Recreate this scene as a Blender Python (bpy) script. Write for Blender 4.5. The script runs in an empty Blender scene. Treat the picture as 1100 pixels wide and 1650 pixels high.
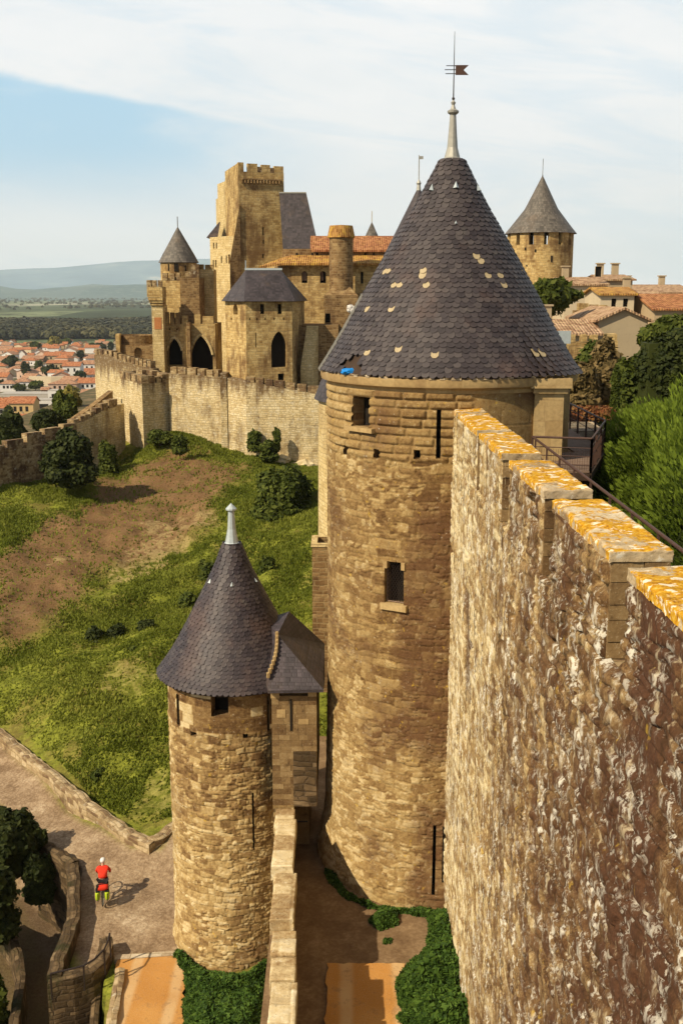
import bpy, bmesh, math, random
import numpy as np
from math import radians, sin, cos, tan, pi, sqrt, atan2, hypot
from mathutils import Vector

# ------------------------------------------------------------------ camera, sky, sun, exposure
SC = bpy.context.scene
COL = SC.collection
EYEZ = 24.5
PITCH = radians(11.8)
FL = 1700.0
cam_d = bpy.data.cameras.new("camera")
cam = bpy.data.objects.new("camera", cam_d)
COL.objects.link(cam)
cam.location = (0, 0, EYEZ)
cam.rotation_euler = (radians(90) - PITCH, 0, 0)
cam_d.sensor_fit = 'VERTICAL'
cam_d.sensor_height = 36
cam_d.sensor_width = 24
cam_d.lens = FL / 1650 * 36
cam_d.clip_start = 0.1
cam_d.clip_end = 90000
SC.camera = cam

SUN_DIR = Vector((-0.80, -0.60, 0)).normalized()      # horizontal direction towards the sun
SUN_EL = radians(40)
to_sun = Vector((SUN_DIR.x * cos(SUN_EL), SUN_DIR.y * cos(SUN_EL), sin(SUN_EL)))
sun_d = bpy.data.lights.new("sun", 'SUN')
sun_d.energy = 4.7
sun_d.angle = radians(0.6)
sun_d.color = (1.0, 0.85, 0.62)
sun = bpy.data.objects.new("sun", sun_d)
COL.objects.link(sun)
sun.rotation_euler = (-to_sun).to_track_quat('-Z', 'Y').to_euler()
sun.location = (-40, -30, 80)

SC.view_settings.view_transform = 'Standard'
SC.view_settings.look = 'None'
SC.view_settings.exposure = 0.22
SC.view_settings.gamma = 1.0
SC.view_settings.use_curve_mapping = False
SC.cycles.max_bounces = 6
SC.cycles.diffuse_bounces = 3
SC.cycles.glossy_bounces = 2
SC.cycles.volume_bounces = 2
SC.cycles.use_denoising = True


# ------------------------------------------------------------------ node helpers
class NG:
    def __init__(s, tree):
        s.t = tree
    def n(s, typ, ins=None, **props):
        nd = s.t.nodes.new(typ)
        for k, v in props.items():
            setattr(nd, k, v)
        for k, v in (ins or {}).items():
            sock = nd.inputs[k]
            if isinstance(v, bpy.types.NodeSocket):
                s.t.links.new(v, sock)
            else:
                sock.default_value = v
        return nd
    def m(s, op, a, b=None, c=None, clamp=False):
        ins = {0: a}
        if b is not None: ins[1] = b
        if c is not None: ins[2] = c
        nd = s.n('ShaderNodeMath', ins, operation=op)
        nd.use_clamp = clamp
        return nd.outputs[0]
    def step(s, x, lo, hi, a=0.0, b=1.0):
        nd = s.n('ShaderNodeMapRange', {0: x, 1: lo, 2: hi, 3: a, 4: b})
        nd.interpolation_type = 'SMOOTHSTEP'
        return nd.outputs[0]
    def mix(s, f, a, b, mode='MIX'):
        nd = s.n('ShaderNodeMix', data_type='RGBA', blend_type=mode)
        nd.clamp_factor = True
        for i, v in ((0, f), (6, a), (7, b)):
            if isinstance(v, bpy.types.NodeSocket): s.t.links.new(v, nd.inputs[i])
            else: nd.inputs[i].default_value = v if i == 0 else (tuple(v) + (1,))[:4]
        return nd.outputs[2]
    def ramp(s, f, stops, interp='LINEAR'):
        nd = s.n('ShaderNodeValToRGB', {0: f})
        nd.color_ramp.interpolation = interp
        e = nd.color_ramp.elements
        while len(e) < len(stops): e.new(0.5)
        for i, (p, c) in enumerate(stops):
            e[i].position = p
            e[i].color = (tuple(c) + (1,))[:4]
        return nd.outputs[0]
    def noise(s, vec, scale, detail=3.0, rough=0.55, dist=0.0):
        nd = s.n('ShaderNodeTexNoise', {'Vector': vec, 'Scale': scale, 'Detail': detail, 'Roughness': rough, 'Distortion': dist})
        return nd.outputs[0]
    def xyz(s, x, y, z=0.0):
        return s.n('ShaderNodeCombineXYZ', {0: x, 1: y, 2: z}).outputs[0]
    def sep(s, v):
        return s.n('ShaderNodeSeparateXYZ', {0: v}).outputs
    def scale(s, v, k):
        return s.n('ShaderNodeVectorMath', {0: v, 1: k}, operation='MULTIPLY').outputs[0]
    def attr(s, name, out='Fac'):
        return s.n('ShaderNodeAttribute', attribute_name=name).outputs[out]


# ------------------------------------------------------------------ world: Nishita sky with broken bright cloud
world = bpy.data.worlds.new("World")
SC.world = world
world.use_nodes = True
wt = world.node_tree
wt.nodes.clear()
g = NG(wt)
sky = g.n('ShaderNodeTexSky')
sky.sky_type = 'NISHITA'
sky.sun_disc = False
sky.sun_elevation = SUN_EL
sky.sun_rotation = atan2(SUN_DIR.x, SUN_DIR.y)
sky.air_density = 1.0
sky.dust_density = 1.0
sky.ozone_density = 1.2
tc = g.n('ShaderNodeTexCoord').outputs['Generated']
sx, sy, sz = g.sep(tc)
yy = g.m('MAXIMUM', sy, 0.06)
p_ = g.m('DIVIDE', sx, yy)
q_ = g.m('DIVIDE', sz, yy)
pq = g.xyz(p_, g.m('MULTIPLY', q_, 2.6))
n1 = g.noise(pq, 3.2, 6, 0.6, 0.6)
n2 = g.noise(g.xyz(g.m('MULTIPLY', p_, 1.1), g.m('ADD', g.m('MULTIPLY', q_, 5.5), g.m('MULTIPLY', p_, 0.8))), 3.0, 8, 0.62, 0.5)
# edge of the big cloud bank: q = .215 - .22 (p + .32)
edge = g.m('SUBTRACT', g.m('SUBTRACT', 0.200, g.m('MULTIPLY', g.m('ADD', p_, 0.32), 0.20)), q_)
edge = g.m('ADD', edge, g.m('MULTIPLY', g.m('SUBTRACT', n1, 0.5), 0.035))
below = g.step(edge, 0.0, 0.010)
fade_low = g.step(q_, 0.035, 0.135)
fade_right = g.step(g.m('ADD', p_, g.m('MULTIPLY', g.m('SUBTRACT', n2, 0.5), 0.25)), 0.06, -0.22)
blue = g.m('MULTIPLY', g.m('MULTIPLY', below, fade_low), fade_right)
streak = g.step(n2, 0.48, 0.76, 1.0, 0.6)
blue = g.m('MULTIPLY', blue, streak)
# faint blue elsewhere
thin = g.m('MULTIPLY', g.step(n2, 0.55, 0.36), 0.30)
blue = g.m('MAXIMUM', blue, thin)
blue = g.m('MULTIPLY', blue, 0.95)
cloudcol = g.mix(g.step(g.noise(pq, 2.2, 7, 0.6), .3, .7), (7.5, 7.9, 8.15), (8.7, 8.7, 8.7))
lowcol = g.mix(g.step(q_, 0.0, 0.10), (10.3, 10.3, 10.2), cloudcol)
bluecol = g.mix(0.92, sky.outputs[0], (3.5, 6.1, 8.0))
final = g.mix(blue, lowcol, bluecol)
# the rest of the vault, overhead and behind: sky plus unseen grey cloud added to cut ambient
away = g.m('MAXIMUM', g.step(sy, .45, .05), g.step(sz, .50, .72))
nb = g.noise(tc, 2.4, 5, .6)
vault = g.mix(g.m('MULTIPLY', g.step(nb, .40, .6), .8), sky.outputs[0], (3.6, 3.3, 3.0))
final = g.mix(away, final, vault)
bg = g.n('ShaderNodeBackground', {'Color': final, 'Strength': 0.10})
wo = g.n('ShaderNodeOutputWorld', {'Surface': bg.outputs[0]})

# ------------------------------------------------------------------ picture rays (for measuring where things stand)
CP, SP = cos(PITCH), sin(PITCH)
def ray(px, py):
    a = (px - 550) / FL; b = (825 - py) / FL
    return Vector((a, CP + b * SP, -SP + b * CP))
def at(px, py, fwd):
    d = ray(px, py); t = fwd / d.y
    return Vector((d.x * t, fwd, EYEZ + d.z * t))
def onz(px, py, z):
    d = ray(px, py); t = (z - EYEZ) / d.z
    return Vector((d.x * t, d.y * t, z))
def proj(x, y, z):
    x = np.asarray(x, float); y = np.asarray(y, float); z = np.asarray(z, float) - EYEZ
    dep = y * CP - z * SP
    up = y * SP + z * CP
    dep = np.where(dep < 0.5, 0.5, dep)
    return 550 + FL * x / dep, 825 - FL * up / dep
def cylhit(px, py, C, r):
    d = ray(px, py)
    a = d.x ** 2 + d.y ** 2; b = -2 * (d.x * C[0] + d.y * C[1]); c = C[0] ** 2 + C[1] ** 2 - r * r
    disc = max(b * b - 4 * a * c, 0)
    t = (-b - sqrt(disc)) / (2 * a)
    P = d * t
    return atan2(P.y - C[1], P.x - C[0]), EYEZ + P.z
def planehit(px, py, p0, p1):
    """ray against the vertical plane through p0, p1 -> (distance along p0->p1, z)"""
    d = ray(px, py)
    ex, ey = p1[0] - p0[0], p1[1] - p0[1]
    L = hypot(ex, ey); ex /= L; ey /= L
    nx, ny = ey, -ex
    t = (nx * p0[0] + ny * p0[1]) / (nx * d.x + ny * d.y)
    return (d.x * t - p0[0]) * ex + (d.y * t - p0[1]) * ey, EYEZ + d.z * t


# ------------------------------------------------------------------ object helpers
def tag(o, label=None, cat=None, group=None, kind=None):
    if label: o['label'] = label
    if cat: o['category'] = cat
    if group: o['group'] = group
    if kind: o['kind'] = kind
    return o
def empty(name, loc, label, cat, group=None):
    o = bpy.data.objects.new(name, None)
    o.empty_display_size = 0.5
    COL.objects.link(o)
    o.location = loc
    return tag(o, label, cat, group)
def link(o, parent=None):
    COL.objects.link(o)
    if parent is not None:
        o.parent = parent
        p = Vector((0, 0, 0)); q = parent
        while q is not None:
            p += q.location; q = q.parent
        o.location = o.location - p
    return o
def copy_tree(o, parent=None):
    c = o.copy(); COL.objects.link(c)
    if parent is not None: c.parent = parent
    for ch in [x for x in list(bpy.data.objects) if x.parent == o]:
        copy_tree(ch, c)
    return c

class MB:
    """collects faces in world coordinates; build() links them as one mesh object"""
    def __init__(s):
        s.v = []; s.f = []; s.uv = []; s.mi = []; s.rn = []
    def face(s, pts, uv=None, mi=0, rn=None):
        b = len(s.v)
        s.v.extend([tuple(p) for p in pts])
        s.f.append(tuple(range(b, b + len(pts))))
        if uv is None:
            P = [Vector(p) for p in pts]
            n = Vector((0, 0, 0))
            for i in range(len(P)):
                a = P[i]; c = P[(i + 1) % len(P)]
                n += Vector(((a.y - c.y) * (a.z + c.z), (a.z - c.z) * (a.x + c.x), (a.x - c.x) * (a.y + c.y)))
            if n.length < 1e-9: n = Vector((0, 0, 1))
            n.normalize()
            if abs(n.z) > 0.92: uv = [(p.x, p.y) for p in P]
            else:
                t = Vector((-n.y, n.x, 0)).normalized()
                w = n.cross(t)
                if w.z < 0: w = -w
                uv = [(p.dot(t), p.dot(w)) for p in P]
        s.uv.append(uv); s.mi.append(mi)
        s.rn.append(random.random() if rn is None else rn)
    def quad(s, a, b, c, d, **k): s.face([a, b, c, d], **k)
    def box(s, c, size, rz=0.0, mi=0, rn=None, tilt=0.0):
        hx, hy, hz = size[0] / 2, size[1] / 2, size[2] / 2
        cr, sr = cos(rz), sin(rz)
        P = []
        for z in (-hz, hz):
            for x, y in ((-hx, -hy), (hx, -hy), (hx, hy), (-hx, hy)):
                zz = z + tilt * x
                P.append((c[0] + x * cr - y * sr, c[1] + x * sr + y * cr, c[2] + zz))
        r = random.random() if rn is None else rn
        for q in ((3, 2, 1, 0), (4, 5, 6, 7), (0, 1, 5, 4), (1, 2, 6, 5), (2, 3, 7, 6), (3, 0, 4, 7)):
            s.face([P[i] for i in q], mi=mi, rn=r)
    def prism(s, fp, z0, z1, mi=0, top=True, bottom=False, skip=(), rn=None):
        """fp counter-clockwise seen from above; z0/z1 numbers or per-corner lists"""
        n = len(fp)
        Z0 = z0 if isinstance(z0, (list, tuple)) else [z0] * n
        Z1 = z1 if isinstance(z1, (list, tuple)) else [z1] * n
        for i in range(n):
            if i in skip: continue
            j = (i + 1) % n
            s.face([(fp[i][0], fp[i][1], Z0[i]), (fp[j][0], fp[j][1], Z0[j]), (fp[j][0], fp[j][1], Z1[j]), (fp[i][0], fp[i][1], Z1[i])], mi=mi, rn=rn)
        if top: s.face([(fp[i][0], fp[i][1], Z1[i]) for i in range(n)], mi=mi, rn=rn)
        if bottom: s.face([(fp[i][0], fp[i][1], Z0[i]) for i in reversed(range(n))], mi=mi, rn=rn)
    def lathe(s, C, prof, n=40, a0=0.0, a1=2 * pi, mi=0, uv_r=None, rfun=None):
        """prof: list of (r, z) bottom to top"""
        full = abs(a1 - a0 - 2 * pi) < 1e-6
        vv = [0.0]
        for i in range(1, len(prof)):
            vv.append(vv[-1] + hypot(prof[i][0] - prof[i - 1][0], prof[i][1] - prof[i - 1][1]))
        R = uv_r or max(p[0] for p in prof)
        for k in range(n):
            t0 = a0 + (a1 - a0) * k / n; t1 = a0 + (a1 - a0) * (k + 1) / n
            for i in range(len(prof) - 1):
                (r0, z0), (r1, z1) = prof[i], prof[i + 1]
                f0 = rfun(t0) if rfun else 1; f1 = rfun(t1) if rfun else 1
                A = (C[0] + r0 * f0 * cos(t0), C[1] + r0 * f0 * sin(t0), z0); B = (C[0] + r0 * f1 * cos(t1), C[1] + r0 * f1 * sin(t1), z0)
                D = (C[0] + r1 * f0 * cos(t0), C[1] + r1 * f0 * sin(t0), z1); E = (C[0] + r1 * f1 * cos(t1), C[1] + r1 * f1 * sin(t1), z1)
                U0, U1 = t0 * R, t1 * R
                if r1 < 1e-4: s.face([A, B, D], uv=[(U0, vv[i]), (U1, vv[i]), ((U0 + U1) / 2, vv[i + 1])], mi=mi)
                elif r0 < 1e-4: s.face([A, E, D], uv=[(U0, vv[i]), (U1, vv[i + 1]), (U0, vv[i + 1])], mi=mi)
                else: s.face([A, B, E, D], uv=[(U0, vv[i]), (U1, vv[i]), (U1, vv[i + 1]), (U0, vv[i + 1])], mi=mi)
    def tube(s, pts, r, n=8, mi=0, r1=None):
        pts = [Vector(p) for p in pts]
        rings = []
        for i, p in enumerate(pts):
            if i == 0: d = pts[1] - pts[0]
            elif i == len(pts) - 1: d = pts[-1] - pts[-2]
            else: d = (pts[i + 1] - pts[i - 1])
            d.normalize()
            u = d.cross(Vector((0, 0, 1)) if abs(d.z) < 0.9 else Vector((1, 0, 0))).normalized()
            w = d.cross(u)
            rr = r if r1 is None else r + (r1 - r) * i / (len(pts) - 1)
            rings.append([p + (u * cos(2 * pi * k / n) + w * sin(2 * pi * k / n)) * rr for k in range(n)])
        for i in range(len(rings) - 1):
            for k in range(n):
                s.face([rings[i][k], rings[i][(k + 1) % n], rings[i + 1][(k + 1) % n], rings[i + 1][k]], mi=mi, rn=0.5)
        s.face(rings[0][::-1], mi=mi, rn=.5); s.face(rings[-1], mi=mi, rn=.5)
    def ball(s, c, r, n=10, m=7, sc=(1, 1, 1), mi=0):
        for i in range(m):
            a, b = -pi / 2 + pi * i / m, -pi / 2 + pi * (i + 1) / m
            for k in range(n):
                t, u = 2 * pi * k / n, 2 * pi * (k + 1) / n
                P = [(c[0] + r * sc[0] * cos(e) * cos(f), c[1] + r * sc[1] * cos(e) * sin(f), c[2] + r * sc[2] * sin(e)) for e, f in ((a, t), (a, u), (b, u), (b, t))]
                if i == 0: P = [P[0], P[2], P[3]]
                elif i == m - 1: P = P[:3]
                s.face(P, mi=mi, rn=.5)
    def build(s, name, mats, parent=None, smooth=False, origin=None, merge=False):
        V = np.array(s.v, dtype=np.float64).reshape(-1, 3)
        if origin is None:
            if parent is not None:
                origin = Vector((0, 0, 0)); q = parent
                while q is not None:
                    origin = origin + q.location; q = q.parent
            else:
                origin = Vector((V[:, 0].mean(), V[:, 1].mean(), V[:, 2].min()))
        origin = Vector(origin)
        V = V - np.array(origin)
        me = bpy.data.meshes.new(name)
        me.from_pydata(V.tolist(), [], s.f)
        uvl = me.uv_layers.new(name="UVMap")
        flat = np.array([c for f in s.uv for p in f for c in p], dtype=np.float32)
        uvl.data.foreach_set('uv', flat)
        at_ = me.attributes.new('rnd', 'FLOAT', 'FACE')
        at_.data.foreach_set('value', np.array(s.rn, dtype=np.float32))
        if not isinstance(mats, (list, tuple)): mats = [mats]
        for m_ in mats: me.materials.append(m_)
        me.polygons.foreach_set('material_index', s.mi)
        if smooth or merge:
            bm = bmesh.new(); bm.from_mesh(me)
            bmesh.ops.remove_doubles(bm, verts=bm.verts, dist=1e-4)
            bm.to_mesh(me); bm.free()
        if smooth:
            me.polygons.foreach_set('use_smooth', [True] * len(me.polygons))
            try: me.set_sharp_from_angle(angle=radians(40))
            except Exception: pass
        me.update()
        o = bpy.data.objects.new(name, me)
        o.location = origin
        link(o, parent)
        return o

# ------------------------------------------------------------------ numpy noise and masonry
def vnoise(x, y, seed=0):
    x = np.asarray(x, float); y = np.asarray(y, float)
    rs = np.random.RandomState(seed); T = rs.rand(256, 256)
    xi = np.floor(x).astype(int); yi = np.floor(y).astype(int)
    fx = x - xi; fy = y - yi
    fx = fx * fx * (3 - 2 * fx); fy = fy * fy * (3 - 2 * fy)
    a = T[xi & 255, yi & 255]; b = T[(xi + 1) & 255, yi & 255]; c = T[xi & 255, (yi + 1) & 255]; d = T[(xi + 1) & 255, (yi + 1) & 255]
    return (a * (1 - fx) + b * fx) * (1 - fy) + (c * (1 - fx) + d * fx) * fy
def fbm(x, y, seed=0, oct=4, gain=0.5):
    s = 0; a = 1; t = 0
    for i in range(oct):
        s = s + a * vnoise(x * 2 ** i + 17.3 * i, y * 2 ** i - 9.1 * i, seed + i); t += a; a *= gain
    return s / t
def masonry(u, v, w, h, seed, wob=0.05, vary=0.35, hvary=0.3):
    """irregular courses of stones. returns edge distance, per-stone random a, b, centre offsets"""
    rs = np.random.RandomState(seed)
    uu = u + wob * 2 * (fbm(u * 1.7 / w * .4, v * 1.7 / h * .3, seed + 3, 2) - .5) * 2
    vv = v + wob * 2 * (fbm(u * 1.3 / w * .4, v * 1.3 / h * .3, seed + 7, 2) - .5) * 2
    vmin, vmax = vv.min() - h, vv.max() + h
    nb = int((vmax - vmin) / h * 1.8) + 4
    bh = np.cumsum(h * (1 + hvary * (rs.rand(nb) * 2 - 1))) + vmin - h
    row = np.searchsorted(bh, vv) ; row = np.clip(row, 1, nb - 1)
    lo = bh[row - 1]; hi = bh[row]
    dv = np.minimum(vv - lo, hi - vv)
    umin, umax = uu.min() - 2 * w, uu.max() + 2 * w
    du = np.zeros_like(uu); ra = np.zeros_like(uu); rb = np.zeros_like(uu); cu = np.zeros_like(uu); cv = (vv - (lo + hi) / 2) / (hi - lo)
    for r in np.unique(row):
        m = row == r
        nn = int((umax - umin) / w * 2.2) + 4
        k = .75 + .6 * rs.rand()
        bu = np.cumsum(w * k * (1 + vary * (rs.rand(nn) * 2 - 1))) + umin - w * rs.rand()
        ci = np.clip(np.searchsorted(bu, uu[m]), 1, nn - 1)
        du[m] = np.minimum(uu[m] - bu[ci - 1], bu[ci] - uu[m])
        cu[m] = (uu[m] - (bu[ci] + bu[ci - 1]) / 2) / (bu[ci] - bu[ci - 1])
        A = rs.rand(nn); B = rs.rand(nn)
        ra[m] = A[ci]; rb[m] = B[ci]
    return np.minimum(du, dv), ra, rb, cu, cv
def sst(x, a, b):
    t = np.clip((x - a) / (b - a), 0, 1)
    return t * t * (3 - 2 * t)

def grid_object(name, P, UV, attrs, mat, parent=None, keep=None, smooth=True, origin=None):
    """P (n,m,3) world coordinates; keep (n-1,m-1) mask of faces"""
    n, m = P.shape[:2]
    idx = np.arange(n * m).reshape(n, m)
    q = np.stack([idx[:-1, :-1], idx[1:, :-1], idx[1:, 1:], idx[:-1, 1:]], -1).reshape(-1, 4)
    if keep is not None: q = q[keep.reshape(-1)]
    if origin is None:
        if parent is not None:
            origin = Vector((0, 0, 0)); pq_ = parent
            while pq_ is not None:
                origin = origin + pq_.location; pq_ = pq_.parent
        else:
            origin = Vector((float(P[..., 0].mean()), float(P[..., 1].mean()), float(P[..., 2].min())))
    V = (P.reshape(-1, 3) - np.array(origin)).astype(np.float32)
    used = np.unique(q)
    remap = np.full(n * m, -1); remap[used] = np.arange(len(used))
    q = remap[q]; V = V[used]
    me = bpy.data.meshes.new(name)
    me.vertices.add(len(V)); me.vertices.foreach_set('co', V.reshape(-1))
    me.loops.add(q.size); me.loops.foreach_set('vertex_index', q.reshape(-1).astype(np.int32))
    me.polygons.add(len(q)); me.polygons.foreach_set('loop_start', np.arange(0, q.size, 4, dtype=np.int32))
    me.polygons.foreach_set('loop_total', np.full(len(q), 4, dtype=np.int32))
    me.update(calc_edges=True)
    uvl = me.uv_layers.new(name="UVMap")
    uvf = UV.reshape(-1, 2)[used][q.reshape(-1)]
    uvl.data.foreach_set('uv', uvf.astype(np.float32).reshape(-1))
    for k, a in attrs.items():
        at_ = me.attributes.new(k, 'FLOAT', 'POINT')
        at_.data.foreach_set('value', a.reshape(-1)[used].astype(np.float32))
    me.polygons.foreach_set('use_smooth', [smooth] * len(me.polygons))
    me.materials.append(mat)
    me.update()
    o = bpy.data.objects.new(name, me)
    o.location = origin
    link(o, parent)
    return o

def poly_soup(name, V, nper, mat, attr=None, parent=None, origin=None, smooth=False):
    """V (faces*nper,3) world coordinates; every nper vertices form a face"""
    nf = len(V) // nper
    if origin is None:
        if parent is not None:
            origin = Vector((0, 0, 0)); q = parent
            while q is not None:
                origin = origin + q.location; q = q.parent
        else:
            origin = Vector((float(V[:, 0].mean()), float(V[:, 1].mean()), float(V[:, 2].min())))
    me = bpy.data.meshes.new(name)
    me.vertices.add(len(V)); me.vertices.foreach_set('co', (V - np.array(origin)).astype(np.float32).reshape(-1))
    me.loops.add(len(V)); me.loops.foreach_set('vertex_index', np.arange(len(V), dtype=np.int32))
    me.polygons.add(nf); me.polygons.foreach_set('loop_start', np.arange(0, len(V), nper, dtype=np.int32))
    me.polygons.foreach_set('loop_total', np.full(nf, nper, dtype=np.int32))
    me.update(calc_edges=True)
    if attr is not None:
        a = me.attributes.new('rnd', 'FLOAT', 'FACE'); a.data.foreach_set('value', np.asarray(attr, dtype=np.float32))
    me.materials.append(mat)
    o = bpy.data.objects.new(name, me)
    o.location = origin
    link(o, parent)
    return o

# ------------------------------------------------------------------ materials
def new_mat(name):
    m = bpy.data.materials.new(name); m.use_nodes = True
    m.node_tree.nodes.clear()
    return m, NG(m.node_tree)
def finish(g, col, rough=0.9, height=None, bump=0.3, dist=0.05, spec=0.3, metal=0.0, extra=None):
    b = g.n('ShaderNodeBsdfPrincipled', {'Base Color': col if isinstance(col, bpy.types.NodeSocket) else (tuple(col) + (1,))[:4], 'Roughness': rough, 'Metallic': metal})
    b.inputs['Specular IOR Level'].default_value = spec
    if height is not None:
        bp = g.n('ShaderNodeBump', {'Height': height, 'Strength': bump, 'Distance': dist})
        g.t.links.new(bp.outputs[0], b.inputs['Normal'])
    for k, v in (extra or {}).items(): b.inputs[k].default_value = v
    g.n('ShaderNodeOutputMaterial', {'Surface': b.outputs[0]})
    return b
def mat_plain(name, col, rough=0.8, noise=0.15, nscale=6.0, spec=0.3, metal=0.0, bump=0.1):
    m, g = new_mat(name)
    co = g.n('ShaderNodeTexCoord').outputs['Object']
    n = g.noise(co, nscale, 4)
    lo = tuple(c * (1 - noise) for c in col); hi = tuple(min(1, c * (1 + noise)) for c in col)
    finish(g, g.mix(n, lo, hi), rough, n, bump, 0.02, spec, metal)
    return m

def masonry_group():
    t = bpy.data.node_groups.new("masonry", 'ShaderNodeTree')
    for nm, ty, df in (('UV', 'NodeSocketVector', None), ('W', 'NodeSocketFloat', .4), ('H', 'NodeSocketFloat', .25), ('Mortar', 'NodeSocketFloat', .02), ('Wobble', 'NodeSocketFloat', .08)):
        s = t.interface.new_socket(nm, in_out='INPUT', socket_type=ty)
        if df is not None: s.default_value = df
    for nm in ('Rand', 'Rand2', 'Joint'):
        t.interface.new_socket(nm, in_out='OUTPUT', socket_type='NodeSocketFloat')
    g = NG(t)
    gi = g.n('NodeGroupInput').outputs
    u, v, _ = g.sep(gi['UV'])
    nA = g.n('ShaderNodeTexNoise', {'Vector': gi['UV'], 'Scale': 1.1, 'Detail': 3.0})
    cA = g.sep(nA.outputs[1])
    u1 = g.m('MULTIPLY_ADD', g.m('SUBTRACT', cA[0], .5), g.m('MULTIPLY', gi['Wobble'], 3.0), u)
    v1 = g.m('MULTIPLY_ADD', g.m('SUBTRACT', cA[1], .5), g.m('MULTIPLY', gi['Wobble'], 2.0), v)
    vs = g.m('DIVIDE', v1, gi['H'])
    vs = g.m('ADD', vs, g.m('MULTIPLY', g.m('SINE', g.m('MULTIPLY', vs, 1.37)), .22))
    row = g.m('FLOOR', vs); fv = g.m('FRACT', vs)
    ro = g.n('ShaderNodeTexWhiteNoise', {'W': row}, noise_dimensions='1D').outputs[0]
    us = g.m('DIVIDE', u1, g.m('MULTIPLY', gi['W'], g.m('MULTIPLY_ADD', ro, .6, .7)))
    us = g.m('ADD', us, g.m('MULTIPLY', ro, 37.0))
    us = g.m('ADD', us, g.m('MULTIPLY', g.m('SINE', g.m('ADD', g.m('MULTIPLY', us, 1.7), g.m('MULTIPLY', row, 2.3))), .3))
    colm = g.m('FLOOR', us); fu = g.m('FRACT', us)
    wn = g.n('ShaderNodeTexWhiteNoise', {'Vector': g.xyz(colm, row, 3.1)}, noise_dimensions='3D')
    c3 = g.sep(wn.outputs[1])
    du = g.m('MULTIPLY', g.m('MINIMUM', fu, g.m('SUBTRACT', 1.0, fu)), gi['W'])
    dv = g.m('MULTIPLY', g.m('MINIMUM', fv, g.m('SUBTRACT', 1.0, fv)), gi['H'])
    d = g.m('MINIMUM', du, dv)
    nB = g.noise(gi['UV'], 14.0, 2)
    d = g.m('ADD', d, g.m('MULTIPLY', g.m('SUBTRACT', nB, .5), g.m('MULTIPLY', gi['Mortar'], 1.2)))
    j = g.n('ShaderNodeMapRange', {0: d, 1: 0.0, 2: gi['Mortar'], 3: 0.0, 4: 1.0}).outputs[0]
    g.n('NodeGroupOutput', {'Rand': c3[0], 'Rand2': c3[1], 'Joint': j})
    return t
MASON = masonry_group()

def mat_masonry(name, ramp, w=.45, h=.28, mortar=.03, wob=.1, jointcol=(.35, .26, .13), stain=(.10, .055, .028), stain_amt=.6, stain_scale=.25, bump=.5, bdist=.05, white=0.0, contrast=1.0, topstain=None, spots=0, slo=.50):
    """shader-only masonry for the things too far off to need modelled stones"""
    m, g = new_mat(name)
    uv = g.n('ShaderNodeUVMap').outputs[0]
    co = g.n('ShaderNodeTexCoord').outputs['Object']
    gm = g.n('ShaderNodeGroup'); gm.node_tree = MASON
    g.t.links.new(uv, gm.inputs['UV'])
    for k, v_ in (('W', w), ('H', h), ('Mortar', mortar), ('Wobble', wob)): gm.inputs[k].default_value = v_
    big = g.noise(co, stain_scale, 6, .62, .3)
    mid = g.noise(co, 1.3, 5, .6)
    fine = g.noise(co, 9.0, 4, .6)
    r = g.m('ADD', g.m('MULTIPLY', g.m('SUBTRACT', gm.outputs['Rand'], .5), contrast), .5)
    r = g.m('ADD', r, g.m('MULTIPLY', g.m('SUBTRACT', mid, .5), 1.1))
    c = g.ramp(r, ramp)
    c = g.mix(g.m('MULTIPLY', g.m('SUBTRACT', 1.0, gm.outputs['Joint']), .75), c, jointcol)
    vx, vy, vz = g.sep(co)
    drip = g.noise(g.xyz(g.m('MULTIPLY', vx, 1.0), g.m('MULTIPLY', vy, 1.0), g.m('MULTIPLY', vz, .18)), 1.1, 5, .65)
    sm = g.m('MULTIPLY', g.step(g.m('ADD', g.m('MULTIPLY', big, .6), g.m('MULTIPLY', drip, .4)), slo, slo + .13), stain_amt)
    c = g.mix(sm, c, stain)
    if topstain:
        tz, span = topstain
        wp = g.sep(g.n('ShaderNodeNewGeometry').outputs['Position'])
        ms = g.m('MULTIPLY', g.step(g.m('ADD', wp[2], g.m('MULTIPLY', g.m('SUBTRACT', drip, .5), span * 3.5)), tz - span, tz), .85)
        c = g.mix(ms, c, stain)
    if white:
        wv = g.m('MULTIPLY', g.step(g.noise(co, 3.1, 6, .7), .62 - white * .12, .70), .7)
        c = g.mix(wv, c, (.62, .56, .42))
    if spots:
        c = g.mix(g.m('MULTIPLY', g.step(g.noise(co, 2.1, 4, .7), .37, .30), spots), c, (.10, .06, .03))
    c = g.mix(g.step(fine, .25, .75), g.mix(.28, c, (.04, .022, .01)), c)
    hgt = g.m('ADD', g.m('MULTIPLY', gm.outputs['Joint'], g.m('MULTIPLY_ADD', gm.outputs['Rand2'], .6, .5)), g.m('MULTIPLY', fine, .7))
    finish(g, c, .93, hgt, bump, bdist, .15)
    return m

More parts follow.
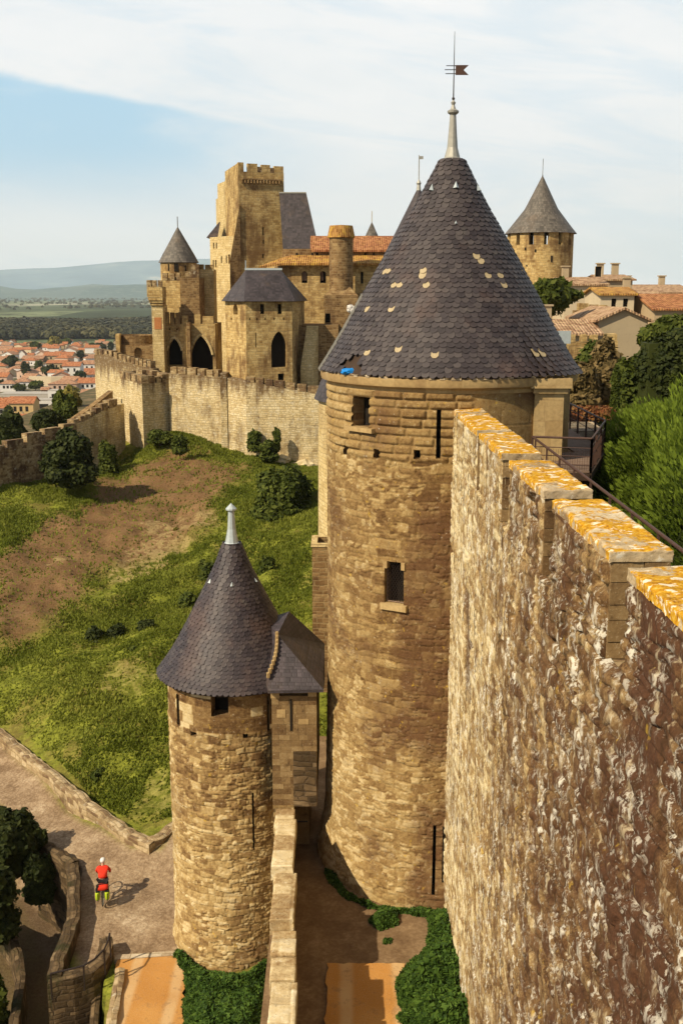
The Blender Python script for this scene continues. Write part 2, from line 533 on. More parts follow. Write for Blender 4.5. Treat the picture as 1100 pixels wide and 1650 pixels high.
def mat_stone(name, ramp, joint=(.30, .2, .1), stain=(.09, .045, .022), white=.3, fine_s=22., stainlo=.5, stainhi=.64, stainmul=.8, wcol=(.72, .68, .56), bump=.6, yellow=0.0, fvec=(1, 1, 1), bd=.02, wlo=.6, streak=0):
    """stone whose courses are modelled in the mesh (attributes stone, joint, lich)"""
    m, g = new_mat(name)
    co = g.n('ShaderNodeTexCoord').outputs['Object']
    st = g.attr('stone'); jt = g.attr('joint'); li = g.attr('lich'); sn = g.attr('stain')
    cs = g.scale(co, fvec)
    f1 = g.noise(cs, fine_s * (2.6 if streak else 1), 5, .65)
    f2 = g.noise(cs, fine_s * .28, 5, .6)
    big = g.noise(co, .32, 6, .62, .4)
    r = g.m('ADD', g.m('ADD', st, g.m('MULTIPLY', g.m('SUBTRACT', f2, .5), .9)), g.m('MULTIPLY', g.m('SUBTRACT', f1, .5), 1.3 if streak else .5))
    c = g.ramp(r, ramp)
    c = g.mix(g.m('MULTIPLY', g.m('SUBTRACT', 1.0, jt), .5), c, joint)
    s = g.m('ADD', g.m('MULTIPLY', big, .75), g.m('MULTIPLY', f2, .25))
    sm = g.m('MAXIMUM', g.m('MULTIPLY', g.step(s, stainlo, stainhi), stainmul), sn)
    c = g.mix(sm, c, g.mix(f1, tuple(x * .5 for x in stain), tuple(x * 2.0 for x in stain)))
    dirt = g.step(g.noise(cs, fine_s * .8, 4, .7), .42, .30)
    c = g.mix(g.m('MULTIPLY', dirt, .65), c, (.035, .018, .008))
    if streak:
        sk = g.noise(g.scale(co, (1, 1, .28)), streak, 6, .7)
        c = g.mix(g.m('MULTIPLY', g.step(sk, .47, .36), .8), c, (.05, .026, .012))
        c = g.mix(g.m('MULTIPLY', g.step(sk, .56, .66), .5), c, (.60, .50, .31))
    if yellow:
        yl = g.step(g.noise(cs, fine_s * .22, 4, .6), .68 - .1 * yellow, .74)
        c = g.mix(g.m('MULTIPLY', yl, .55), c, (.58, .38, .05))
    wn = g.noise(cs, fine_s * .5, 6, .75)
    wm = g.step(g.m('ADD', wn, g.m('MULTIPLY', g.m('SUBTRACT', f2, .5), .5)), wlo, wlo + .07)
    if streak:
        wm = g.m('MULTIPLY', wm, g.step(g.noise(co, 1.3, 5, .65), .42, .52))
        clus = g.step(g.noise(g.scale(co, (1, 1, .5)), 1.5, 5, .62), .49, .62)
        spk = g.step(g.noise(g.scale(co, (1, 1, .6)), 6.5, 8, .76), .50, .555)
        wm = g.m('MAXIMUM', g.m('MULTIPLY', wm, .6), g.m('MULTIPLY', clus, spk))
    c = g.mix(g.m('MULTIPLY', g.m('MULTIPLY', wm, white), g.m('SUBTRACT', 1.0, g.m('MULTIPLY', sn, .35), None, True)), c, wcol)
    ln = g.noise(co, 5.5, 6, .68)
    lm = g.step(g.m('ADD', ln, g.m('SUBTRACT', li, .62)), .40, .50)
    lcol = g.ramp(g.noise(co, 14., 5, .65), [(.30, (.20, .09, .015)), (.43, (.45, .21, .012)), (.56, (.58, .32, .02)), (.68, (.64, .44, .11))])
    spots = g.step(g.noise(g.scale(co, (.55, 1.0, 1.0)), 6.0, 6, .66), .545, .60)
    lcol = g.mix(g.m('MULTIPLY', spots, .95), lcol, (.82, .74, .56))
    c = g.mix(lm, c, lcol)
    h = g.m('ADD', g.m('MULTIPLY', f1, .6), g.m('MULTIPLY', f2, .6))
    finish(g, c, .93, h, bump, bd, .12)
    return m

GOLD = [(0.0, (.24, .135, .045)), (.3, (.44, .29, .11)), (.55, (.62, .44, .18)), (.8, (.70, .53, .24)), (1.0, (.76, .62, .33))]
PALEGOLD = [(0.0, (.42, .28, .11)), (.3, (.60, .45, .20)), (.6, (.74, .58, .29)), (1.0, (.80, .68, .40))]
BROWN = [(0.0, (.09, .045, .02)), (.35, (.19, .11, .046)), (.6, (.29, .18, .078)), (.85, (.38, .26, .12)), (1.0, (.50, .38, .2))]
M = {}
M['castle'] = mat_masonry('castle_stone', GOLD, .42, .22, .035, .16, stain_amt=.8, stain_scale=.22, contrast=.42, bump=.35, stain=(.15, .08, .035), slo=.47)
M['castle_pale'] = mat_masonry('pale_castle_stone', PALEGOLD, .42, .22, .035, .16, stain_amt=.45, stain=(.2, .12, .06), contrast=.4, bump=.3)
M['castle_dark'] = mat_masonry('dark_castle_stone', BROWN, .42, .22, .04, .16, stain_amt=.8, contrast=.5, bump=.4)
M['outer_wall'] = mat_masonry('outer_wall_stone', [(0, (.36, .24, .10)), (.35, (.66, .52, .27)), (.65, (.80, .66, .38)), (1, (.85, .76, .53))], .38, .2, .045, .2, stain=(.13, .075, .035), stain_amt=.6, stain_scale=.2, white=.9, contrast=.45, bump=.5, topstain=(16.2, 2.2), spots=.7)
M['merlon'] = mat_masonry('merlon_stone', [(0, (.12, .07, .035)), (.35, (.26, .165, .08)), (.6, (.42, .30, .15)), (1, (.60, .48, .28))], .38, .2, .04, .16, stain=(.09, .05, .028), stain_amt=.9, stain_scale=.6, white=.5, contrast=.6, slo=.46)
M['small_masonry'] = mat_masonry('small_masonry', [(0, (.10, .055, .022)), (.4, (.24, .15, .06)), (.7, (.38, .26, .11)), (1, (.52, .40, .20))], .3, .2, .03, .15, stain_amt=.5, contrast=.8)
M['low_wall'] = mat_masonry('low_wall_stone', [(0, (.18, .11, .06)), (.4, (.34, .24, .13)), (.7, (.48, .36, .20)), (1, (.60, .48, .30))], .4, .24, .05, .18, stain=(.08, .05, .025), stain_amt=.6, stain_scale=.5, white=.5)
M['ashlar'] = mat_masonry('smooth_ashlar', [(0, (.36, .24, .105)), (.5, (.47, .33, .15)), (1, (.55, .41, .2))], .95, .48, .012, .02, jointcol=(.3, .2, .1), stain=(.24, .14, .07), stain_amt=.5, bump=.15, contrast=.6)
M['tower_stone'] = mat_stone('tower_stone', [(0, (.065, .032, .013)), (.3, (.155, .088, .034)), (.5, (.26, .165, .065)), (.72, (.36, .25, .105)), (1, (.55, .43, .23))], joint=(.25, .165, .07), white=.5, yellow=.5, wlo=.64, fine_s=26.)
M['small_stone'] = mat_stone('small_tower_stone', [(0, (.075, .038, .015)), (.25, (.18, .105, .042)), (.5, (.32, .21, .085)), (.75, (.46, .33, .145)), (1, (.62, .50, .28))], joint=(.29, .19, .08), white=.4, yellow=.6, stainmul=.45, wlo=.62)
M['rubble'] = mat_stone('rubble_stone', [(0, (.08, .038, .016)), (.3, (.19, .11, .045)), (.55, (.33, .215, .09)), (.8, (.54, .41, .20)), (1, (.76, .65, .40))], joint=(.16, .095, .04), stain=(.065, .03, .016), white=.9, fine_s=13., yellow=.35, stainlo=.50, stainhi=.66, stainmul=.45, bd=.035, bump=.8, wlo=.565, fvec=(1, 1, .55), streak=3.0)
M['cope'] = mat_stone('coping_stone', [(0, (.16, .10, .055)), (.4, (.34, .25, .14)), (.75, (.56, .45, .28)), (1, (.72, .66, .50))], joint=(.2, .13, .07), white=.6, fine_s=20., stainmul=.5, bump=.8)
M['parapet'] = mat_stone('parapet_stone', [(0, (.13, .07, .035)), (.3, (.34, .23, .11)), (.6, (.60, .48, .27)), (1, (.78, .70, .50))], joint=(.22, .14, .06), white=.4, fine_s=18., stainmul=.5)

def mat_slate(name, dark=(.022, .017, .018), mid=(.043, .034, .036), light=(.076, .063, .060), rough=.6):
    m, g = new_mat(name)
    r = g.attr('rnd')
    co = g.n('ShaderNodeTexCoord').outputs['Object']
    n = g.noise(co, 9., 5, .6); b = g.noise(co, .45, 4, .6)
    f = g.m('ADD', g.m('MULTIPLY', r, .62), g.m('MULTIPLY', n, .5))
    c = g.ramp(f, [(.1, dark), (.5, mid), (.9, light)])
    c = g.mix(g.m('MULTIPLY', g.step(b, .5, .72), .45), c, (.13, .075, .055))
    c = g.mix(g.m('MULTIPLY', g.step(g.noise(co, 1.4, 6, .7), .6, .72), .35), c, (.15, .14, .11))
    tan_ = g.step(r, 1.4, 1.6)
    c = g.mix(tan_, c, g.mix(n, (.30, .22, .11), (.52, .43, .26)))
    finish(g, c, g.m('MULTIPLY_ADD', n, .3, rough - .15), n, .25, .01, .4)
    return m
M['slate'] = mat_slate('slate_scales')
M['slate_small'] = mat_slate('slate_scales_violet', (.022, .017, .020), (.040, .030, .034), (.068, .054, .052), .56)
def mat_slate_far(name, base=(.046, .037, .039), w=.3, h=.28):
    m, g = new_mat(name)
    uv = g.n('ShaderNodeUVMap').outputs[0]
    gm = g.n('ShaderNodeGroup'); gm.node_tree = MASON
    g.t.links.new(uv, gm.inputs['UV'])
    for k, v_ in (('W', w), ('H', h), ('Mortar', .03), ('Wobble', .01)): gm.inputs[k].default_value = v_
    co = g.n('ShaderNodeTexCoord').outputs['Object']
    n = g.noise(co, .9, 6, .65)
    f = g.m('ADD', g.m('MULTIPLY', gm.outputs['Rand'], .4), g.m('MULTIPLY', n, .6))
    c = g.ramp(f, [(.2, tuple(x * .55 for x in base)), (.5, base), (.85, tuple(x * 1.8 for x in base))])
    c = g.mix(g.m('MULTIPLY', g.m('SUBTRACT', 1., gm.outputs['Joint']), .5), c, (.02, .015, .015))
    c = g.mix(g.m('MULTIPLY', g.step(g.noise(co, .5, 5, .6), .52, .7), .35), c, (.15, .10, .06))
    finish(g, c, .6, gm.outputs['Joint'], .3, .03, .4)
    return m
M['slate_far'] = mat_slate_far('far_slate')
M['slate_olive'] = mat_slate_far('weathered_far_slate', (.12, .105, .085))

def mat_tile(name, base, hi, lichen=(.55, .38, .09), la=.4, w=.25):
    m, g = new_mat(name)
    uv = g.n('ShaderNodeUVMap').outputs[0]
    u, v, _ = g.sep(uv)
    co = g.n('ShaderNodeTexCoord').outputs['Object']
    wob = g.m('SUBTRACT', g.noise(co, 2., 2), .5)
    s = g.m('SINE', g.m('MULTIPLY', g.m('ADD', u, g.m('MULTIPLY', wob, .08)), 2 * pi / w))
    gm = g.n('ShaderNodeTexWhiteNoise', {'Vector': g.xyz(g.m('FLOOR', g.m('DIVIDE', u, w)), g.m('FLOOR', g.m('DIVIDE', v, .35)))}, noise_dimensions='3D').outputs[0]
    n = g.noise(co, .8, 6, .65)
    f = g.m('ADD', g.m('MULTIPLY', gm, .5), g.m('MULTIPLY', n, .5))
    c = g.mix(g.step(f, .2, .8), tuple(x * .55 for x in base), hi)
    c = g.mix(g.m('MULTIPLY', g.step(s, -.2, -.95), .6), c, tuple(x * .25 for x in base))
    c = g.mix(g.m('MULTIPLY', g.step(g.noise(co, 1.1, 6, .7), .5, .62), la), c, lichen)
    finish(g, c, .9, s, .5, .05, .15)
    return m
M['tile'] = mat_tile('clay_tiles', (.42, .15, .06), (.55, .26, .11), la=.15)
M['tile_old'] = mat_tile('old_lichened_tiles', (.46, .21, .06), (.58, .32, .10), (.62, .40, .06), .55)
M['tile_pale'] = mat_tile('pale_old_tiles', (.46, .26, .14), (.62, .42, .26), (.5, .38, .2), .4)
M['tile_far'] = mat_tile('town_tiles', (.48, .15, .06), (.60, .26, .12), (.5, .3, .18), .25, .6)
M['tile_far2'] = mat_tile('town_tiles_faded', (.44, .20, .11), (.58, .34, .2), (.45, .3, .2), .3, .6)
M['moss_shade'] = mat_masonry('mossy_shade_stone', [(0, (.035, .025, .014)), (.4, (.09, .06, .03)), (.7, (.17, .115, .06)), (1, (.28, .20, .11))], .38, .22, .045, .2, jointcol=(.07, .05, .03), stain=(.03, .035, .012), stain_amt=.8, stain_scale=.5, contrast=.6)  # dark stone of the lane walls, also painted shade on the lean-to
m, g = new_mat('block_stone')
co = g.n('ShaderNodeTexCoord').outputs['Object']
n = g.noise(co, 3.2, 6, .65); f = g.noise(co, 20., 5, .7)
c = g.ramp(g.m('ADD', g.m('MULTIPLY', g.attr('rnd'), .28), g.m('ADD', g.m('MULTIPLY', n, .55), g.m('MULTIPLY', f, .2))), [(.25, (.07, .037, .016)), (.42, (.15, .09, .04)), (.60, (.25, .165, .075)), (.85, (.42, .31, .16))])
c = g.mix(g.m('MULTIPLY', g.step(f, .58, .68), .5), c, (.58, .5, .34))
c = g.mix(g.m('MULTIPLY', g.step(n, .42, .32), .6), c, (.06, .035, .018))
finish(g, c, .93, f, .6, .02, .1)
M['block'] = m
M['dark'] = mat_plain('dark_interior', (.012, .009, .006), .95, .3)
M['lead'] = mat_plain('lead_sheet', (.36, .35, .30), .5, .35, 8., .5, .3)
M['lead_pale'] = mat_plain('pale_lead', (.46, .52, .53), .45, .2, 8., .5, .3)
M['iron'] = mat_plain('wrought_iron', (.03, .02, .016), .6, .3, 9., .4, .4)
M['rust'] = mat_plain('rusty_rail', (.085, .045, .032), .65, .4, 12., .4, .2)
M['rag'] = mat_plain('torn_white_cloth', (.62, .6, .55), .9, .2)
M['blue'] = mat_plain('blue_tarpaulin', (.01, .22, .62), .5, .35, 12.)
M['wood'] = mat_plain('grey_boards', (.20, .135, .095), .85, .35, 4.)
M['wood_dark'] = mat_plain('dark_timber', (.05, .03, .018), .85, .35, 4.)

# ------------------------------------------------------------------ ground heights
CTRL = []
def cp(px, py, z=None, fwd=None):
    P = onz(px, py, z) if fwd is None else at(px, py, fwd)
    CTRL.append((P.x, P.y, P.z))
for a in ((165, 1467, 0), (0, 1235, 0.1), (60, 1300, 0), (250, 1430, 0), (200, 1600, 0), (280, 1520, 0), (350, 1560, -.2), (420, 1600, 0), (120, 1300, 0),
          (0, 1165, .9), (60, 1215, .8), (120, 1270, .7), (180, 1320, .7), (235, 1362, .7), (270, 1300, 1.0), (120, 1200, 1.5), (0, 1080, 2.2), (60, 1130, 1.9), (200, 1100, 2.9), (260, 1200, 1.8), (480, 1150, 3.6), (500, 1210, 4.0)): cp(*a)
for a in ((500, 1000, 60), (470, 900, 74), (450, 800, 86), (385, 722, 107), (275, 698, 107), (224, 735, 105), (190, 757, 105), (510, 755, 103), (0, 783, 91), (70, 772, 94), (140, 768, 98),
          (120, 900, 77), (0, 900, 76), (0, 1000, 66), (250, 900, 79), (250, 1000, 68), (380, 900, 76), (330, 800, 90), (180, 800, 92), (430, 735, 103)): cp(a[0], a[1], fwd=a[2])
CTRL += [(-60, 100, 6), (-75, 80, 3), (-60, 55, -.5), (-40, 45, -1), (4, 45, 4.3), (4, 60, 6), (4, 80, 8.5), (6, 105, 9.5), (-30, 120, 9), (-10, 120, 11), (-70, 120, 0), (-30, 30, -1), (-10, 25, 0), (0, 30, 0), (-45, 118, 5)]
_c = np.array(CTRL)
def _phi(d): return d
_n = len(_c)
_D = np.sqrt(((_c[:, None, :2] - _c[None, :, :2]) ** 2).sum(-1))
_A = np.zeros((_n + 3, _n + 3)); _A[:_n, :_n] = _phi(_D) + np.eye(_n) * 0.0
_A[:_n, _n] = 1; _A[:_n, _n + 1:] = _c[:, :2]; _A[_n, :_n] = 1; _A[_n + 1:, :_n] = _c[:, :2].T
_w = np.linalg.solve(_A, np.concatenate([_c[:, 2], [0, 0, 0]]))
def hill_z(x, y):
    x = np.asarray(x, float); y = np.asarray(y, float)
    sh = x.shape; X = x.ravel(); Y = y.ravel(); out = np.empty(X.size)
    for i in range(0, X.size, 20000):
        xs = X[i:i + 20000]; ys = Y[i:i + 20000]
        D = np.sqrt((xs[:, None] - _c[None, :, 0]) ** 2 + (ys[:, None] - _c[None, :, 1]) ** 2)
        out[i:i + 20000] = _phi(D) @ _w[:_n] + _w[_n] + _w[_n + 1] * xs + _w[_n + 2] * ys
    return out.reshape(sh)
# sunk lane at the lower left: everything left of this line lies lower
SUNK = [onz(p[0], p[1], 0) for p in ((-60, 1250), (0, 1296), (88, 1368), (128, 1400), (112, 1480), (104, 1560), (165, 1570), (178, 1660), (185, 1750))]
def sunk_side(x, y):
    """>0 = on the sunk side, metres-ish from the line"""
    best = np.full(np.shape(x), 1e9); sgn = np.zeros(np.shape(x))
    for a, b in zip(SUNK[:-1], SUNK[1:]):
        dx, dy = b.x - a.x, b.y - a.y; L2 = dx * dx + dy * dy
        t = np.clip(((x - a.x) * dx + (y - a.y) * dy) / L2, 0, 1)
        d = np.hypot(x - a.x - t * dx, y - a.y - t * dy)
        s = np.sign((y - a.y) * dx - (x - a.x) * dy)
        m = d < best; best = np.where(m, d, best); sgn = np.where(m, s, sgn)
    return -best * sgn
def ground_z(x, y):
    z = hill_z(x, y)
    s = sunk_side(x, y)
    low = np.where(y < 50, sst(s, 0.0, .25), 0)
    zz = z * (1 - low) + (-3.4 + 0 * z) * low
    return zz

# path polygon in px (flat z 0) -> world distance tests
def inpoly(x, y, poly):
    inside = np.zeros(np.shape(x), bool); n = len(poly)
    for i in range(n):
        x0, y0 = poly[i]; x1, y1 = poly[(i + 1) % n]
        c = ((y0 > y) != (y1 > y)) & (x < (x1 - x0) * (y - y0) / (y1 - y0 + 1e-12) + x0)
        inside ^= c
    return inside
def pdist(x, y, poly):
    best = np.full(np.shape(x), 1e9)
    n = len(poly)
    for i in range(n):
        x0, y0 = poly[i]; x1, y1 = poly[(i + 1) % n]
        dx, dy = x1 - x0, y1 - y0; L2 = dx * dx + dy * dy + 1e-9
        t = np.clip(((x - x0) * dx + (y - y0) * dy) / L2, 0, 1)
        best = np.minimum(best, np.hypot(x - x0 - t * dx, y - y0 - t * dy))
    return np.where(inpoly(x, y, poly), best, -best)

nx, ny = 300, 330
gx = np.linspace(-72, 3.2, nx); gy = np.concatenate([np.linspace(26, 60, 170), np.linspace(60.3, 119, ny - 170)])
GX, GY = np.meshgrid(gx, gy, indexing='ij')
GZ = ground_z(GX, GY)
PXg, PYg = proj(GX, GY, GZ)
PATH = [(-80, 1195), (0, 1208), (60, 1262), (140, 1335), (215, 1385), (262, 1392), (276, 1370), (300, 1370), (300, 1545), (165, 1545), (150, 1590), (60, 1430), (0, 1296), (-80, 1240)]
PATHW = [(onz(a, b, 0).x, onz(a, b, 0).y) for a, b in PATH]
pd = pdist(GX, GY, PATHW)
bumps = (fbm(GX * .35, GY * .35, 5, 4) - .5) * 1.3 + (fbm(GX * 1.6, GY * 1.6, 9, 3) - .5) * .35
slope_w = sst(-pd, .3, 3.0) * sst(GY, 40, 50)
edge_top = sst(GY, 108, 100)
GZ = GZ + bumps * slope_w * (.35 + .65 * edge_top)
# bare-soil patch of the hillside, in metres on the ground
BARE = [(-40, 1010), (-40, 900), (60, 850), (130, 792), (215, 752), (270, 722), (340, 726), (400, 752), (392, 790), (330, 832), (300, 868), (215, 905), (165, 930), (110, 985), (30, 1030)]
def hit_hill(px, py):
    d = ray(px, py); t = 30.0
    for i in range(600):
        P = d * t
        if EYEZ + P.z < float(ground_z(np.array([P.x]), np.array([P.y]))[0]): break
        t += .25
    return (d.x * t, d.y * t)
BAREW = [hit_hill(a, b) for a, b in BARE]
bd = pdist(GX, GY, BAREW)
bare = sst(bd + (fbm(GX * .22, GY * .22, 21, 4) - .5) * 6, -1.4, 1.8)
bare2 = 0
for (a, b, rr) in ((235, 905, 2.6), (265, 885, 2.4), (325, 845, 2.0), (205, 925, 1.8), (215, 1090, 2.2), (240, 1295, 1.6), (100, 900, 1.5), (260, 850, 2.)):
    c_ = hit_hill(a, b)
    bare2 = np.maximum(bare2, sst(rr - np.hypot(GX - c_[0], (GY - c_[1]) * .8) + (fbm(GX * .9, GY * .9, 31, 3) - .5) * 3, 0, .9))
gA = np.maximum(bare, 0)
pathm = sst(pd, -.25, .25)
pathm = np.maximum(pathm, np.where((GY < 50), .55 * sst(sunk_side(GX, GY), .3, .6), 0))

m, g = new_mat('hill_grass_ground')
co = g.n('ShaderNodeTexCoord').outputs['Object']
n1 = g.noise(co, .35, 6, .65); n2 = g.noise(co, 1.6, 6, .7); n3 = g.noise(co, 7., 5, .7)
green = g.ramp(g.m('ADD', g.m('MULTIPLY', n2, .65), g.m('MULTIPLY', n3, .35)), [(.30, (.035, .04, .008)), (.44, (.11, .12, .015)), (.56, (.22, .24, .03)), (.68, (.33, .32, .055))])
soil = g.ramp(g.m('ADD', g.m('MULTIPLY', n1, .4), g.m('MULTIPLY', n3, .6)), [(.3, (.09, .047, .021)), (.5, (.18, .103, .047)), (.66, (.28, .175, .083))])
soil = g.mix(g.m('MULTIPLY', g.step(n2, .50, .62), .5), soil, (.15, .12, .035))
rock = g.ramp(n3, [(.3, (.18, .13, .05)), (.6, (.42, .31, .14))])
c = g.mix(g.m('MULTIPLY', g.step(n1, .46, .62), .55), green, g.ramp(n3, [(.3, (.13, .09, .03)), (.7, (.26, .19, .06))]))
c = g.mix(g.attr('bare'), c, soil)
c = g.mix(g.m('MULTIPLY', g.attr('rock'), g.m('MULTIPLY', g.step(n2, .42, .56), .8)), c, rock)
pth = g.ramp(g.m('ADD', g.m('MULTIPLY', g.noise(co, .7, 6, .7), .6), g.m('MULTIPLY', n3, .4)), [(.30, (.12, .075, .04)), (.44, (.23, .155, .09)), (.55, (.36, .26, .16)), (.66, (.54, .43, .29))])
vr = g.n('ShaderNodeTexVoronoi', {'Vector': co, 'Scale': 3.2}, feature='DISTANCE_TO_EDGE')
pth = g.mix(g.m('MULTIPLY', g.step(vr.outputs[0], .10, .0), .30), pth, (.13, .085, .05))
c = g.mix(g.attr('path'), c, pth)
c = g.mix(g.m('MULTIPLY', g.attr('sunk'), .8), c, g.mix(n3, (.05, .03, .016), (.15, .10, .055)))  # shade of the sunken pit painted as darker ground colour
finish(g, c, .95, g.m('ADD', n3, g.m('MULTIPLY', n2, .8)), .7, .09, .1)
M['hill'] = m
hill = grid_object('hillside_ground', np.stack([GX, GY, GZ], -1), np.stack([GX, GY], -1), {'bare': gA, 'rock': bare2 * np.where(GY > 74, 1, .45), 'path': pathm, 'sunk': np.where(GY < 50, sst(sunk_side(GX, GY), .2, .5), 0)}, M['hill'])
tag(hill, kind='structure')

# town plain far below, rising into hills on the horizon
def plain_z(x, y):
    d = np.hypot(x, y)
    return -36 + 0 * d + sst(d, 1300, 9000) * -6
xs = np.concatenate([np.linspace(-22000, -600, 60), np.linspace(-560, 560, 70), np.linspace(600, 22000, 60)])
ys = np.concatenate([np.linspace(118, 1500, 120), np.linspace(1550, 15000, 70), np.linspace(15400, 27000, 60)])
FX, FY = np.meshgrid(xs, ys, indexing='ij')
FZ = plain_z(FX, FY)
drop = sst(FY, 118, 210) * (1 - 0)
inner = sst(FX, -6, 6)
rim = 6.0 + 9.0 * sst(FX, -30, 10)
right_hi = sst(np.arctan2(FX, FY), radians(-9), radians(-4)) * sst(FY, 800, 430)
FZ = rim * (1 - drop) + FZ * drop
FZ = FZ * (1 - right_hi) + 15.0 * right_hi
far = sst(FY, 15000, 21000)
hz = (fbm(FX / 5200. + 3.1, FY / 5200., 41, 5) * .75 + .45) * 610
az = FX / FY
hz = hz * (.80 + .35 * sst(az, -.42, -.16)) * (1 - .92 * sst(az, -.05, .10))
FZ = FZ + far * hz + sst(FY, 9000, 11000) * sst(FY, 15500, 13500) * 330 * np.maximum(fbm(FX / 1500., FY / 1500., 44, 4) - .32, 0) + sst(FY, 1600, 3000) * 10 * fbm(FX / 500., FY / 400., 47, 3)
m, g = new_mat('plain')
co = g.n('ShaderNodeTexCoord').outputs['Object']
geo = g.n('ShaderNodeNewGeometry').outputs['Position']
px_, py_, pz_ = g.sep(geo)
fieldn = g.n('ShaderNodeTexVoronoi', {'Vector': g.scale(geo, (1 / 420., 1 / 900., 0)), 'Scale': 1.0}).outputs['Color']
fr = g.sep(fieldn)[0]
c = g.ramp(fr, [(.15, (.05, .07, .035)), (.35, (.10, .13, .06)), (.6, (.15, .19, .09)), (.8, (.24, .27, .15)), (.95, (.40, .40, .28))])
nn = g.noise(g.scale(geo, (1 / 90., 1 / 90., 1 / 90.)), 1.0, 6, .7)
c = g.mix(g.step(nn, .45, .6), c, (.035, .045, .022))
near = g.step(py_, 900, 1500)
c = g.mix(g.step(py_, 1150, 1350), g.ramp(g.noise(g.scale(geo, (1 / 14., 1 / 22., 0)), 1.0, 5, .65), [(.38, (.05, .06, .025)), (.48, (.17, .15, .09)), (.60, (.36, .31, .25)), (.68, (.50, .46, .40))]), c)
hillc = g.ramp(g.noise(g.scale(geo, (1 / 1800., 1 / 1800., 1 / 500.)), 1.0, 7, .68), [(.35, (.045, .12, .19)), (.5, (.09, .19, .27)), (.60, (.17, .27, .32)), (.67, (.55, .52, .44))])  # distance haze painted as blue into the far hill colour
c = g.mix(g.m('MULTIPLY', g.step(py_, 5500, 9500), .85), c, g.ramp(nn, [(.35, (.025, .075, .10)), (.55, (.06, .13, .14)), (.66, (.25, .28, .24))]))  # same painted haze: middle distance cooled towards blue
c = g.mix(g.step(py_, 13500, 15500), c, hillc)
finish(g, c, .95, None, spec=.05)
M['plain'] = m
pl = grid_object('plain_and_far_hills', np.stack([FX, FY, FZ], -1), np.stack([FX, FY], -1), {}, M['plain'])
tag(pl, kind='structure')

# ground inside the walls (right), and the lists between the two walls
m, g = new_mat('inner_ground')
co = g.n('ShaderNodeTexCoord').outputs['Object']
n = g.noise(co, .5, 6, .65)
finish(g, g.ramp(n, [(.3, (.05, .05, .02)), (.5, (.12, .10, .05)), (.7, (.26, .18, .10))]), .95, n, .4, .1, .1)
M['inner'] = m
def sheet(name, x0, x1, y0, y1, zf, n1_, n2_, mat):
    X, Y = np.meshgrid(np.linspace(x0, x1, n1_), np.linspace(y0, y1, n2_), indexing='ij')
    o = grid_object(name, np.stack([X, Y, zf(X, Y)], -1), np.stack([X, Y], -1), {}, mat)
    return tag(o, kind='structure')
sheet('inner_ground', 4.6, 130, -30, 440, lambda x, y: 14.0 + sst(y, 45, 110) * 1.5 + (fbm(x * .2, y * .2, 3, 3) - .5) * .8, 120, 200, M['inner'])
sheet('castle_court_ground', -42, 4.5, 119, 210, lambda x, y: 8.5 + 3 * sst(x, -36, -24) + 0 * y, 20, 30, M['inner'])
m, g = new_mat('lists_earth')
co = g.n('ShaderNodeTexCoord').outputs['Object']
a = g.noise(co, .9, 6, .68); b = g.noise(co, 9., 5, .7)
c = g.ramp(g.m('ADD', g.m('MULTIPLY', a, .6), g.m('MULTIPLY', b, .4)), [(.3, (.10, .058, .03)), (.5, (.20, .13, .07)), (.68, (.34, .24, .135))])
finish(g, c, .95, b, .5, .03, .1)
M['lists'] = m
LZ = 4.2
sheet('lists_ground', -2.3, 4.3, 6, 46, lambda x, y: LZ + (fbm(x * .8, y * .8, 13, 3) - .5) * .12, 60, 260, M['lists'])

def flat_poly(name, pts, z, mat, thick=0.0):
    q = []; rs = random.Random(len(name))
    for i in range(len(pts)):
        a_, b_ = pts[i], pts[(i + 1) % len(pts)]; n_ = max(2, int((b_ - a_).length / .22))
        for k in range(n_):
            p = a_ + (b_ - a_) * (k / n_); q.append(Vector((p.x + rs.uniform(-.05, .05), p.y + rs.uniform(-.03, .03), 0)))
    mb = MB(); mb.face([(p.x, p.y, z) for p in q])
    return tag(mb.build(name, mat), kind='structure')
m, g = new_mat('orange_gravel')
co = g.n('ShaderNodeTexCoord').outputs['Object']
a = g.noise(co, .55, 5, .6); b = g.noise(co, 22., 4, .7)
c = g.ramp(g.m('ADD', g.m('MULTIPLY', a, .6), g.m('MULTIPLY', b, .4)), [(.3, (.36, .16, .035)), (.5, (.50, .245, .065)), (.7, (.60, .34, .11))])
ox, oy, oz = g.sep(co)
def trackw(x0, wd): return g.step(g.m('ABSOLUTE', g.m('SUBTRACT', g.m('ADD', ox, g.m('MULTIPLY', g.m('SUBTRACT', a, .5), .3)), x0)), wd, wd * .3)
tr = g.m('MAXIMUM', trackw(-.75, .28), trackw(.85, .3))
c = g.mix(g.m('MULTIPLY', tr, g.step(a, .3, .6, .35, .75)), c, (.62, .44, .23))
d_ = g.noise(co, 2.2, 7, .72)
c = g.mix(g.m('MULTIPLY', g.step(d_, .52, .64), .5), c, (.24, .13, .06))
c = g.mix(g.m('MULTIPLY', g.step(g.noise(co, 34., 3, .7), .60, .66), .6), c, (.62, .52, .38))
finish(g, c, .95, g.m('ADD', b, g.m('MULTIPLY', d_, .8)), .6, .03, .1)
M['orange'] = m
rp = [onz(168, 1700, .06), onz(292, 1700, .06), onz(298, 1540, .06), onz(190, 1545, .06)]
rd = flat_poly('orange_road', rp, .0, M['orange'])
